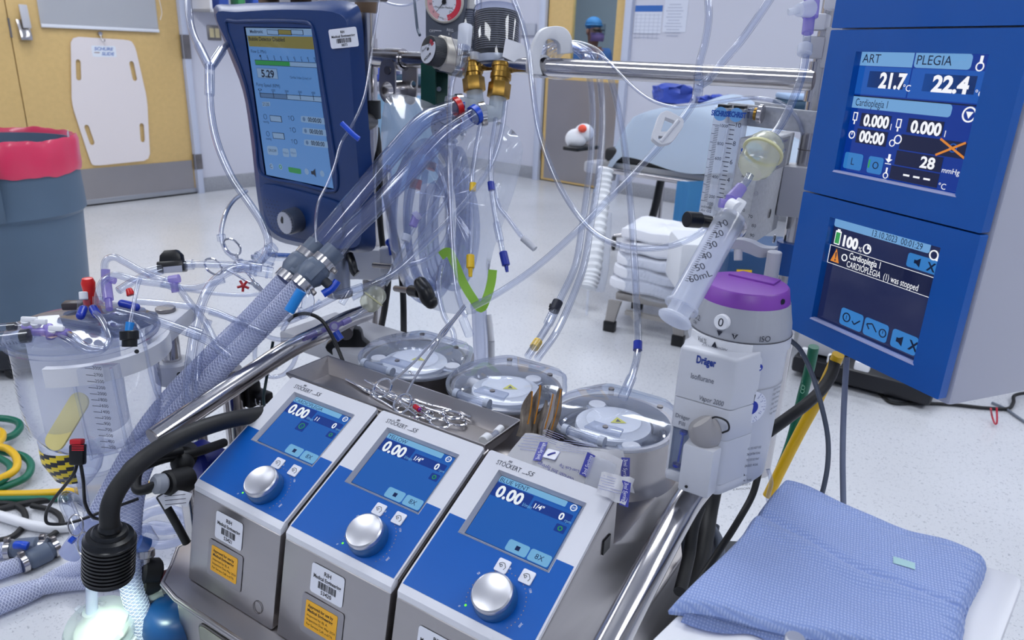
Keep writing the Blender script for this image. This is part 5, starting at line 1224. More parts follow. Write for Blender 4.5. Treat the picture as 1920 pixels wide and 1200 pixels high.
mb = MB(); a = U(1489,1206,.575); mb.cyl(a - V(0,0,.02),a + V(0,0,.006),.0075,pmat('spun aluminium','CFCFD4',.36,1),bev=.0008); one(mb,'metal_knob','small round metal knob at the front edge of the blue towel','knob')
# ------------------------------------------------------------------ hoses, lines and the parts that hang on the rail
def path(*q): return [U(*p) for p in q]
def braid(mb,pts,r,mat,ns=9,pitch=.05,sr=.0006,n=8):
    pa = spline(pts,n); m = len(pa); L = [0]
    for a,b in zip(pa,pa[1:]): L.append(L[-1] + (b - a).length)
    step = .004; N = int(L[-1] / step); fr_ = []; j = 0
    for i in range(N + 1):
        s_ = i * step
        while j < m - 2 and L[j + 1] < s_: j += 1
        t = (s_ - L[j]) / max(1e-6,L[j + 1] - L[j]); fr_.append((pa[j].lerp(pa[j + 1],min(1,t)),(pa[j + 1] - pa[j]).normalized(),s_))
    nrm = fr_[0][1].cross(V(0,0,1)); F = []
    for p,t,s_ in fr_:
        nrm = (nrm - t * nrm.dot(t)).normalized(); F.append((p,nrm.copy(),t.cross(nrm),s_))
    for sg in (1,-1):
        for k in range(ns):
            vs = []; fs = []
            for i,(p,a,b,s_) in enumerate(F):
                th = 2 * PI * k / ns + sg * 2 * PI * s_ / pitch
                d = a * math.cos(th) + b * math.sin(th); e = b * math.cos(th) - a * math.sin(th)
                vs += [p + d * (r + .0002) - e * sr * 1.6,p + d * (r + .0007),p + d * (r + .0002) + e * sr * 1.6]
                if i: o = (i - 1) * 3; fs += [(o,o + 1,o + 4,o + 3),(o + 1,o + 2,o + 5,o + 4)]
            mb.add(vs,fs,mat)
def line(name,label,pts,r,mat=None,cat='tubing',group=None,seg=12):
    mb = MB(); mb.tube(path(*pts),r,mat or CLEARB,seg,7); o = mb.build(name); return tag(o,label,cat,group)
def tline(label,pts,r,extra=(),mat=None,cat='tubing',name='tubing',group=None):
    """a line with its fittings: extra holds (part name, function(mb))"""
    mid = U(*pts[len(pts) // 2]); t = thing(name,label,cat,mid,group)
    mb = MB(); mb.tube(path(*pts),r,mat or CLEARB,12,7); mb.build('tube',t)
    for nm,fn in extra: mb = MB(); fn(mb); mb.build(nm,t)
    return t
def band(mb,a,b,r,mat,seg=18): mb.cyl(U(*a),U(*b),r,mat,seg=seg)

# the two wide water hoses: clear upper length, grey coupling, braided lower length
HOSEC = clear('wide clear hose','F0F3FC','8A97C6',1.6,.05,.06,'D5DDF6')
BRAIDH = clear('braided hose wall','E6EAF8','BCC4E6',.7,.12,.66,'D2D9F6')
FIBRE = pmat('braid fibre','E4E8F8',.5)
COUP = pmat('coupling grey','5C687C',.42)
def clampring(mb,a,b,r):
    mb.ring(U(*a),U(*b),r,r - .003,STEEL2,28)
    p = (U(*a) + U(*b)) / 2; d = (U(*b) - U(*a)).normalized(); s_ = d.cross(AX_Z).normalized()
    mb.box((.012,.009,.009),(0,0,0),DKSTEEL,fr(p + s_ * (r + .003) * -1,s_,d),.001)
HZ = ((1.46,1.42,1.36,1.28,1.22,1.20),(1.44,1.40,1.34,1.26,1.20,1.18))
for k in (0,1):
    lab = ('wide clear hose with red collar, grey coupling and braided tail','wide clear hose with blue collar, grey coupling and braided tail')[k]
    up = (((858,200,1.46),(800,222,1.43),(735,290,1.37),(668,370,1.31),(610,440,1.265),(588,467,1.25)),((893,214,1.45),(838,250,1.42),(768,322,1.36),(700,392,1.29),(645,446,1.24),(620,478,1.225)))[k]
    lo = (((535,526,1.23),(470,596,1.24),(400,664,1.235),(330,736,1.215),(282,795,1.195),(240,862,1.18),(212,915,1.17),(178,978,1.16),(150,1012,1.15),(130,1040,1.15)),((563,536,1.21),(500,604,1.22),(420,684,1.21),(350,756,1.195),(305,812,1.18),(268,870,1.16),(250,930,1.14),(243,1000,1.12),(243,1070,1.11),(255,1130,1.11),(276,1190,1.11),(300,1260,1.1)))[k]
    t = thing('water_hose',lab,'hose',U(*up[2]),'wide water hoses')
    mb = MB(); mb.tube(path(*up),.0165,HOSEC,22,8); mb.build('upper_hose',t)
    mb = MB(); mb.tube(path(*up),.0115,clear('hose bore','EEF2FB','9AA6D0',1.2,.05,.04,'C4D0F4'),16,8); mb.build('inner_bore',t)
    a0,a1 = U(*up[-1]),U(*lo[0]); d = (a1 - a0).normalized(); LC = (a1 - a0).length
    mb = MB(); mb.lathe([(0,-.012),(.0185,-.012),(.0185,.014),(.0165,.016),(.0205,.024),(.0225,.028),(.0225,LC * .45),(.0232,LC * .46),(.0232,LC - .022),(.019,LC - .014),(.0175,LC),(0,LC)],COUP,frz(a0,d),32)
    sd = d.cross(AX_Z).normalized(); mb.box((.034,.014,.002),(0,0,0),COUP,fr(a0 + d * LC * .5 + (EYE - a0).normalized() * .0228,d,sd),.0008); mb.build('coupling',t)
    mb = MB(); mb.ring(a0 + d * .010,a0 + d * .022,.0205,.017,STEEL2,28); mb.box((.010,.008,.010),(0,0,0),DKSTEEL,fr(a0 + d * .016 + sd * .022,sd,d),.001); mb.build('hose_clamp',t)
    mb = MB(); mb.ring(a1 - d * .012,a1 + d * .002,.0205,.017,STEEL2,28); mb.box((.010,.008,.010),(0,0,0),DKSTEEL,fr(a1 - d * .006 + sd * .022,sd,d),.001); mb.build('hose_clamp',t)
    if k == 1: mb = MB(); mb.cyl(a0 + d * LC * .55 + sd * .02,a0 + d * LC * .55 + sd * .036,.008,DKGREY); mb.tube([a0 + d * LC * .35 + sd * .038,a0 + d * LC * .55 + sd * .040,a0 + d * LC * .8 + sd * .036],.0065,BLUEC,12,4); mb.build('valve_handle',t)
    mb = MB(); mb.tube(path(*lo),.0165,BRAIDH,20,8); bh = mb.build('braided_hose',t)
    mb = MB(); braid(mb,path(*(lo if k == 1 else lo[:-2])),.0166,FIBRE); mb.build('braid',bh)
    mb = MB(); d2 = (U(*up[1]) - U(*up[0])).normalized(); p0 = U(*up[0]); mb.ring(p0 - d2 * .004,p0 + d2 * .008,.0192,.016,(REDC if k == 0 else BLUEC),28); mb.build('collar',t)

# manifold: brass couplers, milky elbows
BR = ((884,112,890,172,1.49),(942,120,934,184,1.46))
for k,(x0,y0,x1,y1,z) in enumerate(BR):
    a,b = U(x0,y0,z),U(x1,y1,z); d = (b - a).normalized(); LB = (b - a).length
    t = thing('brass_coupler',('brass quick coupler on a milky elbow, left of the pair under the water trap','brass quick coupler on a milky elbow, right of the pair under the water trap')[k],'coupler',b,'brass couplers')
    Mb = frz(a,d)
    mb = MB(); mb.lathe([(0,0),(.0205,0),(.0212,.003),(.0212,.008),(.0192,.0095),(.0192,LB*.28),(.021,LB*.3),(.021,LB*.44),(.0185,LB*.46),(.0185,LB*.56),(.0,LB*.56)],BRASS,Mb,36); mb.build('sleeve',t)
    mb = MB(); mb.prism(circ(0,0,.0225,6),LB * .56,LB,BRASS,Mb,.0015); mb.build('hex_nut',t)
    e = U(*((838,196,1.47),(884,214,1.45))[k]); c = b + d * .022
    mb = MB(); mb.tube([b - d * .002,b + d * .012,c + d * .004,c * .72 + e * .28 + d * .006,c * .4 + e * .6,e],.0165,clear('milky elbow','EEF2F4','C0C8D4',.7,.15,.55,'DCE4EA'),22,6); mb.build('elbow',t)
    mb = MB(); p = c * .42 + e * .58; dd = (e - c).normalized(); mb.ring(p - dd * .006,p + dd * .006,.0195,.0172,CHROME,28); sd = dd.cross(AX_Z).normalized(); mb.box((.009,.011,.012),(0,0,0),DKSTEEL,fr(p + sd * .022,sd,dd),.001); mb.build('hose_clamp',t)

# ribbed water trap above the couplers
wt = thing('water_trap','clear capsule with black ribbed core above the two brass couplers','filter',U(920,110,1.5))
ax = wx((.03,-1,-.1)).normalized(); Mw = frz(U(930,106,1.50),ax)
mb = MB(); prof = [(0,.0)]
for i in range(17): z = .006 + i * .0042; prof += [(.0455,z),(.0455,z + .0028),(.043,z + .003),(.043,z + .0041)]
prof += [(.0455,.082),(0,.082)]; mb.lathe(prof,pmat('ribbed black','15171E',.3,.3),Mw,48); [mb.lathe([(.0456,.0072 + i * .0042),(.0462,.0076 + i * .0042),(.0456,.008 + i * .0042)],LTGREY,Mw,48) for i in range(18)]; mb.build('ribbed_core',wt)
mb = MB(); mb.lathe([(.049,-.004),(.049,.088),(.046,.094),(.02,.1),(0,.1)],CLEAR,Mw,48); mb.build('bowl',wt)
Mw2 = frz(U(880,96,1.53),ax)
mb = MB(); prof = [(0,0)]
for i in range(18): z = i * .0042; prof += [(.0225,z),(.0225,z + .0028),(.021,z + .003),(.021,z + .0041)]
prof += [(.0225,.078),(0,.078)]; mb.lathe(prof,pmat('ribbed grey','3A4054',.3,.3),Mw2,36); [mb.lathe([(.0226,.0012 + i * .0042),(.0231,.0016 + i * .0042),(.0226,.002 + i * .0042)],LTGREY,Mw2,36) for i in range(18)]; mb.build('side_core',wt)
mb = MB(); mb.lathe([(.0255,-.01),(.0255,.08),(.0235,.086),(.0235,.11),(0,.112)],CLEAR,Mw2,36); mb.build('side_bowl',wt)
mb = MB(); mb.lathe([(0,-.018),(.046,-.018),(.0475,-.012),(.0475,-.004),(0,-.004)],pmat('manifold plate','B9C0CE',.3,.3),Mw,44); mb.box((.10,.05,.012),(-.02,0,-.012),FROST,Mw,.003)
for x,y in ((891,100),(941,112)): mb.cyl(U(x,y,1.475),U(x - 1,y + 14,1.475),.011,FROST)
mb.build('base_plate',wt)
mb = MB(); P = [U(*q) for q in ((948,72,1.44),(978,82,1.43),(988,92,1.43),(989,128,1.43),(942,106,1.44))]
n = (P[1] - P[0]).cross(P[4] - P[0]).normalized(); mb.add(P + [p + n * .02 for p in P],[(0,1,2,3,4),(9,8,7,6,5)] + [(i,5 + i,5 + (i+1) % 5,(i+1) % 5) for i in range(5)],WHITE); mb.build('bracket',wt)

# vacuum regulator on the rail
vr = thing('vacuum_regulator','grey vacuum regulator with round gauge and big black knob on the rail','regulator',U(835,100,1.52))
MR = fr(U(835,80,1.52),EX * .93 + EY * .37,V(0,0,1)) @ RZ(-.03)
VGR = pmat('regulator slate','5D626E',.4); BEI = pmat('regulator beige','CFC9BE',.45)
o1 = [pf(MR,*p) for p in ((797,-60),(876,-60),(866,90),(858,140),(798,132))]
mb = MB(); mb.prism(soften(o1,.12)[::-1],-.045,.0,VGR,MR,.003); mb.build('face_plate',vr)
o2 = [pf(MR,*p) for p in ((793,-62),(880,-62),(872,92),(862,148),(794,132))]
mb = MB(); mb.prism(soften(o2,.12)[::-1],-.07,-.02,BEI,MR,.004); mb.build('rear_case',vr)
gc = pf(MR,834,4); GR = .037
mb = MB(); mb.lathe([(0,.001),(GR + .003,.001),(GR + .003,.006),(GR,.008),(GR - .001,.004),(0,.004)],BEI,MR @ T(*gc,0),48)
def sector(mb,M,r0,r1,a0,a1,mat,z,n=16):
    vs = []
    for i in range(n + 1): t = math.radians(a0 + (a1 - a0) * i / n); vs += [(r0 * math.cos(t),r0 * math.sin(t),z),(r1 * math.cos(t),r1 * math.sin(t),z)]
    mb.add(vs,[(2*i,2*i + 1,2*i + 3,2*i + 2) if a1 > a0 else (2*i,2*i + 2,2*i + 3,2*i + 1) for i in range(n)],mat,M)
Mg = MR @ T(*gc,0)
PINK = pmat('gauge pink','E0A8AC',.4); RED2 = pmat('gauge red','D8364A',.4)
sector(mb,Mg,0,GR - .001,0,360,STICK,.0045,48); sector(mb,Mg,.025,.0355,110,250,PINK,.0049); sector(mb,Mg,.025,.0355,-75,60,RED2,.0049)
for i in range(13): t = math.radians(230 - i * 24); lpx_ = [V(r * math.cos(t),r * math.sin(t),.0052) for r in (.0215,.0245)]; d = V(-math.sin(t),math.cos(t),0) * .0004; mb.add([lpx_[0] - d,lpx_[0] + d,lpx_[1] + d,lpx_[1] - d],[(0,1,2,3)],INK,Mg)
mb.text('FULL',.010,-.032,.005,PINK,Mg,align='C',rot=.55,z=.0054); mb.text('mmHg',-.006,-.031,.0035,INK,Mg,align='C',rot=-.3,z=.0054); mb.text('Precision Medical',0,-.012,.004,INK,Mg,.036,'C',z=.0052); mb.text('INC.',.012,-.018,.003,INK,Mg,z=.0052)
for s_,a in (('20',190),('0',222),('40',160)): t = math.radians(a); mb.text(s_,.029 * math.cos(t),.029 * math.sin(t) - .002,.004,INK,Mg,align='C',z=.0054)
t = math.radians(232); d = V(math.cos(t),math.sin(t),0); n = V(-d.y,d.x,0); mb.add([d * -.01 + n * .0015 + V(0,0,.006),d * -.01 - n * .0015 + V(0,0,.006),d * .028 + V(0,0,.006)],[(0,1,2)],BLACK,Mg); mb.cyl(Mg @ V(0,0,.0045),Mg @ V(0,0,.0075),.0045,BLACK); mb.build('gauge',vr)
mb = MB(); tpx(mb,MR,'OFF',(805,60),(816,61),5,WHITEP,.0008); tpx(mb,MR,'REG.',(838,58),(851,60),5,WHITEP,.0008); lpx(mb,MR,(816,57),(828,58),1.2,WHITEP,.0008); lpx(mb,MR,(842,61),(842,66),1.2,WHITEP,.0008); mb.build('lettering',vr)
ka = (AX_X * -.74 + AX_Z * -.64 + AX_Y * .05).normalized(); kc_ = U(803,94,1.44)
Mk = frz(kc_,ka,AX_X)
mb = MB(); mb.prism([(r * math.cos(t),r * math.sin(t)) for t,r in ((2*PI*i/64,.032 + .0022 * math.cos(8 * 2*PI*i/64)) for i in range(64))],-.058,-.026,BEI,Mk,.003); mb.build('collar',vr)
mb = MB(); mb.prism([(r * math.cos(t),r * math.sin(t)) for t,r in ((2*PI*i/120,.0278 - .0007 * (i % 2)) for i in range(120))],-.03,.0,DKGREY,Mk,.001); kb = mb.build('knob',vr)
Mkf = frz(kc_,ka,AX_X);
Mkt = fr(kc_,(AX_X - ka * AX_X.dot(ka)),-AX_Y)
mb = MB(); mb.flat(circ(0,0,.0252,36),.0006,STICK,Mkt); sector(mb,Mkt,.013,.021,20,70,pmat('knob red','C8404C',.4),.0010)
mb.text('Precision',-.019,-.001,.0055,INK,Mkt,.016,rot=.35,z=.0011); mb.text('Medical',.003,.006,.0055,INK,Mkt,.017,rot=.35,z=.0011); mb.text('VACUUM',0,-.0155,.0055,INK,Mkt,.024,'C',rot=.4,bold=.03,z=.0011); mb.flat(circ(0,.002,.0035,8),.001,INK,Mkt); mb.build('dial_face',kb)
GRN = pmat('dark green enamel','0E4A42',.4)
gp = thing('green_bracket','dark green bracket plate below the vacuum regulator','bracket',U(810,170,1.56))
mb = MB(); P = [U(*q) for q in ((789,118,1.55),(816,118,1.53),(816,203,1.53),(789,202,1.55))]; n = AX_Z * .03
mb.add(P + [p + n for p in P],[(3,2,1,0),(4,5,6,7)] + [(i,(i+1) % 4,4 + (i+1) % 4,4 + i) for i in range(4)],GRN); mb.build('post',gp)
mb = MB(); P = [U(*q) for q in ((814,126,1.56),(840,132,1.56),(838,200,1.56),(814,200,1.56))]; n = AX_Z * .006
mb.add(P + [p + n for p in P],[(3,2,1,0),(4,5,6,7)] + [(i,(i+1) % 4,4 + (i+1) % 4,4 + i) for i in range(4)],GRN); mb.cyl(U(823,167,1.555),U(823,167,1.56),.005,pmat('rivet','9AA0A8',.4,.8)); mb.build('side_plate',gp)

# white hook ring on the rail and the coil of lines over it
hr = thing('rail_hook','white plastic horseshoe hook over the rail carrying coiled lines','hook',U(1030,100,1.40))
MH = fr(U(1030,98,1.405),EX * .75 + EY * .65,V(0,0,1))
q_o = [(989,138),(988,118),(1000,80),(1012,58),(1030,50),(1055,52),(1068,68),(1070,100)]; q_i = [(1048,101),(1047,84),(1036,74),(1022,76),(1014,96),(1010,122),(1015,140)]
mb = MB(); mb.prism([tuple(p.xy) for p in spline([V(*pf(MH,*p),0) for p in q_o],4)] [::-1] + [tuple(p.xy) for p in spline([V(*pf(MH,*p),0) for p in q_i],4)][::-1],-.02,.016,WHITEP,MH,.002); mb.build('horseshoe',hr)
mb = MB(); mb.ring(U(1006,124,1.425),U(1020,125,1.41),.0215,.0168,WHITEP,28); mb.build('rail_grip',hr)

tline('clear line over the rail with a dark connector and yellow band, beside the white hook',((1050,92,1.46),(1075,92,1.45),(1096,112,1.44),(1108,165,1.43),(1111,240,1.41),(1104,330,1.38),(1092,420,1.34),(1078,500,1.30),(1050,562,1.27),(1030,605,1.24),(1012,635,1.20),(990,668,1.16)),.0062,
      (('connector',lambda mb: (mb.cyl(U(1042,578,1.262),U(1028,607,1.24),.0085,CLEAR),mb.cyl(U(1046,566,1.268),U(1038,583,1.258),.0092,INK),mb.cyl(U(1030,572,1.26),U(1039,575,1.26),.0035,BLACK))),('yellow_band',lambda mb: band(mb,(1009,640,1.196),(1001,652,1.184),.0075,YELC))),group='lines over the rail')
tline('plain clear line over the rail, between the yellow-banded and blue-banded ones',((1052,86,1.46),(1085,86,1.45),(1112,106,1.44),(1126,160,1.43),(1129,240,1.41),(1122,330,1.38),(1108,420,1.34),(1094,500,1.30),(1066,575,1.26),(1042,625,1.22),(1008,672,1.16)),.0062,group='lines over the rail')
tline('clear line over the rail with a dark blue band, entering the right pump cover',((1055,80,1.46),(1095,84,1.45),(1128,105,1.44),(1150,165,1.42),(1166,240,1.39),(1177,330,1.35),(1185,420,1.30),(1191,520,1.26),(1195,600,1.22),(1196,655,1.19),(1188,695,1.15),(1176,728,1.12)),.0060,
      (('blue_band',lambda mb: band(mb,(1196,641,1.197),(1195.5,657,1.189),.0073,BLUEC2)),('spigot',lambda mb: mb.cyl(U(1184,708,1.135),U(1168,745,1.10),.0078,CLEAR))),group='lines over the rail')
co = thing('coiled_line','bunch of clear line coiled inside the white hook over the rail','tubing',U(1050,110,1.44))
mb = MB()
cc = U(1062,112,1.44)
for i in range(6):
    a = .052 - .004 * i; mb.tube([cc + EX * (a * math.cos(t)) * 1.1 + EY * (.012 * i - .03) + V(0,0,1) * (a * .62 * math.sin(t)) for t in [2*PI*k/14 for k in range(14)]],.0046,CLEARB,8,3,closed=True)
mb.build('coil',co)
tline('thin clear line crossing over the rail and sagging across to the gas blender',((1085,98,1.40),(1108,99,1.36),(1132,108,1.34),(1158,134,1.31),(1195,170,1.27),(1230,192,1.23),(1268,201,1.20),(1320,196,1.15),(1380,186,1.10),(1430,185,1.05),(1470,197,1.04),(1495,222,1.04),(1506,252,1.05)),.0030)
tline('wide drooping loop of clear line from the top edge to the large syringe',((955,-20,1.36),(978,40,1.35),(990,90,1.345),(998,160,1.34),(1012,250,1.32),(1045,340,1.29),(1085,405,1.25),(1120,440,1.21),(1165,461,1.17),(1220,466,1.12),(1270,457,1.09),(1310,438,1.08),(1345,410,1.08)),.0052)
PCM = fr(U(1252,242,1.125),wx((1,.1,0)),wx((0,-1,0)))
tline('long clear Y line slanting from upper right down to the left behind the pump covers',((1310,160,1.12),(1300,192,1.125),(1272,232,1.135),(1205,308,1.16),(1140,375,1.18),(1075,440,1.21),(1000,505,1.24),(930,552,1.27),(885,576,1.30)),.0060,
      (('left_branch',lambda mb: mb.tube(path((1326,-20,1.10),(1329,30,1.10),(1322,80,1.11),(1312,118,1.115),(1309,150,1.12)),.0058,CLEARB,12,6)),
       ('right_branch',lambda mb: mb.tube(path((1456,-20,1.02),(1420,34,1.05),(1385,82,1.08),(1350,122,1.10),(1330,148,1.115),(1314,160,1.12)),.0058,CLEARB,12,6)),
       ('wye_connector',lambda mb: (mb.tube(path((1309,140,1.118),(1310,156,1.12),(1307,180,1.125)),.0078,CLEAR,12,4),mb.tube(path((1332,146,1.115),(1311,160,1.12),(1308,170,1.12)),.0078,CLEAR,12,4)))))
pc = thing('pinch_clamp','white plastic pinch clamp gripping the slanting clear Y line','clamp',PCM)
mb = MB(); vv,ff = holed([soften([pf(PCM,*p) for p in ((1224,252),(1236,216),(1250,210),(1279,226),(1278,240),(1258,268),(1238,273),(1223,262))],.2),[pf(PCM,*p) for p in ((1236,250),(1245,221),(1263,228),(1267,238),(1254,250))],[pf(PCM,*p) for p in ((1232,256),(1247,257),(1238,266),(1231,264))]],.007,.001); mb.add(vv,ff,WHITEP,PCM); mb.build('frame',pc)
mb = MB(); mb.tube([PCM @ V(*pf(PCM,*p),.008) for p in ((1237,268),(1252,250),(1270,228))],.003,WHITEP,8,3); mb.build('jaw',pc)

# line with clear luer hub hanging in front of the couplers
tline('clear line with a large luer hub hanging in front of the brass couplers',((868,118,1.36),(853,138,1.355),(845,170,1.35),(843,250,1.33),(845,350,1.30),(849,450,1.27),(856,540,1.24),(866,578,1.22),(873,592,1.21)),.0050,
      (('luer_hub',lambda mb: (mb.cyl(U(873,50,1.365),U(870,88,1.36),.0135,FROST,r2=.0128),mb.cyl(U(870,88,1.36),U(862,128,1.358),.0125,CLEAR,r2=.0085),mb.cyl(U(856,64,1.37),U(868,100,1.37),.011,CLEAR))),('side_port',lambda mb: mb.cyl(U(874,104,1.37),U(864,146,1.38),.007,CLEAR))))
# Y line hanging at left of the monitor
tline('clear Y line hanging between the maple door and the dark blue monitor',((392,140,1.36),(393,170,1.355),(396,215,1.35),(408,270,1.34),(436,335,1.32),(470,385,1.30),(492,420,1.28),(503,455,1.26),(497,480,1.25),(480,500,1.24)),.0066,
      (('upper_branch',lambda mb: mb.tube(path((353,-20,1.40),(354,20,1.395),(361,60,1.385),(378,98,1.37),(392,126,1.36)),.0066,CLEARB,12,6)),('side_branch',lambda mb: mb.tube(path((440,70,1.50),(418,92,1.42),(396,126,1.36)),.0060,CLEARB,12,6)),
       ('wye_connector',lambda mb: (mb.cyl(U(372,85,1.375),U(391,124,1.36),.0085,CLEAR),mb.cyl(U(416,94,1.40),U(396,124,1.36),.0085,CLEAR),mb.cyl(U(393,122,1.36),U(393,178,1.355),.0088,CLEAR)))))
tline('thin clear line draped in front of the dark blue monitor',((712,-20,1.28),(708,20,1.275),(700,70,1.27),(693,130,1.265),(682,185,1.26),(660,235,1.255),(640,268,1.25),(628,310,1.245),(614,345,1.24),(598,378,1.235),(592,420,1.23),(594,455,1.22)),.0026)
mb = MB(); mb.tube(path((641,231,1.25),(650,240,1.249),(662,252,1.248),(673,261,1.248)),.0046,BLUEC,10,3); one(mb,'line_clip','small bright blue clip on the thin line in front of the monitor','clip')
line('tubing','thin clear line sagging along the top edge left of the regulator',((700,-10,1.5),(728,6,1.5),(762,10,1.5),(790,-4,1.5)),.0022)
line('tubing','grey-blue thin line dropping to the regulator from the top edge',((776,-10,1.54),(780,30,1.54),(783,55,1.54),(787,66,1.53)),.003,pmat('slate line','5D6B80',.4))

# clear bag of packed circuit behind the hoses
BAGM = clear('bag film','F8FAFE','CDD5E8',1.6,.12,.24,'F6F8FD',.35)
bg = thing('circuit_bag','crumpled clear plastic bag of spare tubing hanging behind the wide hoses','bag',U(840,560,1.55))
BO = [(728,180),(760,178),(800,190),(860,215),(910,225),(945,232),(978,268),(972,330),(950,400),(925,470),(912,540),(905,580),(870,590),(800,575),(760,540),(735,480),(722,400),(716,300),(716,220)]
bp_ = spline([V(x,y,0) for x,y in BO],4,True); nb = len(bp_); cx_,cy_ = 835,370
rnd = random.Random(3)
def bagsurf(front):
    vs = []; R_ = 9; ph = [rnd.uniform(0,6.28) for _ in range(6)]
    for j in range(R_ + 1):
        f = j / R_
        for i,p in enumerate(bp_):
            x = cx_ + (p.x - cx_) * f; y = cy_ + (p.y - cy_) * f
            a = i / nb * 2 * PI; w = math.sin(7 * a + ph[0]) * .4 + math.sin(13 * a + ph[1] + 3 * f) * .35 + math.sin(5 * f * 3 + 3 * a + ph[2]) * .4
            z = 1.53 + (-1 if front else 1) * (.055 * math.sqrt(max(0,1 - f ** 3)) + .012 * w * (1 - f * .6) * f) + .010 * math.sin(9 * a) * f
            vs.append(U(x,y,z))
    fs = [(j*nb + i,j*nb + (i+1) % nb,(j+1)*nb + (i+1) % nb,(j+1)*nb + i) for j in range(R_) for i in range(nb)]
    return vs,fs
mb = MB(); mb.add(*bagsurf(True),BAGM); mb.add(*bagsurf(False),BAGM)
b_ = bmesh.new(); [b_.verts.new(v) for v in mb.v]; b_.verts.ensure_lookup_table();
for f in mb.f:
    try: b_.faces.new([b_.verts[i] for i in f])
    except ValueError: pass
bmesh.ops.remove_doubles(b_,verts=list(b_.verts),dist=.0005); bmesh.ops.recalc_face_normals(b_,faces=list(b_.faces))
mb = MB(); mb.bm(b_,BAGM); mb.build('film',bg,180)
sp_ = thing('packed_tubing','coils of grey-blue tubing with red bands packed inside the clear bag','tubing',U(800,420,1.53))
PT = clear('packed tubing','E4E9F5','9AA5C8',1.4,.06,.22,'B4BEDC')
for i,(cx,cy,rx,ry,z) in enumerate(((800,415,62,150,1.55),(812,405,50,135,1.53),(805,425,40,118,1.51),(845,420,30,105,1.54),(790,410,55,128,1.56),(860,400,18,120,1.52),(830,395,38,140,1.56),(818,440,28,95,1.50),(850,430,44,110,1.57))):
    mb = MB(); mb.tube([U(cx + rx * math.cos(t),cy + ry * math.sin(t),z + .01 * math.sin(2 * t + i)) for t in [2*PI*k/16 for k in range(16)]],.0072,PT,12,4,closed=True); mb.build('coil',sp_)
for a,b in (((771,337,1.515),(789,354,1.515)),((800,305,1.52),(815,318,1.52))):
    mb = MB(); mb.cyl(U((a[0] + b[0]) / 2 + 2,a[1],a[2]),U((a[0] + b[0]) / 2 - 2,b[1],b[2]),.0112,pmat('band maroon','A83A4C',.4)); mb.build('red_band',sp_)
pg = thing('pressure_gauge','round chrome pressure gauge behind the wide hoses under the regulator','gauge',U(845,235,1.50))
Mg2 = frz(U(838,236,1.50),wx((-.25,-.1,-1))); Mg2 = fr(U(838,236,1.50),wx((.97,.0,-.25)),wx((0,-1,0)))
mb = MB(); mb.lathe([(0,-.03),(.033,-.03),(.035,-.004),(.034,.003),(.031,.003),(.031,0),(0,0)],CHROME,Mg2,40); mb.build('case',pg)
mb = MB(); mb.flat(circ(0,0,.0308,32),.0005,STICK,Mg2)
for i in range(11): t = math.radians(225 - i * 27); d = V(math.cos(t),math.sin(t),0); n = V(-d.y,d.x,0) * .0006; mb.add([d * .024 - n,d * .028 - n,d * .028 + n,d * .024 + n],[(0,1,2,3)],INK,Mg2 @ T(0,0,.0009))
for a,l in ((150,.02),(-10,.016)): t = math.radians(a); d = V(math.cos(t),math.sin(t),0); n = V(-d.y,d.x,0) * .0008; mb.add([-n,d * l - n * .3,d * l + n * .3,n],[(0,1,2,3)],INK,Mg2 @ T(0,0,.0012))
mb.build('dial',pg)
# green tape V on the bag
GRT = pmat('lime tape','8FC43A',.5)
mb = MB()
def ribbon(mb,pts,w,mat,th=.0006):
    q = spline(path(*pts),5); vs = []
    for i,p in enumerate(q):
        d = (q[min(i + 1,len(q) - 1)] - q[max(0,i - 1)]).normalized(); s_ = d.cross((EYE - p).normalized()).normalized() * w
        n = d.cross(s_).normalized() * th; vs += [p - s_ - n,p + s_ - n,p + s_ + n,p - s_ + n]
    m = len(q); fs = [(i*4 + k,i*4 + (k+1) % 4,(i+1)*4 + (k+1) % 4,(i+1)*4 + k) for i in range(m - 1) for k in range(4)] + [(3,2,1,0),((m-1)*4,(m-1)*4+1,(m-1)*4+2,(m-1)*4+3)]
    mb.add(vs,fs,mat)
ribbon(mb,((826,480,1.44),(840,472,1.44),(852,492,1.44),(866,525,1.44),(884,556,1.43),(902,578,1.43),(912,560,1.43),(921,530,1.44),(924,506,1.45)),.0085,GRT); one(mb,'lime_tape','lime green paper tape folded in a V at the foot of the clear bag','tape')
st_ = thing('white_stand','white pole with clear sleeve standing on the floor behind the pump covers','stand',UH(908,645,0))
mb = MB(); a = U(905,500,1.62); b = U(898,660,1.62); mb.tube([U(897,560,1.55),U(900,620,1.55),U(903,690,1.56)],.016,CLEARH,16,3); mb.build('sleeve',st_)
mb = MB(); mb.cyl(U(915,590,1.75),U(921,640,1.75),.0085,WHITE); f_ = U(921,640,1.75); mb.cyl(f_,(f_.x + .02,f_.y,0),.0085,WHITE); mb.build('pole',st_)

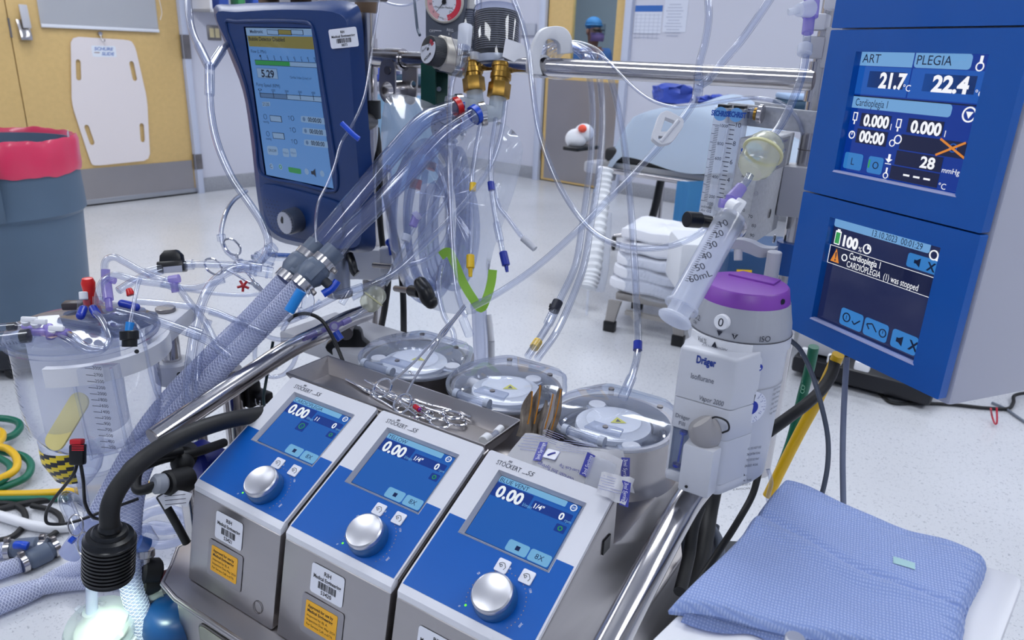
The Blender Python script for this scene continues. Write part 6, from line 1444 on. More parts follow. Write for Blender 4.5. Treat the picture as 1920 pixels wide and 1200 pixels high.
# capped lines hanging from the manifold
tline('clear line with yellow band and yellow end cap hanging under the couplers',((905,212,1.46),(896,260,1.45),(886,330,1.43),(884,400,1.42),(883,478,1.41)),.0052,
      (('yellow_band',lambda mb: band(mb,(887,343,1.427),(886,358,1.425),.0064,YELC)),('end_cap',lambda mb: (mb.cyl(U(882,478,1.41),U(882,503,1.405),.0078,YELC,bev=.001),mb.cyl(U(882,503,1.405),U(882,519,1.403),.0045,YELC,r2=.0035)))),group='capped lines')
tline('clear line with dark blue band and dark blue end cap hanging under the couplers',((930,222,1.45),(922,280,1.44),(921,345,1.43),(928,400,1.42),(936,440,1.41),(942,472,1.40)),.0052,
      (('blue_band',lambda mb: band(mb,(920,341,1.43),(922,357,1.428),.0066,BLUEC2)),('connector',lambda mb: mb.cyl(U(931,418,1.415),U(938,452,1.405),.0072,CLEAR)),('end_cap',lambda mb: (mb.cyl(U(943,472,1.40),U(949,498,1.395),.0078,BLUEC2,bev=.001),mb.cyl(U(949,498,1.395),U(951,510,1.393),.004,BLUEC2,r2=.003)))),group='capped lines')
tline('clear line with pale grey end cap pointing to the lower right below the couplers',((928,345,1.44),(935,385,1.43),(955,412,1.42),(975,440,1.41),(985,450,1.41)),.0046,
      (('end_cap',lambda mb: mb.cyl(U(981,446,1.41),U(1003,467,1.40),.0074,pmat('cap pale grey','C9CBD4',.45),r2=.006)),),group='capped lines')
tline('clear line sweeping from the right coupler down left to the lilac connectors',((948,190,1.43),(940,250,1.42),(920,310,1.40),(880,370,1.38),(830,425,1.36),(785,470,1.34),(740,510,1.33),(690,535,1.32),(640,552,1.30),(600,572,1.28),(560,590,1.25),(520,600,1.22)),.0052,
      (('wye_connector',lambda mb: (mb.cyl(U(680,538,1.318),U(625,556,1.295),.0072,CLEAR),mb.cyl(U(655,545,1.305),U(640,570,1.30),.006,CLEAR))),))
tline('thin clear pair of lines with lilac connector falling to the small yellow capsule',((862,290,1.42),(840,340,1.41),(812,385,1.40),(785,415,1.39),(770,440,1.38),(750,475,1.37),(728,515,1.36),(714,536,1.36)),.0036,
      (('second_line',lambda mb: mb.tube(path((870,300,1.42),(852,350,1.41),(820,400,1.40),(790,440,1.385),(762,482,1.37),(738,512,1.36),(722,535,1.36)),.0036,CLEARB,10,6)),('lilac_connector',lambda mb: (mb.cyl(U(782,400,1.39),U(774,424,1.385),.0075,LILAC),mb.cyl(U(785,402,1.39),U(777,408,1.388),.0095,FROST))),('white_collar',lambda mb: mb.cyl(U(764,440,1.38),U(760,452,1.378),.0085,FROST))))
tline('clear line bowing out to the right behind the wide hoses',((830,330,1.44),(845,400,1.43),(835,450,1.42),(800,485,1.40),(760,500,1.38),(720,530,1.36),(660,560,1.34)),.0046)
tline('clear line falling past the lime tape behind the front pump cover',((826,500,1.40),(822,540,1.38),(832,590,1.36),(850,625,1.34),(852,660,1.33)),.0052,(('luer_end',lambda mb: mb.cyl(U(868,598,1.22),U(880,628,1.20),.0075,CLEAR)),))
sd_ = thing('pressure_dome','small pale yellow clear capsule beside the white mast clamp','capsule',U(700,560,1.37))
da,db = U(716,540,1.36),U(684,580,1.355); Md = frz(da,(db - da)); ll = (db - da).length
mb = MB(); mb.lathe([(0,0),(.008,.001),(.014,.005),(.0185,.011),(.019,ll*.5),(.019,ll - .014),(.0165,ll - .006),(.01,ll - .001),(0,ll)],DOM,Md,30); mb.build('shell',sd_)
mb = MB(); mb.lathe([(.019,ll*.48),(.0208,ll*.49),(.0208,ll*.53),(.019,ll*.54)],pmat('cream ring','DCD9A8',.4),Md,30); mb.build('seam_ring',sd_)
tline('clear line from the small capsule to the lilac round stopcock over the left bar',((686,578,1.355),(668,592,1.34),(650,602,1.33),(632,610,1.32),(605,618,1.31),(575,630,1.29),(545,637,1.27),(510,634,1.25),(480,618,1.23),(450,600,1.21)),.0040,
      (('stopcock_body',lambda mb: (mb.cyl(U(656,599,1.335),U(642,606,1.325),.0055,LILAC),mb.cyl(U(642,606,1.325),U(604,620,1.305),.0042,LILAC),mb.cyl(U(627,612,1.325),U(627,612,1.30),.0088,LILAC),mb.cyl(U(627,612,1.30),U(627,612,1.298),.0055,FROST))),('blue_handle',lambda mb: mb.tube(path((629,622,1.31),(634,630,1.31),(639,637,1.31)),.0068,BLUEC,10,3)),('lilac_connector',lambda mb: mb.cyl(U(592,623,1.305),U(574,633,1.29),.0052,LILAC))))
line('sensor_cable','thin black cable arching over the left handle bar near the stopcock',((540,602,1.24),(552,592,1.24),(575,588,1.25),(600,598,1.26),(618,622,1.26),(634,655,1.25),(646,685,1.24)),.0032,BLACK,'cable')
line('sensor_cable','thin dark cable hanging straight down between the left bar and the pumps',((512,640,1.30),(505,680,1.30),(498,720,1.29),(494,750,1.28),(498,768,1.27)),.0026,pmat('dark teal','12343A',.4),'cable')
line('power_cable','black cable running down behind the left mast, the left one of two',((706,240,1.72),(712,300,1.72),(710,360,1.71),(715,440,1.70),(724,500,1.69),(728,520,1.68),(722,575,1.66),(710,640,1.62),(705,700,1.6)),.0072,RUBBER,'cable')
line('power_cable','black cable running down behind the left mast, the right one of two',((700,240,1.73),(716,330,1.71),(730,400,1.69),(745,460,1.67),(755,540,1.65),(757,620,1.63),(757,690,1.6)),.0072,RUBBER,'cable')
mb = MB(); mb.tube(path((727,450,1.62),(731,455,1.62),(736,478,1.62)),.007,BLUEC,10,4); mb.ball(U(730,455,1.62),.009,BLUEC); one(mb,'blue_clip','bright blue clip hanging behind the left mast cables','clip')
mb = MB(); mb.cyl(U(728,310,1.75),U(728,365,1.75),.006,STEEL2); mb.box((.03,.02,.05),tuple(U(722,335,1.76)),PBLUE,None,.004); one(mb,'blue_bracket','small blue bracket with steel pin right of the dark blue monitor','bracket')
# ------------------------------------------------------------------ venous reservoir at the left
RC = U(156,624,1.12)
MRS = fr(RC,V(1,0,0),V(0,1,0))
RESM = clear('reservoir shell','FAFBFE','A4AED0',1.3,.06,.12,'EEF1FA')
SUMP = clear('sump plastic','F4F6FC','AEB6D4',1.1,.05,.08,'E4E9F6')
rs = thing('reservoir','large clear graduated blood reservoir with many ports at the left','reservoir',MRS @ T(0,0,-.26))
mb = MB(); mb.lathe([(.098,-.004),(.105,-.002),(.107,.002),(.104,.006),(.098,.004),(.097,-.03),(.098,-.09),(.092,-.14),(.078,-.165),(.055,-.18),(0,-.183)],RESM,MRS,56); sh_ = mb.build('shell',rs)
mb = MB(); Ms = MRS @ T(-.035,-.02,0); mb.lathe([(.045,-.165),(.043,-.20),(.036,-.225),(.022,-.245),(.009,-.258),(.0085,-.30)],SUMP,Ms,36); mb.build('sump',rs)
mb = MB(); mb.lathe([(0,-.01),(.062,-.01),(.060,-.165),(0,-.165)],clear('filter fleece','F8F9FC','E2E6F0',.2,.5,.62,'F4F5FA'),MRS @ T(-.030,.02,0),36); mb.build('filter',rs)
MFP = fr(MRS @ V(.030,-.106,0),V(1,-.12,0),V(0,0,1))
def RP(x,y): return pf(MFP,x,y)
mb = MB(); q = [RP(*p) for p in ((132,692),(208,690),(240,846),(172,862))]; mb.prism(q[::-1],-.02,0,RESM,MFP,.002)
for x in (0,1): a,b = ((q[1],q[2]),(q[0],q[3]))[x]; mb.cyl(MFP @ V(*a,0),MFP @ V(*b,0),.0022,CLEAR)
mb.build('scale_window',rs)
mb = MB()
nums = ('3000','2700','2500','2200','2000','1800','1600','1400','1200','900','700','500','400','250')
for i,s_ in enumerate(nums):
    t = i / 13; y = 690 + 148 * (t ** .96); x = 172 + 31 * t
    lpx(mb,MFP,(x - 10,y + .5),(x - 1,y),1.0,INK,.0012) if False else None
    a = RP(x - 12,y); mb.flat([(a[0],a[1]),(a[0] + .012,a[1]),(a[0] + .012,a[1] + .0008),(a[0],a[1] + .0008)],.0012,INK,MFP); b = RP(x + 3,y + 2); mb.text(s_,b[0],b[1],.0048,INK,MFP,z=.0012)
mb.build('graduations',rs)
mb = MB()
for i in range(16):
    t = i / 15; zz = -.022 - .125 * t; r = .0995 - .004 * t * t; a0 = math.radians(218); vs = []
    for k in range(7): a = a0 + k * (.035 if i % 2 else .05) ; vs += [(r * math.cos(a),r * math.sin(a),zz),(r * math.cos(a),r * math.sin(a),zz + .0009)]
    mb.add(vs,[(2*k,2*k + 2,2*k + 3,2*k + 1) for k in range(6)],INK,MRS)
mb.build('side_ticks',rs)
# white holder band with arm to the pole
mb = MB(); vs = []; K = 24
for r,z in ((.108,-.008),(.119,-.008),(.119,-.036),(.108,-.036)):
    for i in range(K + 1): a = math.radians(-86 + 140 * i / K); vs.append((r * math.cos(a),r * math.sin(a),z))
w = K + 1; fs = [(j*w + i,j*w + i + 1,((j+1) % 4)*w + i + 1,((j+1) % 4)*w + i) for j in range(4) for i in range(K)] + [(0,w,2*w,3*w),(K,3*w+K,2*w+K,w+K)]
hd_ = thing('reservoir_holder','white holder ring and arm carrying the clear reservoir on a pole','holder',U(320,620,1.27))
mb.add(vs,fs,WHITE,MRS); mb.cyl(U(256,659,1.045),U(256.5,659,1.043),.003,BLACK); mb.build('ring',hd_)
mb = MB(); A0 = [U(*p) for p in ((284,640,1.12),(268,600,1.16),(300,588,1.26),(352,575,1.30),(368,598,1.28),(340,625,1.22),(312,640,1.16))]
zt_ = RC.z + .0; mb.prism([(p.x,p.y) for p in A0],zt_ - .035,zt_ - .005,WHITE,None,.006); mb.build('arm',hd_)
mb = MB(); pp = U(318,640,1.255); mb.cyl((pp.x,pp.y,zt_ - .005),(pp.x,pp.y,zt_ + .002),.016,DKSTEEL,bev=.001); mb.cyl((pp.x,pp.y,.0),(pp.x,pp.y,zt_ - .03),.0155,STEEL2,seg=24); mb.build('pole',hd_)
mb = MB(); mb.cyl((pp.x,pp.y,U(325,705,1.3).z),(pp.x,pp.y,U(322,672,1.27).z),.030,WHITE,bev=.004,seg=28); c2 = U(365,690,1.3); mb.tube([V(pp.x,pp.y,c2.z),c2,U(420,660,1.36)],.013,LTGREY,12,3); mb.cyl(U(336,702,1.23),U(337,702,1.226),.004,BLACK); mb.build('collar',hd_)
mb = MB(); k0 = U(243,650,1.03); mb.cyl(k0,U(243,636,1.03),.010,BLACK,seg=20); mb.cyl(U(243,637,1.03),U(242,620,1.03),.0125,BLACK,bev=.001,seg=20); mb.build('clamp_knob',hd_)
mb = MB(); mb.box((.03,.02,.012),(0,0,0),pmat('dark brown block','3A3336',.4),fr(U(138,572,1.16),V(1,.2,0),V(-.2,1,0)),.003); mb.build('catch',hd_)
# lid with hub
mb = MB(); mb.lathe([(.103,.004),(.100,.012),(.06,.018),(0,.020)],clear('lid plastic','E8ECF6','AAB3D0',1.0,.06,.20,'C9D0E2'),MRS,48); lid = mb.build('lid',rs)
mb = MB(); Mhub = MRS @ T(.035,.012,.010) @ RZ(-.32)
mb.prism(rrect(-.06,-.045,.06,.045,.014),.0,.016,clear('hub plastic','C4CAD8','8E98B8',1.2,.06,.30,'A0A6B8'),Mhub,.005); mb.prism(rrect(-.045,-.02,.05,.03,.01),.016,.026,clear('hub top','E8ECF6','AAB3D0',1.0,.06,.25,'D5DBEA'),Mhub,.003); mb.build('hub',lid)
mb = MB(); mb.flat([(-.075,-.03),(-.02,-.05),(-.005,-.035),(-.045,.02),(-.07,.01)],.0200,STICK,MRS); mb.flat([(-.045,-.055),(.0,-.075),(.01,-.06),(-.02,-.045)],.0202,pmat('beige label','C9B4A8',.5),MRS); mb.build('lid_label',lid)
YSTR = pmat('hazard yellow','E8CC20',.4)
mb = MB(); vs = []; K = 12
for j in range(15):
    zz = -.176 - .058 * j / 14; r = .0445 if zz > -.2 else .0445 - (-.2 - zz) * .38
    for i in range(K + 1): a = math.radians(215 + 85 * i / K); vs.append(((r + .0006) * math.cos(a),(r + .0006) * math.sin(a),zz))
w = K + 1
mb.add(vs,[(j*w + i,j*w + i + 1,(j+1)*w + i + 1,(j+1)*w + i) for j in range(14) for i in range(K) if (j + i // 2) % 4 < 2],YSTR,Ms); mb.add(vs,[(j*w + i,j*w + i + 1,(j+1)*w + i + 1,(j+1)*w + i) for j in range(14) for i in range(K) if (j + i // 2) % 4 >= 2],INK,Ms); mb.build('hazard_label',rs)
mb = MB(); mb.prism(rrect(-.016,-.045,.016,.045,.014),0,.004,pmat('pale yellow tag','DDD08A',.5),frz(U(128,790,1.08),wx((-.1,-.2,-1)),wx((.85,.45,0))) ,.001); mb.build('yellow_float',rs)
# ports and caps on the lid
def cap(name,lab,cat,fn): mb = MB(); fn(mb); one(mb,name,lab,cat)
mb = MB(); pr = U(172,572,1.14); Mr_ = frz(pr,V(.0,0,1)); mb.lathe([(0,-.004),(.0105,-.004),(.0110,.008),(.0085,.022),(.0095,.030),(.0100,.036),(.0075,.043),(0,.0445)],REDC,Mr_,24); one(mb,'port_cap','tall bright red rubber cap standing on the reservoir lid','cap','port caps')
def blob(pts,r,mat): mb = MB(); mb.tube(path(*pts),r,mat,14,5); mb.ball(U(*pts[0]),r,mat); mb.ball(U(*pts[-1]),r,mat); return mb
one(blob(((151,592,1.07),(156,580,1.08)),.0062,BLUEC2),'port_cap','short dark blue cap at the front left of the reservoir lid','cap','port caps')
one(blob(((181,589,1.07),(175,579,1.08)),.0062,BLUEC2),'port_cap','short dark blue cap right beside the front left one on the reservoir lid','cap','port caps')
one(blob(((229,569,1.10),(242,572,1.10),(255,576,1.10)),.0060,BLUEC2),'port_cap','long dark blue cap lying sideways at the right of the reservoir lid','cap','port caps')
mb = MB(); mb.cyl(U(246,554,1.12),U(241,541,1.12),.0062,REDC,r2=.0045,bev=.001); one(mb,'port_cap','small red cap above the long blue cap on the reservoir lid','cap','port caps')
mb = MB(); mb.cyl(U(157,562,1.12),U(156,547,1.12),.0062,WHITEP,bev=.001); mb.cyl(U(157,580,1.12),U(157,562,1.12),.009,CLEAR); one(mb,'port_cap','small white cap on a clear port left of the tall red cap','cap','port caps')
tline('thin clear line with a cyan luer end dangling in front of the reservoir lid',((262,522,1.08),(256,545,1.07),(249,580,1.06),(244,606,1.05)),.0030,(('luer_end',lambda mb: mb.cyl(U(244,605,1.05),U(239,634,1.045),.0058,pmat('cyan plastic','1C86D8',.35),r2=.0046)),))
tline('clear line arching from the lilac manifold up and right over the reservoir',((198,545,1.12),(196,510,1.12),(198,490,1.12),(212,482,1.12),(235,492,1.12),(264,508,1.12),(296,522,1.12),(325,530,1.13),(350,560,1.14),(385,605,1.14),(405,645,1.14)),.0052,
      (('lilac_manifold',lambda mb: (mb.cyl(U(198,505,1.12),U(198,528,1.12),.0062,LILAC),mb.cyl(U(199,530,1.12),U(203,562,1.11),.0075,LILAC),mb.cyl(U(196,522,1.12),U(216,527,1.12),.005,LILAC),mb.cyl(U(203,560,1.11),U(205,580,1.10),.005,LILAC))),('connector',lambda mb: (mb.cyl(U(306,527,1.12),U(334,541,1.135),.0075,CLEAR),mb.cyl(U(318,525,1.12),U(336,522,1.12),.0065,LILAC),mb.cyl(U(326,530,1.12),U(329,548,1.12),.0055,LILAC)))))
tline('clear line arching low over the reservoir lid from a clear elbow',((184,572,1.08),(185,552,1.08),(193,528,1.08),(214,516,1.085),(240,521,1.09),(268,528,1.10),(300,532,1.11),(360,540,1.13),(420,525,1.16)),.0052,(('elbow_sleeve',lambda mb: mb.cyl(U(184,556,1.08),U(184,574,1.08),.0072,CLEAR)),))
tline('thick clear line leaving the reservoir lid down to the right',((222,582,1.10),(262,592,1.10),(305,606,1.10),(352,622,1.11),(392,640,1.12),(430,668,1.13)),.0070,(('connector',lambda mb: mb.cyl(U(352,620,1.11),U(378,628,1.115),.0090,CLEAR)),))
tline('clear line running straight right from the long blue cap',((255,565,1.12),(300,568,1.14),(350,574,1.16),(400,584,1.17),(450,605,1.18),(500,625,1.2)),.0052)
tline('clear looped line hanging over the front rim of the reservoir',((178,586,1.06),(190,598,1.05),(202,622,1.03),(205,640,1.02),(192,657,1.015),(172,660,1.015),(150,652,1.02),(132,640,1.03),(112,630,1.05)),.0042)
tline('thin clear line running down the right flank of the reservoir',((246,600,1.06),(262,618,1.05),(272,650,1.05),(282,700,1.06),(292,735,1.07),(297,746,1.08)),.0026)
fs_ = thing('flow_sensor','black flow sensor clamped round the clear line above the white holder arm','sensor',U(323,500,1.2))
mb = MB(); Mf_ = fr(U(323,500,1.2),wx((1,-.08,.1)),wx((0,0,-1))); mb.box((.042,.024,.018),(0,0,0),BLACK,Mf_,.003); mb.prism([(-.018,0),(.018,0),(.017,.016),(.010,.024),(-.008,.024),(-.016,.016)],-.010,.010,BLACK,fr(U(323,497,1.2),wx((1,-.08,.1)),wx((0,-1,0))),.003); mb.build('body',fs_)
mb = MB(); mb.box((.030,.0005,.010),(0,0,0),pmat('label grey','A9ACBC',.4),fr(U(324,505,1.186),wx((1,-.1,0)),wx((0,0,1)))); mb.build('label',fs_)
tline('clear line passing through the black flow sensor toward the clear connectors',((222,545,1.14),(250,528,1.16),(285,512,1.18),(323,502,1.2),(360,496,1.2),(400,496,1.2),(440,498,1.2),(470,500,1.2)),.0062,(('ribbed_barb',lambda mb: (mb.cyl(U(275,512,1.175),U(303,505,1.19),.0085,CLEAR),mb.cyl(U(348,497,1.2),U(362,496,1.2),.0085,CLEAR))),))
tline('thick clear line looping up from the floor over to the clear connectors',((360,800,1.16),(352,760,1.16),(352,715,1.16),(358,665,1.16),(368,610,1.17),(382,560,1.18),(402,528,1.19),(430,508,1.2),(462,500,1.2),(490,502,1.21)),.0078)
tline('second clear line rising beside the thick loop at its foot',((372,770,1.19),(370,720,1.19),(374,660,1.2),(384,620,1.2),(392,600,1.2)),.0058)
cn = thing('line_connector','cluster of clear barbed connectors behind the left handle bar','connector',U(480,500,1.22))
for (a,b,r) in (((440,497,1.2),(478,503,1.22),.0105),((478,490,1.22),(515,462,1.24),.010),((470,505,1.22),(512,512,1.23),.0095),((500,500,1.23),(512,470,1.23),.0085)):
    mb = MB(); mb.cyl(U(*a),U(*b),r,CLEAR,bev=.001); d = (U(*b) - U(*a)).normalized();
    for t in (.25,.75): c = U(*a).lerp(U(*b),t); mb.ring(c - d * .002,c + d * .002,r + .0015,r - .001,CLEAR,20)
    mb.build('barb',cn)
line('tubing','clear line curving down behind the braided hoses',((462,358,1.42),(438,376,1.38),(420,410,1.31),(415,445,1.28),(424,470,1.27),(440,485,1.26)),.0040)
mb = MB(); mb.cyl(U(414,440,1.28),U(416,452,1.28),.0072,CLEAR); one(mb,'tube_collar','small clear collar on the line above the steel scissors clamp','connector')
line('tubing','clear line sagging from the connectors to the lilac stopcock',((300,535,1.18),(360,545,1.2),(420,552,1.22),(470,553,1.24),(520,545,1.26)),.0034)
line('tubing','clear line crossing low behind the braided hoses',((392,585,1.2),(430,596,1.21),(480,610,1.22),(530,606,1.24),(570,590,1.27),(600,565,1.3)),.0050)
mb = MB(); c = U(456,536,1.24)
for k in range(5): t = 2*PI*k/5 + .4; d = AX_X * math.cos(t) + AX_Y * math.sin(t); mb.cyl(c,c + d * .010,.0022,pmat('star red','B81C24',.35),seg=8)
mb.ball(c,.004,pmat('star red','B81C24',.35),seg=10); one(mb,'red_star','tiny red star-shaped stopper below the clear connectors','cap')
mb = MB(); mb.ring(U(520,480,1.32),U(520,486,1.32),.045,.043,CLEAR,30); mb.box((.08,.03,.008),(0,0,0),PBLUE,fr(U(545,480,1.4),wx((1,.05,0)),wx((0,0,1))),.003); one(mb,'blue_ledge','thin blue ledge with clear ring below the dark blue monitor','ledge')
tline('clear loop of line hanging under the left handle bar',((480,640,1.36),(478,670,1.36),(485,695,1.35),(505,706,1.35),(530,703,1.34),(548,685,1.33),(560,655,1.32)),.0042,(('bubble_trap',lambda mb: mb.cyl(U(530,650,1.33),U(514,690,1.34),.006,CLEARH)),))
bh_ = thing('tube_clip','bright blue tube clip behind the lower hose coupling','clip',U(549,560,1.2))
mb = MB(); mb.tube(path((565,545,1.17),(556,560,1.17),(548,574,1.17),(542,584,1.17)),.0085,pmat('cyan plastic','1C86D8',.35),10,4); mb.build('grip',bh_)
mb = MB(); mb.tube(path((572,545,1.19),(578,565,1.19),(572,585,1.19),(562,588,1.19)),.010,CLEAR,12,4); mb.build('bulb',bh_)
mb = MB(); mb.tube(path((546,590,1.17),(538,605,1.17),(530,618,1.18)),.004,CLEARB,10,4); mb.build('tail',bh_)

# syringes lying on the lilac stopcock manifold
def small_syringe(lab,a,b,r,cap_x):
    a = U(*a); b = U(*b); d = (b - a); Lh = d.length; M = frz(a,d)
    t = thing('syringe',lab,'syringe',a,'small syringes on the manifold')
    mb = MB(); mb.lathe([(r,0),(r,Lh - .006),(r * .4,Lh - .002),(.003,Lh + .006),(0,Lh + .006)],CLEAR,M,24); br = mb.build('barrel',t)
    mb = MB(); mb.lathe([(0,Lh - .020),(r * .95,Lh - .018),(r * .95,Lh - .008),(0,Lh - .005)],BLACK,M,20); mb.build('stopper',t)
    mb = MB()
    tn_ = (AX_Y * .75 - AX_Z * .66); tn_ = (tn_ - d.normalized() * tn_.dot(d.normalized())).normalized(); sd = d.normalized().cross(tn_)
    for i in range(int(Lh / .004)): c = a + d.normalized() * (i * .004); l_ = .25 if i % 5 else .45; p = [c + (tn_ * math.cos(x) + sd * math.sin(x)) * (r + .0003) for x in (-l_,l_)]; mb.add([p[0],p[1],p[1] + d.normalized() * .0006,p[0] + d.normalized() * .0006],[(0,1,2,3)],INK)
    mb.build('graduations',br); return t
small_syringe('thicker clear syringe with black stopper lying at the left edge, the front one',(-30,640,1.04),(66,628,1.05),.0105,0)
small_syringe('thinner clear syringe with black stopper lying at the left edge, behind the thicker one',(-30,618,1.07),(40,611,1.075),.0065,0)
sm = thing('stopcock_manifold','lilac stopcock manifold with white handles on the reservoir lid','stopcock',U(95,620,1.06))
mb = MB(); mb.cyl(U(64,622,1.055),U(128,624,1.055),.0062,LILAC); mb.cyl(U(46,611,1.07),U(70,620,1.06),.005,LILAC); mb.cyl(U(90,612,1.06),U(96,632,1.05),.0066,LILAC); mb.cyl(U(112,630,1.05),U(132,624,1.05),.005,LILAC); mb.build('body',sm)
for (x,y) in ((48,600),(66,604),(99,617)): mb = MB(); mb.cyl(U(x,y,1.05),U(x + 3,y + 6,1.055),.0065,WHITEP,seg=16); mb.box((.022,.007,.008),(0,0,0),WHITEP,fr(U(x + 7,y - 1,1.05),wx((1,.05,0)),wx((0,0,-1))),.002); mb.build('handle',sm)
line('tubing','clear line from the lilac manifold over the reservoir rim',((128,625,1.05),(140,632,1.03),(155,645,1.02),(172,652,1.01),(195,655,1.01)),.0042)

# level sensor and its cable
ls = thing('level_sensor','red and black level sensor stuck on the front of the reservoir sump','sensor',U(146,850,1.05))
mb = MB(); mb.box((.021,.012,.030),(0,0,0),BLACK,fr(U(146,852,1.06),wx((1,0,0)),wx((0,0,1))),.003); mb.build('body',ls)
mb = MB(); mb.box((.017,.012,.008),(0,0,0),pmat('sensor red','C0202C',.3),fr(U(145,828,1.06),wx((1,0,0)),wx((0,0,1))),.002)
for k in range(3): mb.box((.017,.001,.0014),(0,0,0),pmat('sensor red','C0202C',.3),fr(U(146,836 + k * 4,1.053),wx((1,0,0)),wx((0,0,1))))
mb.build('red_top',ls)
mb = MB(); mb.tube(path((145,868,1.06),(140,885,1.06),(122,910,1.07),(98,940,1.08),(86,965,1.09),(88,980,1.09),(108,983,1.1),(140,978,1.1),(185,962,1.1),(260,935,1.12)),.0024,BLACK,8,6); mb.build('cable',ls)
mb = MB(); mb.tube(path((151,868,1.06),(156,900,1.06),(158,930,1.07),(160,945,1.07),(175,970,1.08),(200,975,1.09)),.0024,BLACK,8,6); mb.build('cable',ls)
ro_ = thing('reservoir_outlet','clear outlet pipe with wire clip running down from the reservoir sump','tubing',U(130,960,1.1))
so = Ms @ V(0,0,-.295)
mb = MB(); mb.tube([so,U(122,935,1.12),U(135,970,1.11),U(146,1000,1.1),U(165,1040,1.09)],.0098,CLEARB,16,6); mb.build('pipe',ro_)
mb = MB(); mb.tube([U(142 + 14 * math.cos(t),985 + 20 * math.sin(t),1.08) for t in [2*PI*k/12 for k in range(12)]],.0011,STEEL2,8,4,closed=True); mb.tube([U(158 + 12 * math.cos(t),1020 + 22 * math.sin(t),1.07) for t in [.6 + PI*1.4*k/10 for k in range(11)]],.0011,STEEL2,8,4); mb.build('wire_clip',ro_)
mb = MB(); mb.cyl(U(132,1010,1.06),U(139,1015,1.06),.005,BLUEC); mb.build('blue_tab',ro_)
# white oxygenator like canister behind the hoses
cnr = thing('canister','milky white canister standing behind the braided hoses under the reservoir','canister',U(190,930,1.25))
mb = MB(); ca = U(182,868,1.22); mb.lathe([(0,0),(.034,0),(.038,-.004),(.034,-.008),(.033,-.10),(.028,-.11),(0,-.112)],FROST,T(ca.x,ca.y,ca.z),32); mb.build('cup',cnr)
mb = MB(); mb.lathe([(0,.032),(.026,.032),(.03,.02),(.038,.003),(.038,0)],CLEAR,T(ca.x,ca.y,ca.z),32); mb.build('clear_lid',cnr)

# ------------------------------------------------------------------ gooseneck lamp and the lit pump head below it
la = thing('gooseneck_lamp','black gooseneck lamp with finned head shining down at lower left','lamp',U(206,1075,.98))
LT = U(207,978,.97); LBm = U(203,1082,1.0); dL = (LBm - LT).normalized(); LL = (LBm - LT).length
ML = frz(LT,dL)
prof = [(0,.004),(.012,.004),(.0145,.008),(.0145,.012),(.020,.0125),(.0225,.016),(.0225,.018),(.0285,.020),(.0305,.026)]
z = .028
while z < LL - .006: prof += [(.0325,z),(.0325,z + .003),(.0295,z + .0034),(.0295,z + .0054)]; z += .0058
prof += [(.031,LL - .002),(.026,LL),(.024,LL - .001)]
LAMPB = pmat('lamp black','101216',.28)
mb = MB(); mb.lathe(prof,LAMPB,ML,44); mb.build('lamp_head',la)
mb = MB(); mb.lathe([(0,LL - .002),(.024,LL - .002)],pmat('lamp lens','FFFFFF',.3,emit=(.75,1.0,.82),estr=5),ML,32); mb.build('lens',la)
mb = MB(); mb.tube([LT + dL * .006] + path((205,965,.965),(209,942,.965),(224,912,.97),(262,868,.98),(310,834,1.0),(360,810,1.03),(420,790,1.07),(470,780,1.11),(520,772,1.15)),.0122,RUBBER,16,7); gn = mb.build('gooseneck',la)
lamp_d = bpy.data.lights.new('lamp_light','SPOT'); lamp_d.energy = 1.6; lamp_d.color = (.78,1.0,.84); lamp_d.spot_size = 1.9; lamp_d.spot_blend = .6; lamp_d.shadow_soft_size = .02
lo_ = bpy.data.objects.new('lamp_light',lamp_d); COL.objects.link(lo_); lo_.parent = la; lo_.matrix_basis = la.matrix_world.inverted() @ frz(LBm + dL * .006,-dL)
mb = MB(); mb.tube(path((232,905,1.0),(236,880,1.02),(256,862,1.03),(290,856,1.06),(340,845,1.1)),.006,RUBBER,12,6); mb.ball(U(240,898,1.0),.007,RUBBER); one(mb,'power_cable','short black cable bent under the gooseneck lamp neck','cable')
ph_ = thing('pump_cone','clear disc-shaped centrifugal pump head lit green-white under the lamp','pump',U(190,1170,1.08))
PHc = U(186,1172,1.09); MPH = frz(PHc,wx((-.05,-.85,-.55)),AX_X)
PHM = clear('pump cone plastic','F8FAFA','C0CCD2',1.1,.05,.30,'EAF2EE')
mb = MB(); mb.lathe([(0,-.02),(.047,-.02),(.050,-.012),(.050,.0),(.044,.006),(.044,.010),(.030,.016),(.016,.026),(.012,.034),(0,.034)],PHM,MPH,44); mb.build('housing',ph_)
mb = MB(); mb.lathe([(0,-.012),(.038,-.012),(.036,-.004),(.012,.012),(0,.014)],pmat('rotor cream','E6EADF',.35),MPH,36); mb.build('rotor',ph_)
mb = MB(); mb.cyl(MPH @ V(.03,.04,-.004),MPH @ V(.075,.055,.0),.008,PHM); mb.build('outlet',ph_); mb = MB(); mb.cyl(MPH @ V(.0,.0,.03),U(172,1100,1.06),.008,CLEARH); mb.build('inlet',ph_)
for k in range(3): t = 2*PI*k/3 + .5; mb = MB(); mb.box((.016,.010,.008),(0,0,0),FROST,MPH @ RZ(t) @ T(.045,0,.004),.002); mb.build('tab',ph_)
cpd = thing('pump_drive','round grey drive unit holding the lit pump head at lower left','motor',PHc - V(0,0,.1))
mb = MB(); mb.lathe([(0,-.095),(.052,-.095),(.054,-.03),(.052,-.0215),(0,-.0215)],LTGREY,MPH,40); mb.build('housing',cpd)
mb = MB(); mb.tube([MPH @ V(.045,-.01,-.06),U(255,1140,1.13),U(285,1112,1.15),U(330,1090,1.2)],.018,LTGREY,14,5); mb.build('arm',cpd)

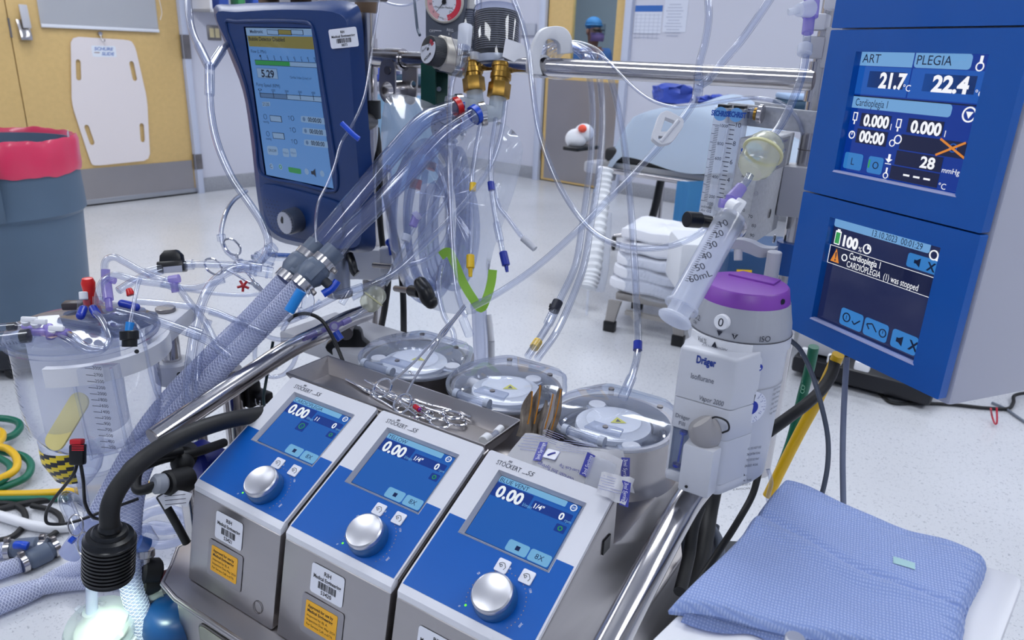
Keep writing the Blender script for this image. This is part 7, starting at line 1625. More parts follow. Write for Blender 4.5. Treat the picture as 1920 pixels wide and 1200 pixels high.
# knob, plug and odds between the lamp and the pumps
mb = MB(); k0 = U(345,860,1.13); mb.cyl(k0,U(350,848,1.18),.018,RUBBER,bev=.003,seg=24); mb.ball(U(342,868,1.11),.017,RUBBER); one(mb,'round_grip','round black grip beside the first pump, under the gooseneck','knob')
bm_ = thing('blue_holder','deep blue plastic holder block behind the first pump','holder',U(380,860,1.2))
mb = MB(); mb.box((.075,.05,.05),(0,0,0),pmat('royal blue','1A2C9C',.35),fr(U(385,868,1.22),EX,EY),.006); mb.build('block',bm_)
mb = MB(); mb.prism(circ(0,0,.028,24),0,.012,pmat('royal blue','1A2C9C',.35),frz(U(372,866,1.18),-EY),.002); mb.build('rim',bm_)
pgx = thing('mains_plug','black and grey mains connector hanging left of the first pump','plug',U(330,905,1.08))
mb = MB(); mb.cyl(U(310,907,1.06),U(355,897,1.1),.0185,RUBBER,bev=.003,seg=24); mb.build('body',pgx)
mb = MB(); mb.cyl(U(287,908,1.045),U(311,906,1.06),.0145,pmat('plug grey','8E939E',.45),bev=.004,seg=20); mb.build('nose',pgx)
mb = MB(); mb.tube(path((300,905,1.05),(272,918,1.05),(258,918,1.05),(255,900,1.06),(262,880,1.07),(300,862,1.09),(360,850,1.12),(420,830,1.2)),.0072,RUBBER,12,6); mb.build('cord',pgx)
mb = MB(); mb.tube(path((300,930,1.07),(318,960,1.08),(335,990,1.09),(350,1018,1.1)),.0062,RUBBER,10,5); mb.build('lower_cord',pgx)
mb = MB(); ribbon(mb,((303,944,1.065),(318,936,1.06),(335,933,1.06),(356,938,1.065)),.010,STICK); Mtg = fr(U(330,936,1.056),wx((1,-.1,0)),wx((0,-1,0)))
for i in range(3): mb.box((.03,.0008,.0002),(0,.006 - .006 * i,.002),INK,Mtg)
mb.build('cord_tag',pgx)

# ------------------------------------------------------------------ hoses and cables on the floor at the left
def fl(*q): return [UH(x,y,h) for x,y,h in q]
def fline(name,lab,pts,r,mat,cat,group=None,extra=()):
    t = thing(name,lab,cat,UH(*pts[len(pts) // 2]),group)
    mb = MB(); cl_ = group == 'coiled gas hoses'; mb.tube(fl(*pts),r,mat,14,7,closed=cl_); mb.build('tube',t)
    for nm,fn in extra: mb = MB(); fn(mb); mb.build(nm,t)
    return t
YHOSE = pmat('yellow hose','E8B81C',.4); GHOSE = pmat('green hose','0C6A52',.4)
fline('gas_hose','green hose coiled on the floor at the left edge, the upper turn',((-40,786,.03),(10,785,.03),(34,792,.03),(36,805,.03),(20,818,.03),(-30,828,.03)),.011,GHOSE,'hose','coiled gas hoses')
fline('gas_hose','green hose coiled on the floor at the left edge, the lower turns',((-40,840,.035),(10,848,.035),(45,856,.04),(58,872,.035),(48,895,.03),(10,912,.02),(-40,922,.02)),.0105,GHOSE,'hose','coiled gas hoses')
fline('gas_hose','small inner green loop among the coiled hoses on the floor',((-40,850,.05),(5,862,.05),(20,880,.05),(6,900,.04),(-40,912,.03)),.0095,GHOSE,'hose','coiled gas hoses')
fline('gas_hose','yellow hose coiled on the floor at the left edge',((-40,805,.06),(0,808,.06),(4,822,.06),(-5,835,.06),(15,842,.06),(32,862,.055),(24,885,.05),(-40,908,.04)),.0105,YHOSE,'hose','coiled gas hoses')
fline('gas_hose','yellow hose stretched straight across the floor from the left edge',((-40,927,.012),(60,926,.012),(140,921,.012),(220,914,.012),(300,908,.012),(420,900,.012)),.011,YHOSE,'hose')
fline('gas_hose','dark green hose lying just behind the straight yellow hose',((-40,936,.010),(60,935,.010),(150,934,.010),(260,925,.010)),.0085,GHOSE,'hose')
fline('floor_cable','black cable looping on the floor below the straight yellow hose',((-40,965,.008),(20,950,.008),(80,938,.008),(140,934,.008),(200,936,.008),(260,930,.008)),.0088,RUBBER,'cable')
fline('floor_cable','black cable curling round at the left edge of the floor',((-30,945,.008),(20,945,.008),(45,960,.008),(44,985,.008),(20,1008,.008),(-30,1018,.008)),.0078,RUBBER,'cable')
fline('floor_cable','black cable curling behind the white hose near the reservoir outlet',((60,948,.012),(100,958,.012),(116,975,.012),(105,998,.012),(70,1020,.012)),.0075,RUBBER,'cable')
fline('white_hose','plain white hose lying across the floor at the left',((-40,956,.016),(10,970,.016),(60,985,.016),(110,990,.016),(150,985,.016)),.013,WHITEP,'hose')
def floor_hose(lab,pts,coup=None,valve=None,r=.019):
    t = thing('floor_hose',lab,'hose',UH(*pts[0]),'braided hoses on the floor')
    mb = MB(); mb.tube(fl(*pts),r,BRAIDH,18,8); h = mb.build('hose',t)
    mb = MB(); braid(mb,fl(*pts),r,FIBRE,9,.06,.0009); mb.build('braid',h)
    if coup:
        a,b = UH(*coup[0]),UH(*coup[1]); d = (b - a).normalized(); Lc = (b - a).length
        mb = MB(); mb.lathe([(0,0),(.02,0),(.02,.015),(.024,.02),(.0245,Lc - .02),(.02,Lc - .015),(.02,Lc),(0,Lc)],COUP,frz(a,d),28); mb.build('coupling',t)
        for q in (a + d * .004,b - d * .004): mb = MB(); mb.ring(q - d * .006,q + d * .006,.0235,.02,STEEL2,24); mb.box((.012,.012,.012),(0,0,.026),DKSTEEL,fr(q,d,V(0,1,0)),.001); mb.build('hose_clamp',t)
        if valve: mb = MB(); mb.tube([UH(*p) for p in valve],.010,BLUEC,10,4); mb.build('valve_handle',t)
    return t
floor_hose('braided hose with grey valve coupling and blue handle lying at the left edge',((-60,1036,.022),(-20,1034,.022),(20,1030,.022)),((14,1030,.024),(86,1024,.024)),((30,1022,.055),(42,1022,.058),(52,1024,.055)))
floor_hose('braided hose with plain grey coupling lying below the blue-handled one',((-60,1090,.022),(-20,1078,.022),(20,1064,.022),(40,1058,.022)),((40,1058,.024),(106,1026,.024)))
floor_hose('braided hose curving along the floor to the right under the lamp',((-60,1132,.022),(0,1120,.022),(60,1104,.022),(130,1092,.022),(210,1088,.022),(280,1096,.022)))
floor_hose('second braided hose running beneath the lamp from the lower left edge',((-60,1160,.02),(0,1136,.02),(60,1110,.02),(110,1080,.03),(150,1060,.06),(180,1040,.1)))
for k,(pts,lab) in enumerate(((((230,970,.05),(262,950,.05),(310,935,.05),(352,945,.05),(350,985,.05),(310,995,.05),(265,990,.05),(240,1000,.05)),'clear tubing coiled on the floor behind the lamp, outer turn'),(((245,985,.03),(280,962,.03),(320,955,.03),(345,968,.03),(330,988,.03),(285,985,.03),(255,1005,.03),(300,1022,.03),(350,1010,.03)),'clear tubing coiled on the floor behind the lamp, inner turn'))):
    fline('tubing',lab,pts,.011,CLEARH,'tubing','clear coil on the floor')
bt = thing('blue_fitting','blue and clear round fitting with metal thumbscrew right of the lamp head','fitting',U(268,1010,1.12))
mb = MB(); mb.cyl(U(262,1000,1.11),U(276,1022,1.12),.018,CLEAR,seg=20); mb.cyl(U(258,1018,1.11),U(276,1024,1.12),.012,PBLUE,seg=20); mb.build('body',bt)
mb = MB(); mb.cyl(U(273,1030,1.12),U(273,1045,1.12),.013,STEEL2,seg=16,bev=.001); mb.cyl(U(273,1045,1.12),U(274,1060,1.12),.006,STEEL2); mb.build('thumbscrew',bt)
mb = MB(); mb.cyl(U(262,1072,1.12),U(300,1070,1.14),.02,RUBBER,bev=.004); mb.cyl(U(298,1085,1.13),U(330,1075,1.16),.010,pmat('pipe maroon','6A3038',.4)); mb.cyl(U(262,1098,1.12),U(296,1092,1.14),.017,RUBBER,bev=.003); mb.build('clamp',bt)
# ------------------------------------------------------------------ bin with red liner
BINM = pmat('bin blue grey','54697F',.45,bump=.03,bscale=60,noise=.06,nscale=6)
b0 = UH(-8,705,0); BH = .80
bz_ = 2.0
bc_ = U(-12,262,2.62); MBN = T(bc_.x,bc_.y,0)
br_ = abs(U(120,262,2.62).x - bc_.x)
bn = thing('waste_bin','round blue-grey waste bin with a red bag liner at the left edge','bin',MBN)
ZT = bc_.z
mb = MB(); mb.lathe([(0,.10),(br_ * .84,.10),(br_ * .86,.13),(br_ * .97,ZT - .26),(br_ * 1.03,ZT - .245),(br_ * 1.0,ZT - .02),(br_ * 1.02,ZT),(br_ * .97,ZT),(br_ * .95,ZT - .05),(br_ * .90,ZT - .3),(br_ * .80,.13),(0,.13)],BINM,MBN,64); mb.build('barrel',bn)
mb = MB(); vs = []
for a in (-100,-45):
    pass
K = 14
for r,z in ((br_ * 1.0,ZT - .035),(br_ * 1.13,ZT - .05),(br_ * 1.13,ZT - .19),(br_ * 1.02,ZT - .25)):
    for i in range(K + 1): a = math.radians(-112 + 55 * i / K); vs.append((r * math.cos(a),r * math.sin(a),z))
w = K + 1;
fs = [(j*w + i,j*w + i + 1,(j+1)*w + i + 1,(j+1)*w + i) for j in (0,2) for i in range(K)] + [(w + i,w + i + 1,2*w + i + 1,2*w + i) for i in list(range(0,2)) + list(range(K - 2,K))] + [(0,w,2*w,3*w),(K,3*w + K,2*w + K,w + K)]
mb.add(vs,fs,BINM,MBN); mb.build('handle',bn)
mb = MB(); mb.lathe([(0,.03),(br_ * .80,.03),(br_ * .9,.05),(br_ * .9,.10),(br_ * .84,.12),(0,.12)],pmat('dolly black','1A1D26',.5),MBN,48)
mb.build('dolly',bn)
for a in (-80,-20,40,160):
    t = math.radians(a); mb = MB(); c = MBN @ V(br_ * .75 * math.cos(t),br_ * .75 * math.sin(t),.03); mb.cyl(c - V(.012,0,0),c + V(.012,0,0),.03,RUBBER); mb.build('caster',bn)
LINER = pmat('red liner','D8325C',.3,spec=.6,coat=.3)
ln = MB(); K = 96; vs = []; rnd = random.Random(5)
prof = ((.93,-.32),(.955,-.10),(.985,.0),(1.02,.018),(1.05,.0),(1.045,-.05),(1.05,-.085),(1.035,-.105))
for j,(r,dz) in enumerate(prof):
    for i in range(K):
        a = 2 * PI * i / K; wv = math.sin(11 * a + j) * .4 + math.sin(23 * a + j * .7) * .3 + math.sin(5 * a) * .4
        amp = .012 if j > 1 else .02
        vs.append((br_ * r * math.cos(a) * (1 + amp * wv),br_ * r * math.sin(a) * (1 + amp * wv),ZT + dz + (.005 * wv if j in (3,4) else .007 * wv if j > 4 else 0)))
ln.add(vs,[(j*K + i,j*K + (i+1) % K,(j+1)*K + (i+1) % K,(j+1)*K + i) for j in range(len(prof) - 1) for i in range(K)],LINER,MBN)
o = one(ln,'bin_liner','red plastic bag liner folded over the rim of the blue-grey bin','liner')
mb = MB(); a = math.radians(20); mb.surf(lambda u,v: V(br_ * .94 * math.cos(.3 + .4 * u),br_ * .94 * math.sin(.3 + .4 * u),ZT - .035 + .06 * v + .008 * math.sin(7 * u)),8,4,STICK,MBN,.001); one(mb,'crumpled_paper','bit of crumpled white paper at the back rim of the red-lined bin','paper')

# ------------------------------------------------------------------ person behind the door window
PC = U(1114,56,7.9)
per = thing('person','person in blue scrubs, cap, mask and eye shield standing behind the door window','person',V(PC.x,PC.y,0))
SKIN = pmat('skin','8A5E4C',.5,sub=.1)
SCRUB = pmat('scrub blue','2F5C98',.7,noise=.08,nscale=20); CAPM = pmat('scrub cap blue','2C6CA2',.7); MASKM = pmat('mask purple','8A6CA8',.7)
EYEZ = PC.z; s_ = 1.0
def skin_mesh(verts,edges,radii,mat,name,parent,sub=2):
    me = bpy.data.meshes.new(name); me.from_pydata(verts,edges,[]); ob = bpy.data.objects.new(name,me); COL.objects.link(ob)
    md = ob.modifiers.new('s','SKIN');
    for v,r in zip(me.skin_vertices[0].data,radii): v.radius = r if hasattr(r,'__len__') else (r,r)
    me.skin_vertices[0].data[0].use_root = True
    ob.modifiers.new('u','SUBSURF').levels = sub; ob.modifiers['u'].render_levels = sub
    dg = bpy.context.evaluated_depsgraph_get(); m2 = bpy.data.meshes.new_from_object(ob.evaluated_get(dg));
    vs = [v.co.copy() for v in m2.vertices]; fs = [list(p.vertices) for p in m2.polygons]
    bpy.data.objects.remove(ob); bpy.data.meshes.remove(m2)
    mb = MB(); mb.add(vs,fs,mat,Mper); return mb.build(name,parent,80)
Mper = T(PC.x,PC.y,0) @ RZ(.45)         # faces the viewer, turned a little to the image right
E0 = EYEZ
vs = [(0,0,E0 - .68),(0,0,E0 - .50),(0,.01,E0 - .30),(0,.01,E0 - .21),(0,.0,E0 - .13),(0,-.005,E0 - .03),(0,.01,E0 + .06),
      (.16,.0,E0 - .22),(.22,-.02,E0 - .50),(.20,-.12,E0 - .72),(-.16,.0,E0 - .22),(-.22,-.02,E0 - .50),(-.20,-.12,E0 - .72),
      (.08,0,E0 - .80),(.09,-.01,E0 - 1.12),(.09,.01,.08),(-.08,0,E0 - .80),(-.09,-.01,E0 - 1.12),(-.09,.01,.08)]
ed = [(0,1),(1,2),(2,3),(3,4),(4,5),(5,6),(2,7),(7,8),(8,9),(2,10),(10,11),(11,12),(0,13),(13,14),(14,15),(0,16),(16,17),(17,18)]
rd = [(.15,.10),(.15,.10),(.15,.09),.055,.055,(.078,.10),(.07,.085),.06,.045,.035,.06,.045,.035,.085,.06,.045,.085,.06,.045]
skin_mesh(vs,ed,rd,SKIN,'body',per)
vs2 = [(0,0,E0 - .70),(0,0,E0 - .50),(0,.01,E0 - .245),(.165,.0,E0 - .225),(.225,-.02,E0 - .46),(-.165,.0,E0 - .225),(-.225,-.02,E0 - .46),(.085,0,E0 - .82),(.092,-.01,E0 - 1.12),(.09,.01,.12),(-.085,0,E0 - .82),(-.092,-.01,E0 - 1.12),(-.09,.01,.12)]
skin_mesh(vs2,[(0,1),(1,2),(2,3),(3,4),(2,5),(5,6),(0,7),(7,8),(8,9),(0,10),(10,11),(11,12)],[(.165,.12),(.165,.115),(.165,.095),.075,.068,.075,.068,.10,.085,.075,.10,.085,.075],SCRUB,'scrubs',per)
mb = MB(); mb.prism([(-.045,E0 - .17),(.045,E0 - .17),(0,E0 - .31)],-.004,.004,SKIN,Mper @ T(0,-.108,0) @ fr(V(0,0,0),V(1,0,0),V(0,0,1))); mb.build('neckline',per)
mb = MB(); mb.ball((0,.02,E0 + .055),(.084,.105,.078),CAPM,Mper,24); mb.lathe([(.088,E0 + .035),(.094,E0 + .045),(.088,E0 + .055)],CAPM,Mper @ T(0,.012,0) @ Matrix.Diagonal((1,1.2,1,1)),28); mb.build('cap',per)
mb = MB(); mb.surf(lambda u,v: V(.085 * math.sin((u - .5) * 2.6),-.02 - .095 * math.cos((u - .5) * 2.2) - .016 * math.sin(v * PI),E0 - .115 + .085 * v),14,8,MASKM,Mper,.003); mb.build('mask',per)
mb = MB(); mb.surf(lambda u,v: V(.098 * math.sin((u - .5) * 2.4),-.03 - .10 * math.cos((u - .5) * 2.2),E0 - .05 + .11 * v),14,4,clear('eye shield','DDE2E6','98A0A8',1,.05),Mper,.001); mb.build('eye_shield',per)
mb = MB()
for sx_ in (-1,1):
    mb.ball((.032 * sx_,-.088,E0),(.014,.008,.008),pmat('eye white','D8D4D0',.3),Mper,12); mb.ball((.032 * sx_,-.095,E0),(.006,.003,.006),BLACK,Mper,10)
mb.build('eyes',per)
mb = MB(); mb.tube([Mper @ V(x,-.094,E0 - .001) for x in (-.075,-.035,0,.035,.075)],.007,BLACK,8,3); mb.build('glasses',per)
mb = MB()
for sx_ in (-1,1): mb.ball((.082 * sx_,.0,E0 - .02),(.012,.02,.03),SKIN,Mper,12)
mb.build('ears',per)
# things on the corridor counter
ct = WF @ T(0,0,-1.6)
mb = MB(); mb.box((1.6,.9,.5),((wx0 + wx1) / 2 + .1,.45,-2.2),pmat('counter grey','8E949C',.5),WF); one(mb,'counter','grey counter against the corridor wall seen through the door window','counter')
for k,(dx,w_,h_,c,lab) in enumerate(((-.30,.07,.20,'B02A34','small red bottle on the corridor counter left of the person'),(-.42,.10,.16,'4C6A94','dark blue box on the corridor counter by the window edge'),(-.16,.08,.18,'C8CCD0','white bottle on the corridor counter beside the red one'),(.42,.22,.26,'15171C','black screen on the corridor counter right of the person'))):
    x = (wx0 + wx1) / 2 + dx; mb = MB()
    if k in (0,2): mb.lathe([(0,0),(w_ / 2,0),(w_ / 2,h_ * .7),(w_ * .2,h_ * .85),(w_ * .2,h_),(0,h_)],pmat('thing ' + c,c,.4),WF @ T(x,.9,-2.05) @ RX(-PI / 2),18)
    else: mb.box((w_,h_,.05),(x,.9 + h_ / 2,-2.05),pmat('thing ' + c,c,.4),WF,.008)
    one(mb,('red_bottle','blue_box','white_bottle','black_screen')[k],lab,('bottle','box','bottle','screen')[k])

# ------------------------------------------------------------------ operating table with blue cover
B0 = UH(1122,318,.62); B1 = UH(1330,352,.62); bd = (B1 - B0).normalized(); bd = (bd * .5 + V(.80,-.6,0) * .5).normalized(); bw = V(-bd.y,bd.x,0)
if bw.y < 0: bw = -bw
MBD = fr(V(B0.x,B0.y,0),bd,bw)
bed = thing('operating_table','operating table under a pale blue cover behind the rail','table',MBD)
LEN,WID = 1.9,.62
mb = MB(); mb.box((LEN,WID,.05),(LEN / 2,WID / 2,.645),pmat('table frame','A8AAAE',.4,.4),MBD,.006); mb.cyl(MBD @ V(.02,-.02,.63),MBD @ V(LEN,-.02,.63),.016,STEEL2); mb.build('frame',bed)
mb = MB(); mb.box((LEN - .05,WID,.07),(LEN / 2,WID / 2,.705),pmat('mattress black','15171D',.5),MBD,.02); mb.build('mattress',bed)
mb = MB(); mb.box((.12,.14,.06),(-.06,.1,.62),LTGREY,MBD,.012); mb.box((.07,.09,.05),(-.02,.12,.57),WHITE,MBD,.01); mb.build('end_bracket',bed)
mb = MB(); mb.box((.30,.36,.56),(LEN * .6,WID / 2,.34),pmat('table frame','A8AAAE',.4,.4),MBD,.03); mb.build('column',bed)
mb = MB(); mb.box((.95,.5,.08),(LEN * .6,WID / 2,.05),DKGREY,MBD,.02); mb.build('base',bed)
mb = MB(); mb.tube([MBD @ V(.33,.1,.62),MBD @ V(.30,.1,.40),MBD @ V(.23,.1,.18),MBD @ V(.21,.1,.08)],.035,pmat('strap black','14161B',.5),12,4,flat=.4); mb.build('black_strap',bed)
mb = MB(); mb.tube([MBD @ V(.75,-.02,.62),MBD @ V(.76,-.02,.40),MBD @ V(.74,-.02,.2),MBD @ V(.72,-.02,.1)],.02,pmat('strap black','14161B',.5),12,4,flat=.4); mb.build('black_strap',bed)
COVM = pmat('pale blue cover','DDEBFC',.7,bump=.06,bscale=6)
def cov(u,v):
    x = -.01 + (LEN + .02) * u; y = -.03 + (WID + .08) * v
    hump = .17 * math.exp(-((x - .38) / .34) ** 2) + .055 * (1 - math.exp(-(x / .25) ** 2)) + .03 * math.sin(2.2 * x + .4)
    side = 1 - max(0,(.16 - v) / .16) ** 2
    side2 = 1 - max(0,(v - .9) / .1) ** 2
    z = .745 + hump * side * side2 * min(1,(x + .1) / .22 + .2) - .06 * max(0,(.1 - v) / .1)
    z += .020 * math.sin(9 * x + 4 * v) + .015 * math.sin(5 * x - 9 * v) * side + .012 * math.sin(21 * u + 9 * v) * side + .008 * math.sin(16 * v + 5 * u)
    if u < .08: z -= (.08 - u) / .08 * .20
    return V(x,y + .01 * math.sin(14 * u),z)
mb = MB(); mb.surf(cov,70,40,COVM,MBD,.004); one(mb,'bed_cover','pale blue quilted cover heaped over the operating table','cover')
cc = thing('side_drape','blue drape corner hanging below the operating table frame','drape',MBD @ V(.55,-.03,.45))
mb = MB(); mb.surf(lambda u,v: V(.50 + .14 * u,-.05 + .012 * math.sin(9 * u),.63 - .20 * v + .02 * u),8,6,pmat('drape cyan','5AA8E0',.6),MBD,.002); mb.build('cloth',cc)
mb = MB(); mb.surf(lambda u,v: V(.84 + .10 * u,-.05 + .012 * math.sin(7 * u),.63 - .12 * v),8,6,pmat('drape cyan','5AA8E0',.6),MBD,.002); one(mb,'side_drape','smaller strip of blue drape hanging right of the larger drape corner','drape')
pw = thing('head_pad','white rolled pad with an orange patch at the near end of the operating table','pad',MBD @ V(-.12,.2,.72))
a_ = U(1080,260,3.75); mb = MB(); mb.ball((0,0,0),(.055,.05,.05),pmat('white pad','E2E4EA',.7,bump=.2,bscale=30),T(*a_),20); mb.ball((.04,.01,.03),(.05,.05,.045),pmat('white pad','E2E4EA',.7),T(*a_),18); mb.build('roll',pw)
mb = MB(); mb.ball((0,0,0),(.022,.03,.02),pmat('orange patch','E8543A',.5),T(*U(1092,241,3.70)),14); mb.build('patch',pw)
mb = MB(); mb.box((.09,.2,.02),(0,0,0),BLACK,fr(U(1090,277,3.76),bd,bw),.006); one(mb,'pad_tray','small black tray under the white rolled pad','tray')
PKB = pmat('wrap blue','3C54B8',.35); PKD = pmat('wrap dark teal','2C4A62',.5)
def wrap(lab,c,sz,mat,rz):
    mb = MB(); b = bmesh.new(); bmesh.ops.create_cube(b,size=1); bmesh.ops.subdivide_edges(b,edges=list(b.edges),cuts=4,use_grid_fill=True)
    rn = random.Random(lab);
    for v in b.verts: v.co = V(v.co.x * sz[0],v.co.y * sz[1],v.co.z * sz[2] * (1 - .5 * abs(v.co.x))) + V(rn.uniform(-1,1),rn.uniform(-1,1),rn.uniform(-1,1)) * .012
    mb.bm(b,mat,fr(c,V(math.cos(rz),math.sin(rz),0),V(-math.sin(rz),math.cos(rz),0))); one(mb,'wrapped_pack',lab,'pack','packs on the back table')
btb = thing('back_table','table draped in dark teal behind the operating table','table',U(1290,300,5.2))
tc_ = U(1320,215,5.0);
mb = MB(); mb.surf(lambda u,v: V(-.30 + 1.7 * u,-.3 + .6 * v,.03 + .015 * math.sin(9 * u + 4 * v)),20,6,PKD,T(tc_.x,tc_.y,tc_.z - .03),.01); mb.build('drape_top',btb)
for x in (-.25,1.3): mb = MB(); mb.cyl((tc_.x + x,tc_.y,0),(tc_.x + x,tc_.y,tc_.z),.02,STEEL2); mb.build('leg',btb)
wrap('crumpled royal blue pack with a folded flap on the back table',U(1262,176,4.9),(.22,.16,.12),PKB,.2)
wrap('flat royal blue pack at the middle of the back table',U(1322,188,4.9),(.10,.12,.05),PKB,-.1)
wrap('longer flat royal blue pack at the right on the back table',U(1355,188,4.85),(.14,.12,.06),PKB,.1)
bl2 = thing('linen_stack','dark teal folded linen seen between the dome line and the right mast','linen',U(1510,195,4.2))
mb = MB(); mb.box((.32,.3,.05),(0,0,0),PKD,fr(U(1512,196,4.2),V(1,-.1,0),V(.1,1,0)),.02); mb.box((.30,.28,.03),(0,0,.04),pmat('linen pale','9FB6D4',.6),fr(U(1512,196,4.2),V(1,-.1,0),V(.1,1,0)),.012); mb.build('folds',bl2)
# wall shelf with blue things behind the mast
shf = thing('wall_rail','grey protective wall rail running behind the mast','rail',WF @ V(.2,1.05,0))
sy0 = pf(WF,760,48)[1]
mb = MB(); mb.box((abs(ex0) - .15,.11,.03),(ex0 / 2 - .05,sy0 - .02,.016),pmat('bumper grey','AEB2C0',.5),WF,.01); mb.build('bumper',shf)
bsh = thing('supply_cart','supply cart with blue wrapped bundles seen behind the loop clamp','cart',U(745,300,5.0))
sc = U(742,150,5.0)
mb = MB(); mb.box((.75,.45,.03),(0,0,-.05),STEEL2,T(*sc)); mb.box((.75,.45,.03),(0,0,-.42),STEEL2,T(*sc)); mb.build('shelf',bsh)
for x in (-.35,.35): mb = MB(); mb.cyl((sc.x + x,sc.y,0),(sc.x + x,sc.y,sc.z + .1),.015,STEEL2); mb.build('leg',bsh)
for i,(dx,dz,w_,h_,m,lab) in enumerate(((-.12,.02,.26,.10,PKB,'blue wrapped bundle on top of the supply cart'),(.12,.0,.20,.07,PKD,'teal wrapped bundle beside the blue one on the supply cart'),(-.05,.11,.24,.06,pmat('wrap pale','A8C4E8',.6),'pale blue folded bundle at the top of the supply cart pile'))):
    mb = MB(); mb.box((w_,.3,h_),(dx,0,dz + h_ / 2 - .03),m,T(*sc),.02); one(mb,'wrapped_bundle',lab,'bundle','bundles on the supply cart')
mb = MB(); mb.surf(lambda u,v: V(-.3 + .62 * u,-.26 - .03 * math.sin(8 * u),-.08 - .62 * v * (1 + .1 * math.sin(5 * u))),14,8,pmat('drape pale cyan','A6CDEC',.6),T(*sc),.003); one(mb,'cart_drape','pale cyan drape hanging down the front of the supply cart','drape')

# ------------------------------------------------------------------ step stool with towels, corrugated hose, floor things
stl = thing('step_stool','grey metal step stool with black rubber feet under the towel pile','stool',UH(1205,590,0))
SM_ = pmat('stool grey','A6A29E',.4,.5)
S0 = UH(1150,622,0); S1_ = UH(1262,646,0); sd_ = (S1_ - S0).normalized(); sw_ = V(-sd_.y,sd_.x,0)
if sw_.y < 0: sw_ = -sw_
wS = (S1_ - S0).length; MS_ = fr(S0,sd_,sw_); dS = .30; hS = U(1150,552,3.36).z
mb = MB(); mb.box((wS + .04,dS,.035),(wS / 2,dS / 2 + .04,hS - .02),SM_,MS_,.006); mb.box((wS - .02,dS - .04,.008),(wS / 2,dS / 2 + .04,hS),BLACK,MS_); mb.build('top',stl)
for x in (0,wS):
    for y in (0,dS + .08):
        mb = MB(); xo = -.02 if x == 0 else .02; mb.prism([(x - .03 + xo * .2,hS - .03),(x + .03 + xo * .2,hS - .03),(x + .022 + xo,.05),(x - .022 + xo,.05)],-.012,.012,SM_,MS_ @ T(0,y,0) @ fr(V(0,0,0),V(1,0,0),V(0,0,1)),.002); lg = mb.build('leg',stl)
        mb = MB(); mb.box((.055,.035,.05),(x + xo,y,.025),BLACK,MS_,.004); mb.build('rubber_foot',lg)
mb = MB(); mb.box((wS * .7,.02,.02),(wS / 2,.02,hS * .55),SM_,MS_); mb.cyl(MS_ @ V(wS * .35,.005,hS * .55),MS_ @ V(wS * .35,-.012,hS * .55),.02,SM_); mb.build('brace',stl)
TOW = pmat('white terry','E4E6EE',.9,bump=.3,bscale=90)
hz = hS + .008
for i in range(5):
    mb = MB(); th_ = .062; sx_ = (.40,.39,.38,.37,.35)[i]; ox = (-.01,.0,.005,.01,.0)[i]
    def tf(u,v,i=i,sx_=sx_,ox=ox):
        t = 2 * PI * u; px_,py_ = math.cos(t),math.sin(t); q = 1 / max(abs(px_),abs(py_)); q = min(q,1.28)
        r = min(1,v * 1.0)
        return V(0,0,0)
    prof = [(0,0),(.9,0),(.99,.012),(1.0,.03),(.985,.05),(.9,.060),(.55,.061),(0,.0605)]
    K = 44; vs = []
    for j,(r,z) in enumerate(prof):
        for k in range(K):
            t = 2 * PI * k / K; c_,s2 = math.cos(t),math.sin(t); q = min(1.26,1 / max(abs(c_),abs(s2)))
            wob = .006 * math.sin(3 * t + i * 2) * (z / .06) + .004 * math.sin(7 * t + i)
            vs.append((wS / 2 + ox + c_ * q * r * sx_ / 2,dS / 2 + .02 + s2 * q * r * .14,hz + i * .060 + z * (.92 + .08 * math.sin(2 * t + i)) + wob))
    mb.add(vs,[(j*K + k,j*K + (k+1) % K,(j+1)*K + (k+1) % K,(j+1)*K + k) for j in range(len(prof) - 1) for k in range(K)],TOW,MS_)
    tag(mb.build('folded_towel'),('lowest','second from bottom','middle','second from top','topmost')[i] + ' folded white towel of the pile on the step stool','towel','white towels on the stool')
mb = MB(); mb.surf(lambda u,v: V(wS / 2 + (.21 + .01 * math.sin(9 * u + 5 * v)) * math.cos(PI + PI * u) ,dS / 2 + .02 + (.17 + .008 * math.sin(11 * u)) * math.sin(PI + PI * u),hz + .19 * v + .012 * math.sin(8 * u)),40,8,BAGM,MS_,.0008); one(mb,'clear_bag','clear plastic bag round the lower towels of the white pile','bag')
mb = MB(); q = U(1270,470,3.3); mb.box((.12,.10,.08),(0,0,0),pmat('pack grey red','8A5A6E',.5),T(*q),.03); mb.box((.05,.06,.05),(-.05,-.03,.01),pmat('pack blue','3C5CA8',.5),T(*q),.015); one(mb,'small_pack','small red and blue pack tucked right of the white towel pile','pack')
ch = thing('corrugated_hose','white corrugated hose hanging from the operating table to the floor','hose',U(1110,545,3.7))
HW = pmat('white hose','E0E3E8',.5)
cp = path((1136,318,3.75),(1130,360,3.74),(1124,410,3.70),(1118,460,3.66),(1112,510,3.62),(1104,540,3.60)); q = spline(cp,16);
mb = MB(); NQ = len(q)
mb.tube(q,lambda t: .038 + .0035 * math.sin(t * (NQ - 1) * PI * .5 + .3) if True else .04,HW,20,1,smooth=False); mb.build('hose',ch)
mb = MB(); mb.tube(path((1136,400,3.78),(1134,450,3.76),(1130,505,3.72),(1122,545,3.7)),.03,FROST,14,6); mb.build('second_hose',ch)
mb = MB(); a = U(1103,545,3.55); mb.cyl(a,(a.x,a.y,.01),.006,FROST); one(mb,'drip_tube','thin pale tube hanging from the corrugated hose end to the floor','tubing')
ic = U(1236,392,4.7); ivp = thing('rolling_stand','small rolling stand with black casters below the operating table','stand',(ic.x,ic.y,0))
mb = MB(); mb.cyl((ic.x,ic.y,.1),(ic.x,ic.y,.75),.018,STEEL2); mb.build('column',ivp)
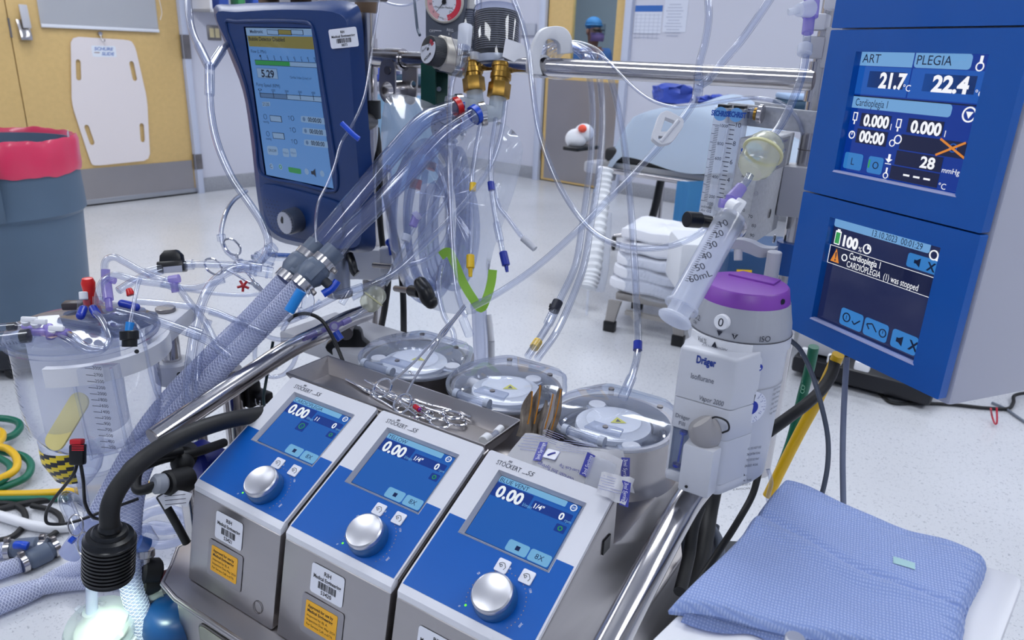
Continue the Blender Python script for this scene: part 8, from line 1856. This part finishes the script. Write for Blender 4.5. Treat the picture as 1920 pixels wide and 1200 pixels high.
for a in (20,92,164,236,308):
    t = math.radians(a); e = V(ic.x + .27 * math.cos(t),ic.y + .27 * math.sin(t),.0)
    mb = MB(); mb.tube([V(ic.x,ic.y,.14),V((ic.x + e.x) / 2,(ic.y + e.y) / 2,.12),V(e.x,e.y,.09)],.014,STEEL2,10,3); lg = mb.build('leg',ivp)
    mb = MB(); mb.cyl(e + V(-.012,0,.045),e + V(.012,0,.045),.045,RUBBER,bev=.006); mb.build('caster',lg)
mb = MB(); mb.box((.3,.25,.2),(0,0,0),pmat('box white','DADDE4',.6),T(*U(1330,490,3.0)),.02); one(mb,'white_box','white ribbed box on the floor behind the purple dial','box')
mb = MB(); mb.box((.3,.25,.25),(0,0,0),pmat('equipment blue','1C4470',.5),T(*U(1420,520,2.6)),.02); mb.box((.05,.004,.06),(-.09,-.127,.03),YELC,T(*U(1420,520,2.6))); mb.box((.02,.004,.02),(.07,-.127,.06),pmat('tag red','B05048',.5),T(*U(1420,520,2.6))); one(mb,'blue_unit','dark blue unit with a yellow sticker behind the grey locking lever','equipment')
# equipment base lying low behind the display tower
eb = thing('equipment_base','low black equipment base on the floor behind the display tower','equipment',UH(1560,700,0))
P0_,P1_ = UH(1478,706,0),UH(1740,775,0); ed_ = (P1_ - P0_).normalized(); MEB = fr(P0_,ed_,V(-ed_.y,ed_.x,0))
Le = (P1_ - P0_).length
mb = MB(); mb.box((Le,.5,.07),(Le / 2,.26,.055),pmat('base black','14161E',.45),MEB,.015); mb.build('base',eb)
mb = MB(); mb.box((Le * .35,.45,.08),(Le * .17,.28,.14),LTGREY,MEB,.01); mb.build('grey_housing',eb)
for k in range(3): mb = MB(); mb.box((.055,.03,.035),(.06 + .10 * k,.0,.12),WHITEP,MEB,.006); mb.build('white_plug',eb)
# cables and hoses under the display tower
fline('floor_cable','thin black cable lying on the floor below the display tower',((1590,695,.02),(1630,715,.01),(1655,742,.008),(1672,755,.008),(1720,756,.008),(1780,758,.008),(1850,765,.008),(1890,766,.008),(1900,755,.012),(1902,742,.02),(1935,735,.02)),.0065,RUBBER,'cable')
fline('floor_cable','grey cable lying on the floor at the right edge',((1860,755,.006),(1885,766,.006),(1905,780,.006),(1935,800,.006)),.005,GREYP,'cable')
mb = MB(); mb.tube([UH(1858 + 0,766,.06),UH(1860,780,.02),UH(1866,795,.01),UH(1869,793,.02),UH(1869,764,.07)],.0032,pmat('red wire','C0203A',.4),8,5); one(mb,'red_wire','small loop of red wire hanging by the grey display tower','wire')
tline('black hose slanting up behind the vaporizer to the display tower',((1440,810,1.02),(1475,785,1.04),(1515,755,1.07),(1545,725,1.1),(1562,695,1.12),(1566,670,1.13)),.0085,mat=RUBBER,cat='hose',name='black_hose')
tline('green hose hanging behind the vaporizer, printed along its side',((1455,900,1.30),(1482,830,1.28),(1505,740,1.25),(1518,690,1.22),(1526,650,1.20)),.0085,(('print',lambda mb: [mb.text(c,0,0,.007,pmat('hose print','7FB8A0',.5),fr(U(1508 + 1.4 * i,735 - 7.2 * i,1.232),wx((.19,-1,0)),wx((-1,-.19,0))),align='C',z=.0) for i,c in enumerate('CONDUCTIVE')]),),mat=GHOSE,cat='hose',name='gas_hose')
tline('yellow hose hanging in front of the green one, behind the towel',((1440,930,1.26),(1462,885,1.24),(1500,810,1.20),(1530,755,1.17),(1556,700,1.14),(1572,665,1.12)),.0092,mat=YHOSE,cat='hose',name='gas_hose')
tline('slim grey cable curving down from the display tower to the towel',((1480,636,1.05),(1500,655,1.05),(1522,700,1.04),(1540,760,1.03),(1552,820,1.03),(1552,870,1.02),(1544,915,1.02),(1530,960,1.05)),.0034,mat=pmat('cable grey','4E5666',.45),cat='cable',name='grey_cable')
tline('straight grey cable hanging vertically from the display tower',((1588,670,1.03),(1584,730,1.03),(1581,800,1.03),(1580,870,1.03),(1581,930,1.03),(1582,990,1.05)),.0040,mat=pmat('cable light grey','7C849C',.45),cat='cable',name='grey_cable')
# ------------------------------------------------------------------ instruments, pouches and small things on the console
def ring_clamp(name,label,M,L,spread=.018,bend=0,group=None,cat='clamp'):
    t = thing(name,label,cat,M,group)
    for sx_ in (-1,1):
        mb = MB(); z = .0012 * sx_; rr = .0138
        mb.tube([M @ V(sx_ * spread + rr * .78 * math.cos(a),rr * 1.15 * math.sin(a),z) for a in [2*PI*k/14 for k in range(14)]],.0019,CHROME,8,4,closed=True)
        mb.tube([M @ V(*p) for p in ((sx_ * (spread - .004),rr * .98,z),(sx_ * spread * .50,L * .22,z),(sx_ * spread * .30,L * .4,z),(sx_ * .003,L * .58,z),(-sx_ * .0022,L * .66,z),(-sx_ * (.0016 + bend * .5),L * .8,z),(-sx_ * .0014,L,z))],lambda q: .0020 + .0014 * max(0,1 - abs(q - .62) / .25),CHROME,10,5)
        mb.build('arm',t)
    mb = MB(); mb.box((.008,.004,.0024),(0,L * .24,0),CHROME,M,.0006); mb.build('ratchet',t)
    mb = MB(); mb.cyl(M @ V(0,L * .62,-.0045),M @ V(0,L * .62,.0045),.0036,CHROME,seg=14); mb.build('pivot',t)
    return t
a,b = U(736,742,1.085),U(872,574,1.17); n_ = (EYE - a).normalized()
ring_clamp('ring_clamp','long steel ring-handled clamp propped across the tray, gripping a clear line',fr(a,(b - a).cross(n_),b - a),(b - a).length,.0185,group='steel clamps in the tray')
zf = PO.z + .0735
for i,(x0,y0,x1,y1,dz,L,lab) in enumerate(((782,782,650,712,0,.17,'steel clamp lying in the tray, its tip farthest left'),(806,784,682,711,.004,.165,'steel clamp lying in the tray, second from the front, tip beside the leftmost tip'),(836,786,700,730,.008,.16,'steel clamp lying in the tray under the long propped one'),(866,782,720,735,.004,.165,'steel clamp lying in the tray with its ring handles farthest right'))):
    a = UH(x0,y0,zf + dz); b = UH(x1,y1,zf + dz); d = (b - a).normalized(); ring_clamp('ring_clamp',lab,fr(a,d.cross(V(0,0,1)),d),(b - a).length,.014,group='steel clamps in the tray')
mb = MB(); mb.cyl(UH(778,762,zf + .012),UH(786,768,zf + .012),.004,pmat('bead red','D01030',.3)); mb.ball(UH(786,767,zf + .012),.0036,pmat('bead violet','A030B0',.3)); one(mb,'red_connector','tiny red and violet connector among the clamps in the tray','connector')
wl = thing('luer_fitting','white luer fitting lying in the right end of the instrument tray','fitting',UH(930,810,zf))
mb = MB(); mb.cyl(UH(940,803,zf + .008),UH(931,812,zf + .008),.0062,WHITEP,bev=.001); mb.build('cap',wl)
mb = MB(); mb.cyl(UH(931,812,zf + .008),UH(912,827,zf + .007),.0045,CLEARH); mb.build('stem',wl)
mb = MB(); mb.cyl(UH(916,820,zf + .007),UH(906,828,zf + .007),.008,WHITEP,bev=.001); mb.build('hub',wl)
h0,h1 = U(430,478,1.25),U(500,545,1.26)
hm = fr(U(402,497,1.24).lerp(U(433,466,1.24),.5),(U(436,464,1.24) - U(404,498,1.24)),U(505,545,1.26) - U(418,480,1.24))
ring_clamp('ring_clamp','steel ring-handled clamp on the clear lines left of the wide hoses',hm,.105,.0225)

# foil sachets standing in a row between two pump covers
FOIL = pmat('foil brown','B4A89C',.35,.25,noise=.45,nscale=60); FORG = pmat('foil orange','E09A28',.4); FWH = pmat('foil white','DDD8D8',.5)
for i,(x,yt,yb,tilt,wd) in enumerate(((983,733,812,.25,.013),(993,720,815,.12,.015),(1006,748,818,0,.012),(1017,735,822,-.05,.014),(1028,724,826,-.12,.012))):
    bq,tq = U(x - 5,yb + 8,1.03),U(x,yt,1.045); h = (tq - bq).length
    M = fr(bq,EX * 1.0 + EY * (.15 - .1 * i),tq - bq)
    t = thing('foil_sachet',('leftmost','tallest orange-edged','middle','white and orange','rightmost')[i] + ' foil sachet of the five standing between two pump covers','sachet',M,'foil sachets')
    mb = MB(); mb.surf(lambda u,v: V(wd * (u - .5) * (1 - .75 * v ** 3) * 1.3 + .002 * math.sin(7 * v + i),h * v,.022 * (1 if True else 0) * (v * .3) + .003 * math.sin(5 * u + 3 * v + i)),6,12,FWH if i == 3 else FOIL,M,.0035); mb.build('packet',t)
    if i in (0,1,3,4): mb = MB(); mb.surf(lambda u,v: V(wd * (.42 if i != 3 else .25) * (1 - .75 * v ** 3) + .002 * u,h * (.30 + .70 * v),.0045 + .022 * .3 * (.3 + .7 * v)),3,8,FORG,M,.001); mb.build('orange_edge',t)

# paper syringe pouches behind the right hand panel
PAP = pmat('pouch paper','E8E8EE',.6,bump=.03,bscale=30); PFI = clear('pouch film','F6F8FC','D0D6E4',.9,.12,.5,'E2E4EC'); PIN = pmat('pouch print','3A3F9C',.5)
def pouch(lab,q,sag,prints,flip=0):
    c = [U(*p) for p in q]; N_ = (c[1] - c[0]).cross(c[3] - c[0]).normalized()
    if N_.dot(EYE - c[0]) < 0: N_ = -N_
    P = lambda u,v,o=0: (c[0] * (1 - u) + c[1] * u) * (1 - v) + (c[3] * (1 - u) + c[2] * u) * v + N_ * (sag * math.sin(PI * u) * math.sin(PI * min(1,v * .9 + .1)) + (.3 + 60 * max(0,sag - .004)) * (.003 * math.sin(9 * u + 5 * v) + .002 * math.sin(17 * u - 6 * v)) + o)
    t = thing('syringe_pouch',lab,'pouch',c[3],'syringe pouches')
    mb = MB(); mb.surf(lambda u,v: P(u,v),24,10,PAP,None,.0008); mb.build('paper',t)
    mb = MB()
    for (s_,u,v,h,w) in prints:
        o = P(u,v,.0012); M = fr(o,(P(u + .02,v,.0012) - P(u - .02,v,.0012)) * (1 if not flip else -1),(P(u,v - .03) - P(u,v + .03)) * (1 if not flip else -1))
        if s_ == '#': mb.box((.011,.034,.0003),(0,0,0),PIN,M @ RZ(.12)); mb.text('3ml Syringe',0,0,.005,STICK,M @ RZ(.12 - PI / 2) @ T(0,-.0025,0),.030,'C',z=.0004)
        elif s_ == '=':
            for k in range(6): mb.box((w * (.7 + .3 * ((k * 5) % 3) / 2),.0006,.0003),(0,-.0045 * k,0),pmat('pouch faint print','A0A4CC',.5),M)
        elif s_ == 'o': mb.prism(rrect(-.009,-.010,.009,.010,.002),0,.0002,pmat('pouch faint print','7C80B4',.5),M); mb.prism(rrect(-.0082,-.0092,.0082,.0092,.002),.0002,.0004,PAP,M); mb.tube([M @ V(-.004,-.004,.001),M @ V(0,0,.001),M @ V(.003,.005,.001)],.0012,PIN,6,3)
        else: mb.text(s_,0,0,h,PIN,M,w,'C',z=.0004)
    mb.build('print',t); return t,P
pouch('paper syringe pouch at the back of the three, against the right pump drum',((1085,838,.985),(1168,845,.965),(1190,925,.95),(1100,905,.955)),.004,(('#',.93,.5,0,0),('=',.4,.3,.004,.04)))
t_,P_ = pouch('large printed paper syringe pouch lying along the back of the right panel',((985,812,1.0),(1168,862,.945),(1150,935,.905),(940,868,.955)),.010,(('=',.14,.50,.004,.032),('#',.27,.5,0,0),('o',.38,.52,0,0),('=',.55,.34,.004,.05),('BD PosiFlush 3ml Syringe',.52,.84,.005,.062),('Luer-Lok Tip',.58,.70,.004,.026),('#',.72,.52,0,0),('=',.28,.14,.003,.03)),1)
mb = MB(); mb.surf(lambda u,v: P_(.74 + .22 * u,.22 + .68 * v,.002 + .004 * math.sin(PI * v)),8,6,PFI,None); mb.build('film_window',t_)
pouch('small paper syringe pouch standing at the right corner of the right panel',((1128,885,.90),(1190,898,.895),(1172,948,.865),(1118,925,.87)),.003,(('#',.88,.62,0,0),('=',.35,.2,.004,.03)))

# cables and pipes between the right bar and the towel
for k,(pts,r,m,lab) in enumerate((((( 1338,920,1.2),(1330,960,1.18),(1322,1010,1.14),(1312,1060,1.1),(1290,1120,1.05)),.013,RUBBER,'thick black cable dropping between the right bar and the towel'),
    (((1312,950,1.1),(1300,985,1.08),(1292,1040,1.06),(1275,1110,1.0)),.009,RUBBER,'black cable close behind the right bar, left of the thick one'),
    (((1424,880,1.0),(1412,925,.99),(1385,975,.97),(1350,1030,.95),(1310,1090,.92),(1290,1120,.9)),.0045,RUBBER,'thin black cable running down from the vaporizer to the towel'),
    (((1290,1050,1.15),(1288,1010,1.16),(1300,985,1.17),(1325,985,1.17),(1345,1010,1.16),(1350,1050,1.14)),.0085,GREYP,'grey hose loop arching behind the black cables'),
    (((1340,985,1.2),(1330,1040,1.17),(1310,1090,1.12),(1280,1140,1.05)),.008,pmat('cable slate','3E4654',.5),'slate grey cable among the black ones beside the towel'),
    (((1440,880,1.02),(1446,905,1.02),(1440,935,1.02),(1452,960,1.03)),.003,CLEARB,'thin clear line hanging from the vaporizer foot'))):
    line('power_cable' if m != CLEARB else 'tubing',lab,pts,r,m,'cable' if m != CLEARB else 'tubing',None,14)
mb = MB(); a = U(1310,1080,1.25); mb.box((.30,.30,.02),(0,0,0),DKGREY,T(a.x + .02,a.y + .05,.30),.006); one(mb,'lower_shelf','dark lower shelf glimpsed beneath the cables beside the towel','shelf')
bkc = thing('spring_clamp','black clamp block with a coil spring beside the thick leg under the left bar','clamp',U(475,740,1.36))
mb = MB(); mb.box((.04,.03,.05),(0,0,0),BLACK,fr(U(466,735,1.36),EX,EY),.006); mb.box((.05,.03,.02),(0,0,0),BLACK,fr(U(484,742,1.36),EX,EY),.004); mb.ball(U(457,712,1.36),.014,BLACK); mb.build('block',bkc)
mb = MB(); a = U(478,752,1.34); mb.tube([a + EX * (.0022 * k) + V(0,.006 * math.cos(k * 1.2),.006 * math.sin(k * 1.2)) for k in range(14)],.0012,STEEL2,6,3); mb.build('spring',bkc)
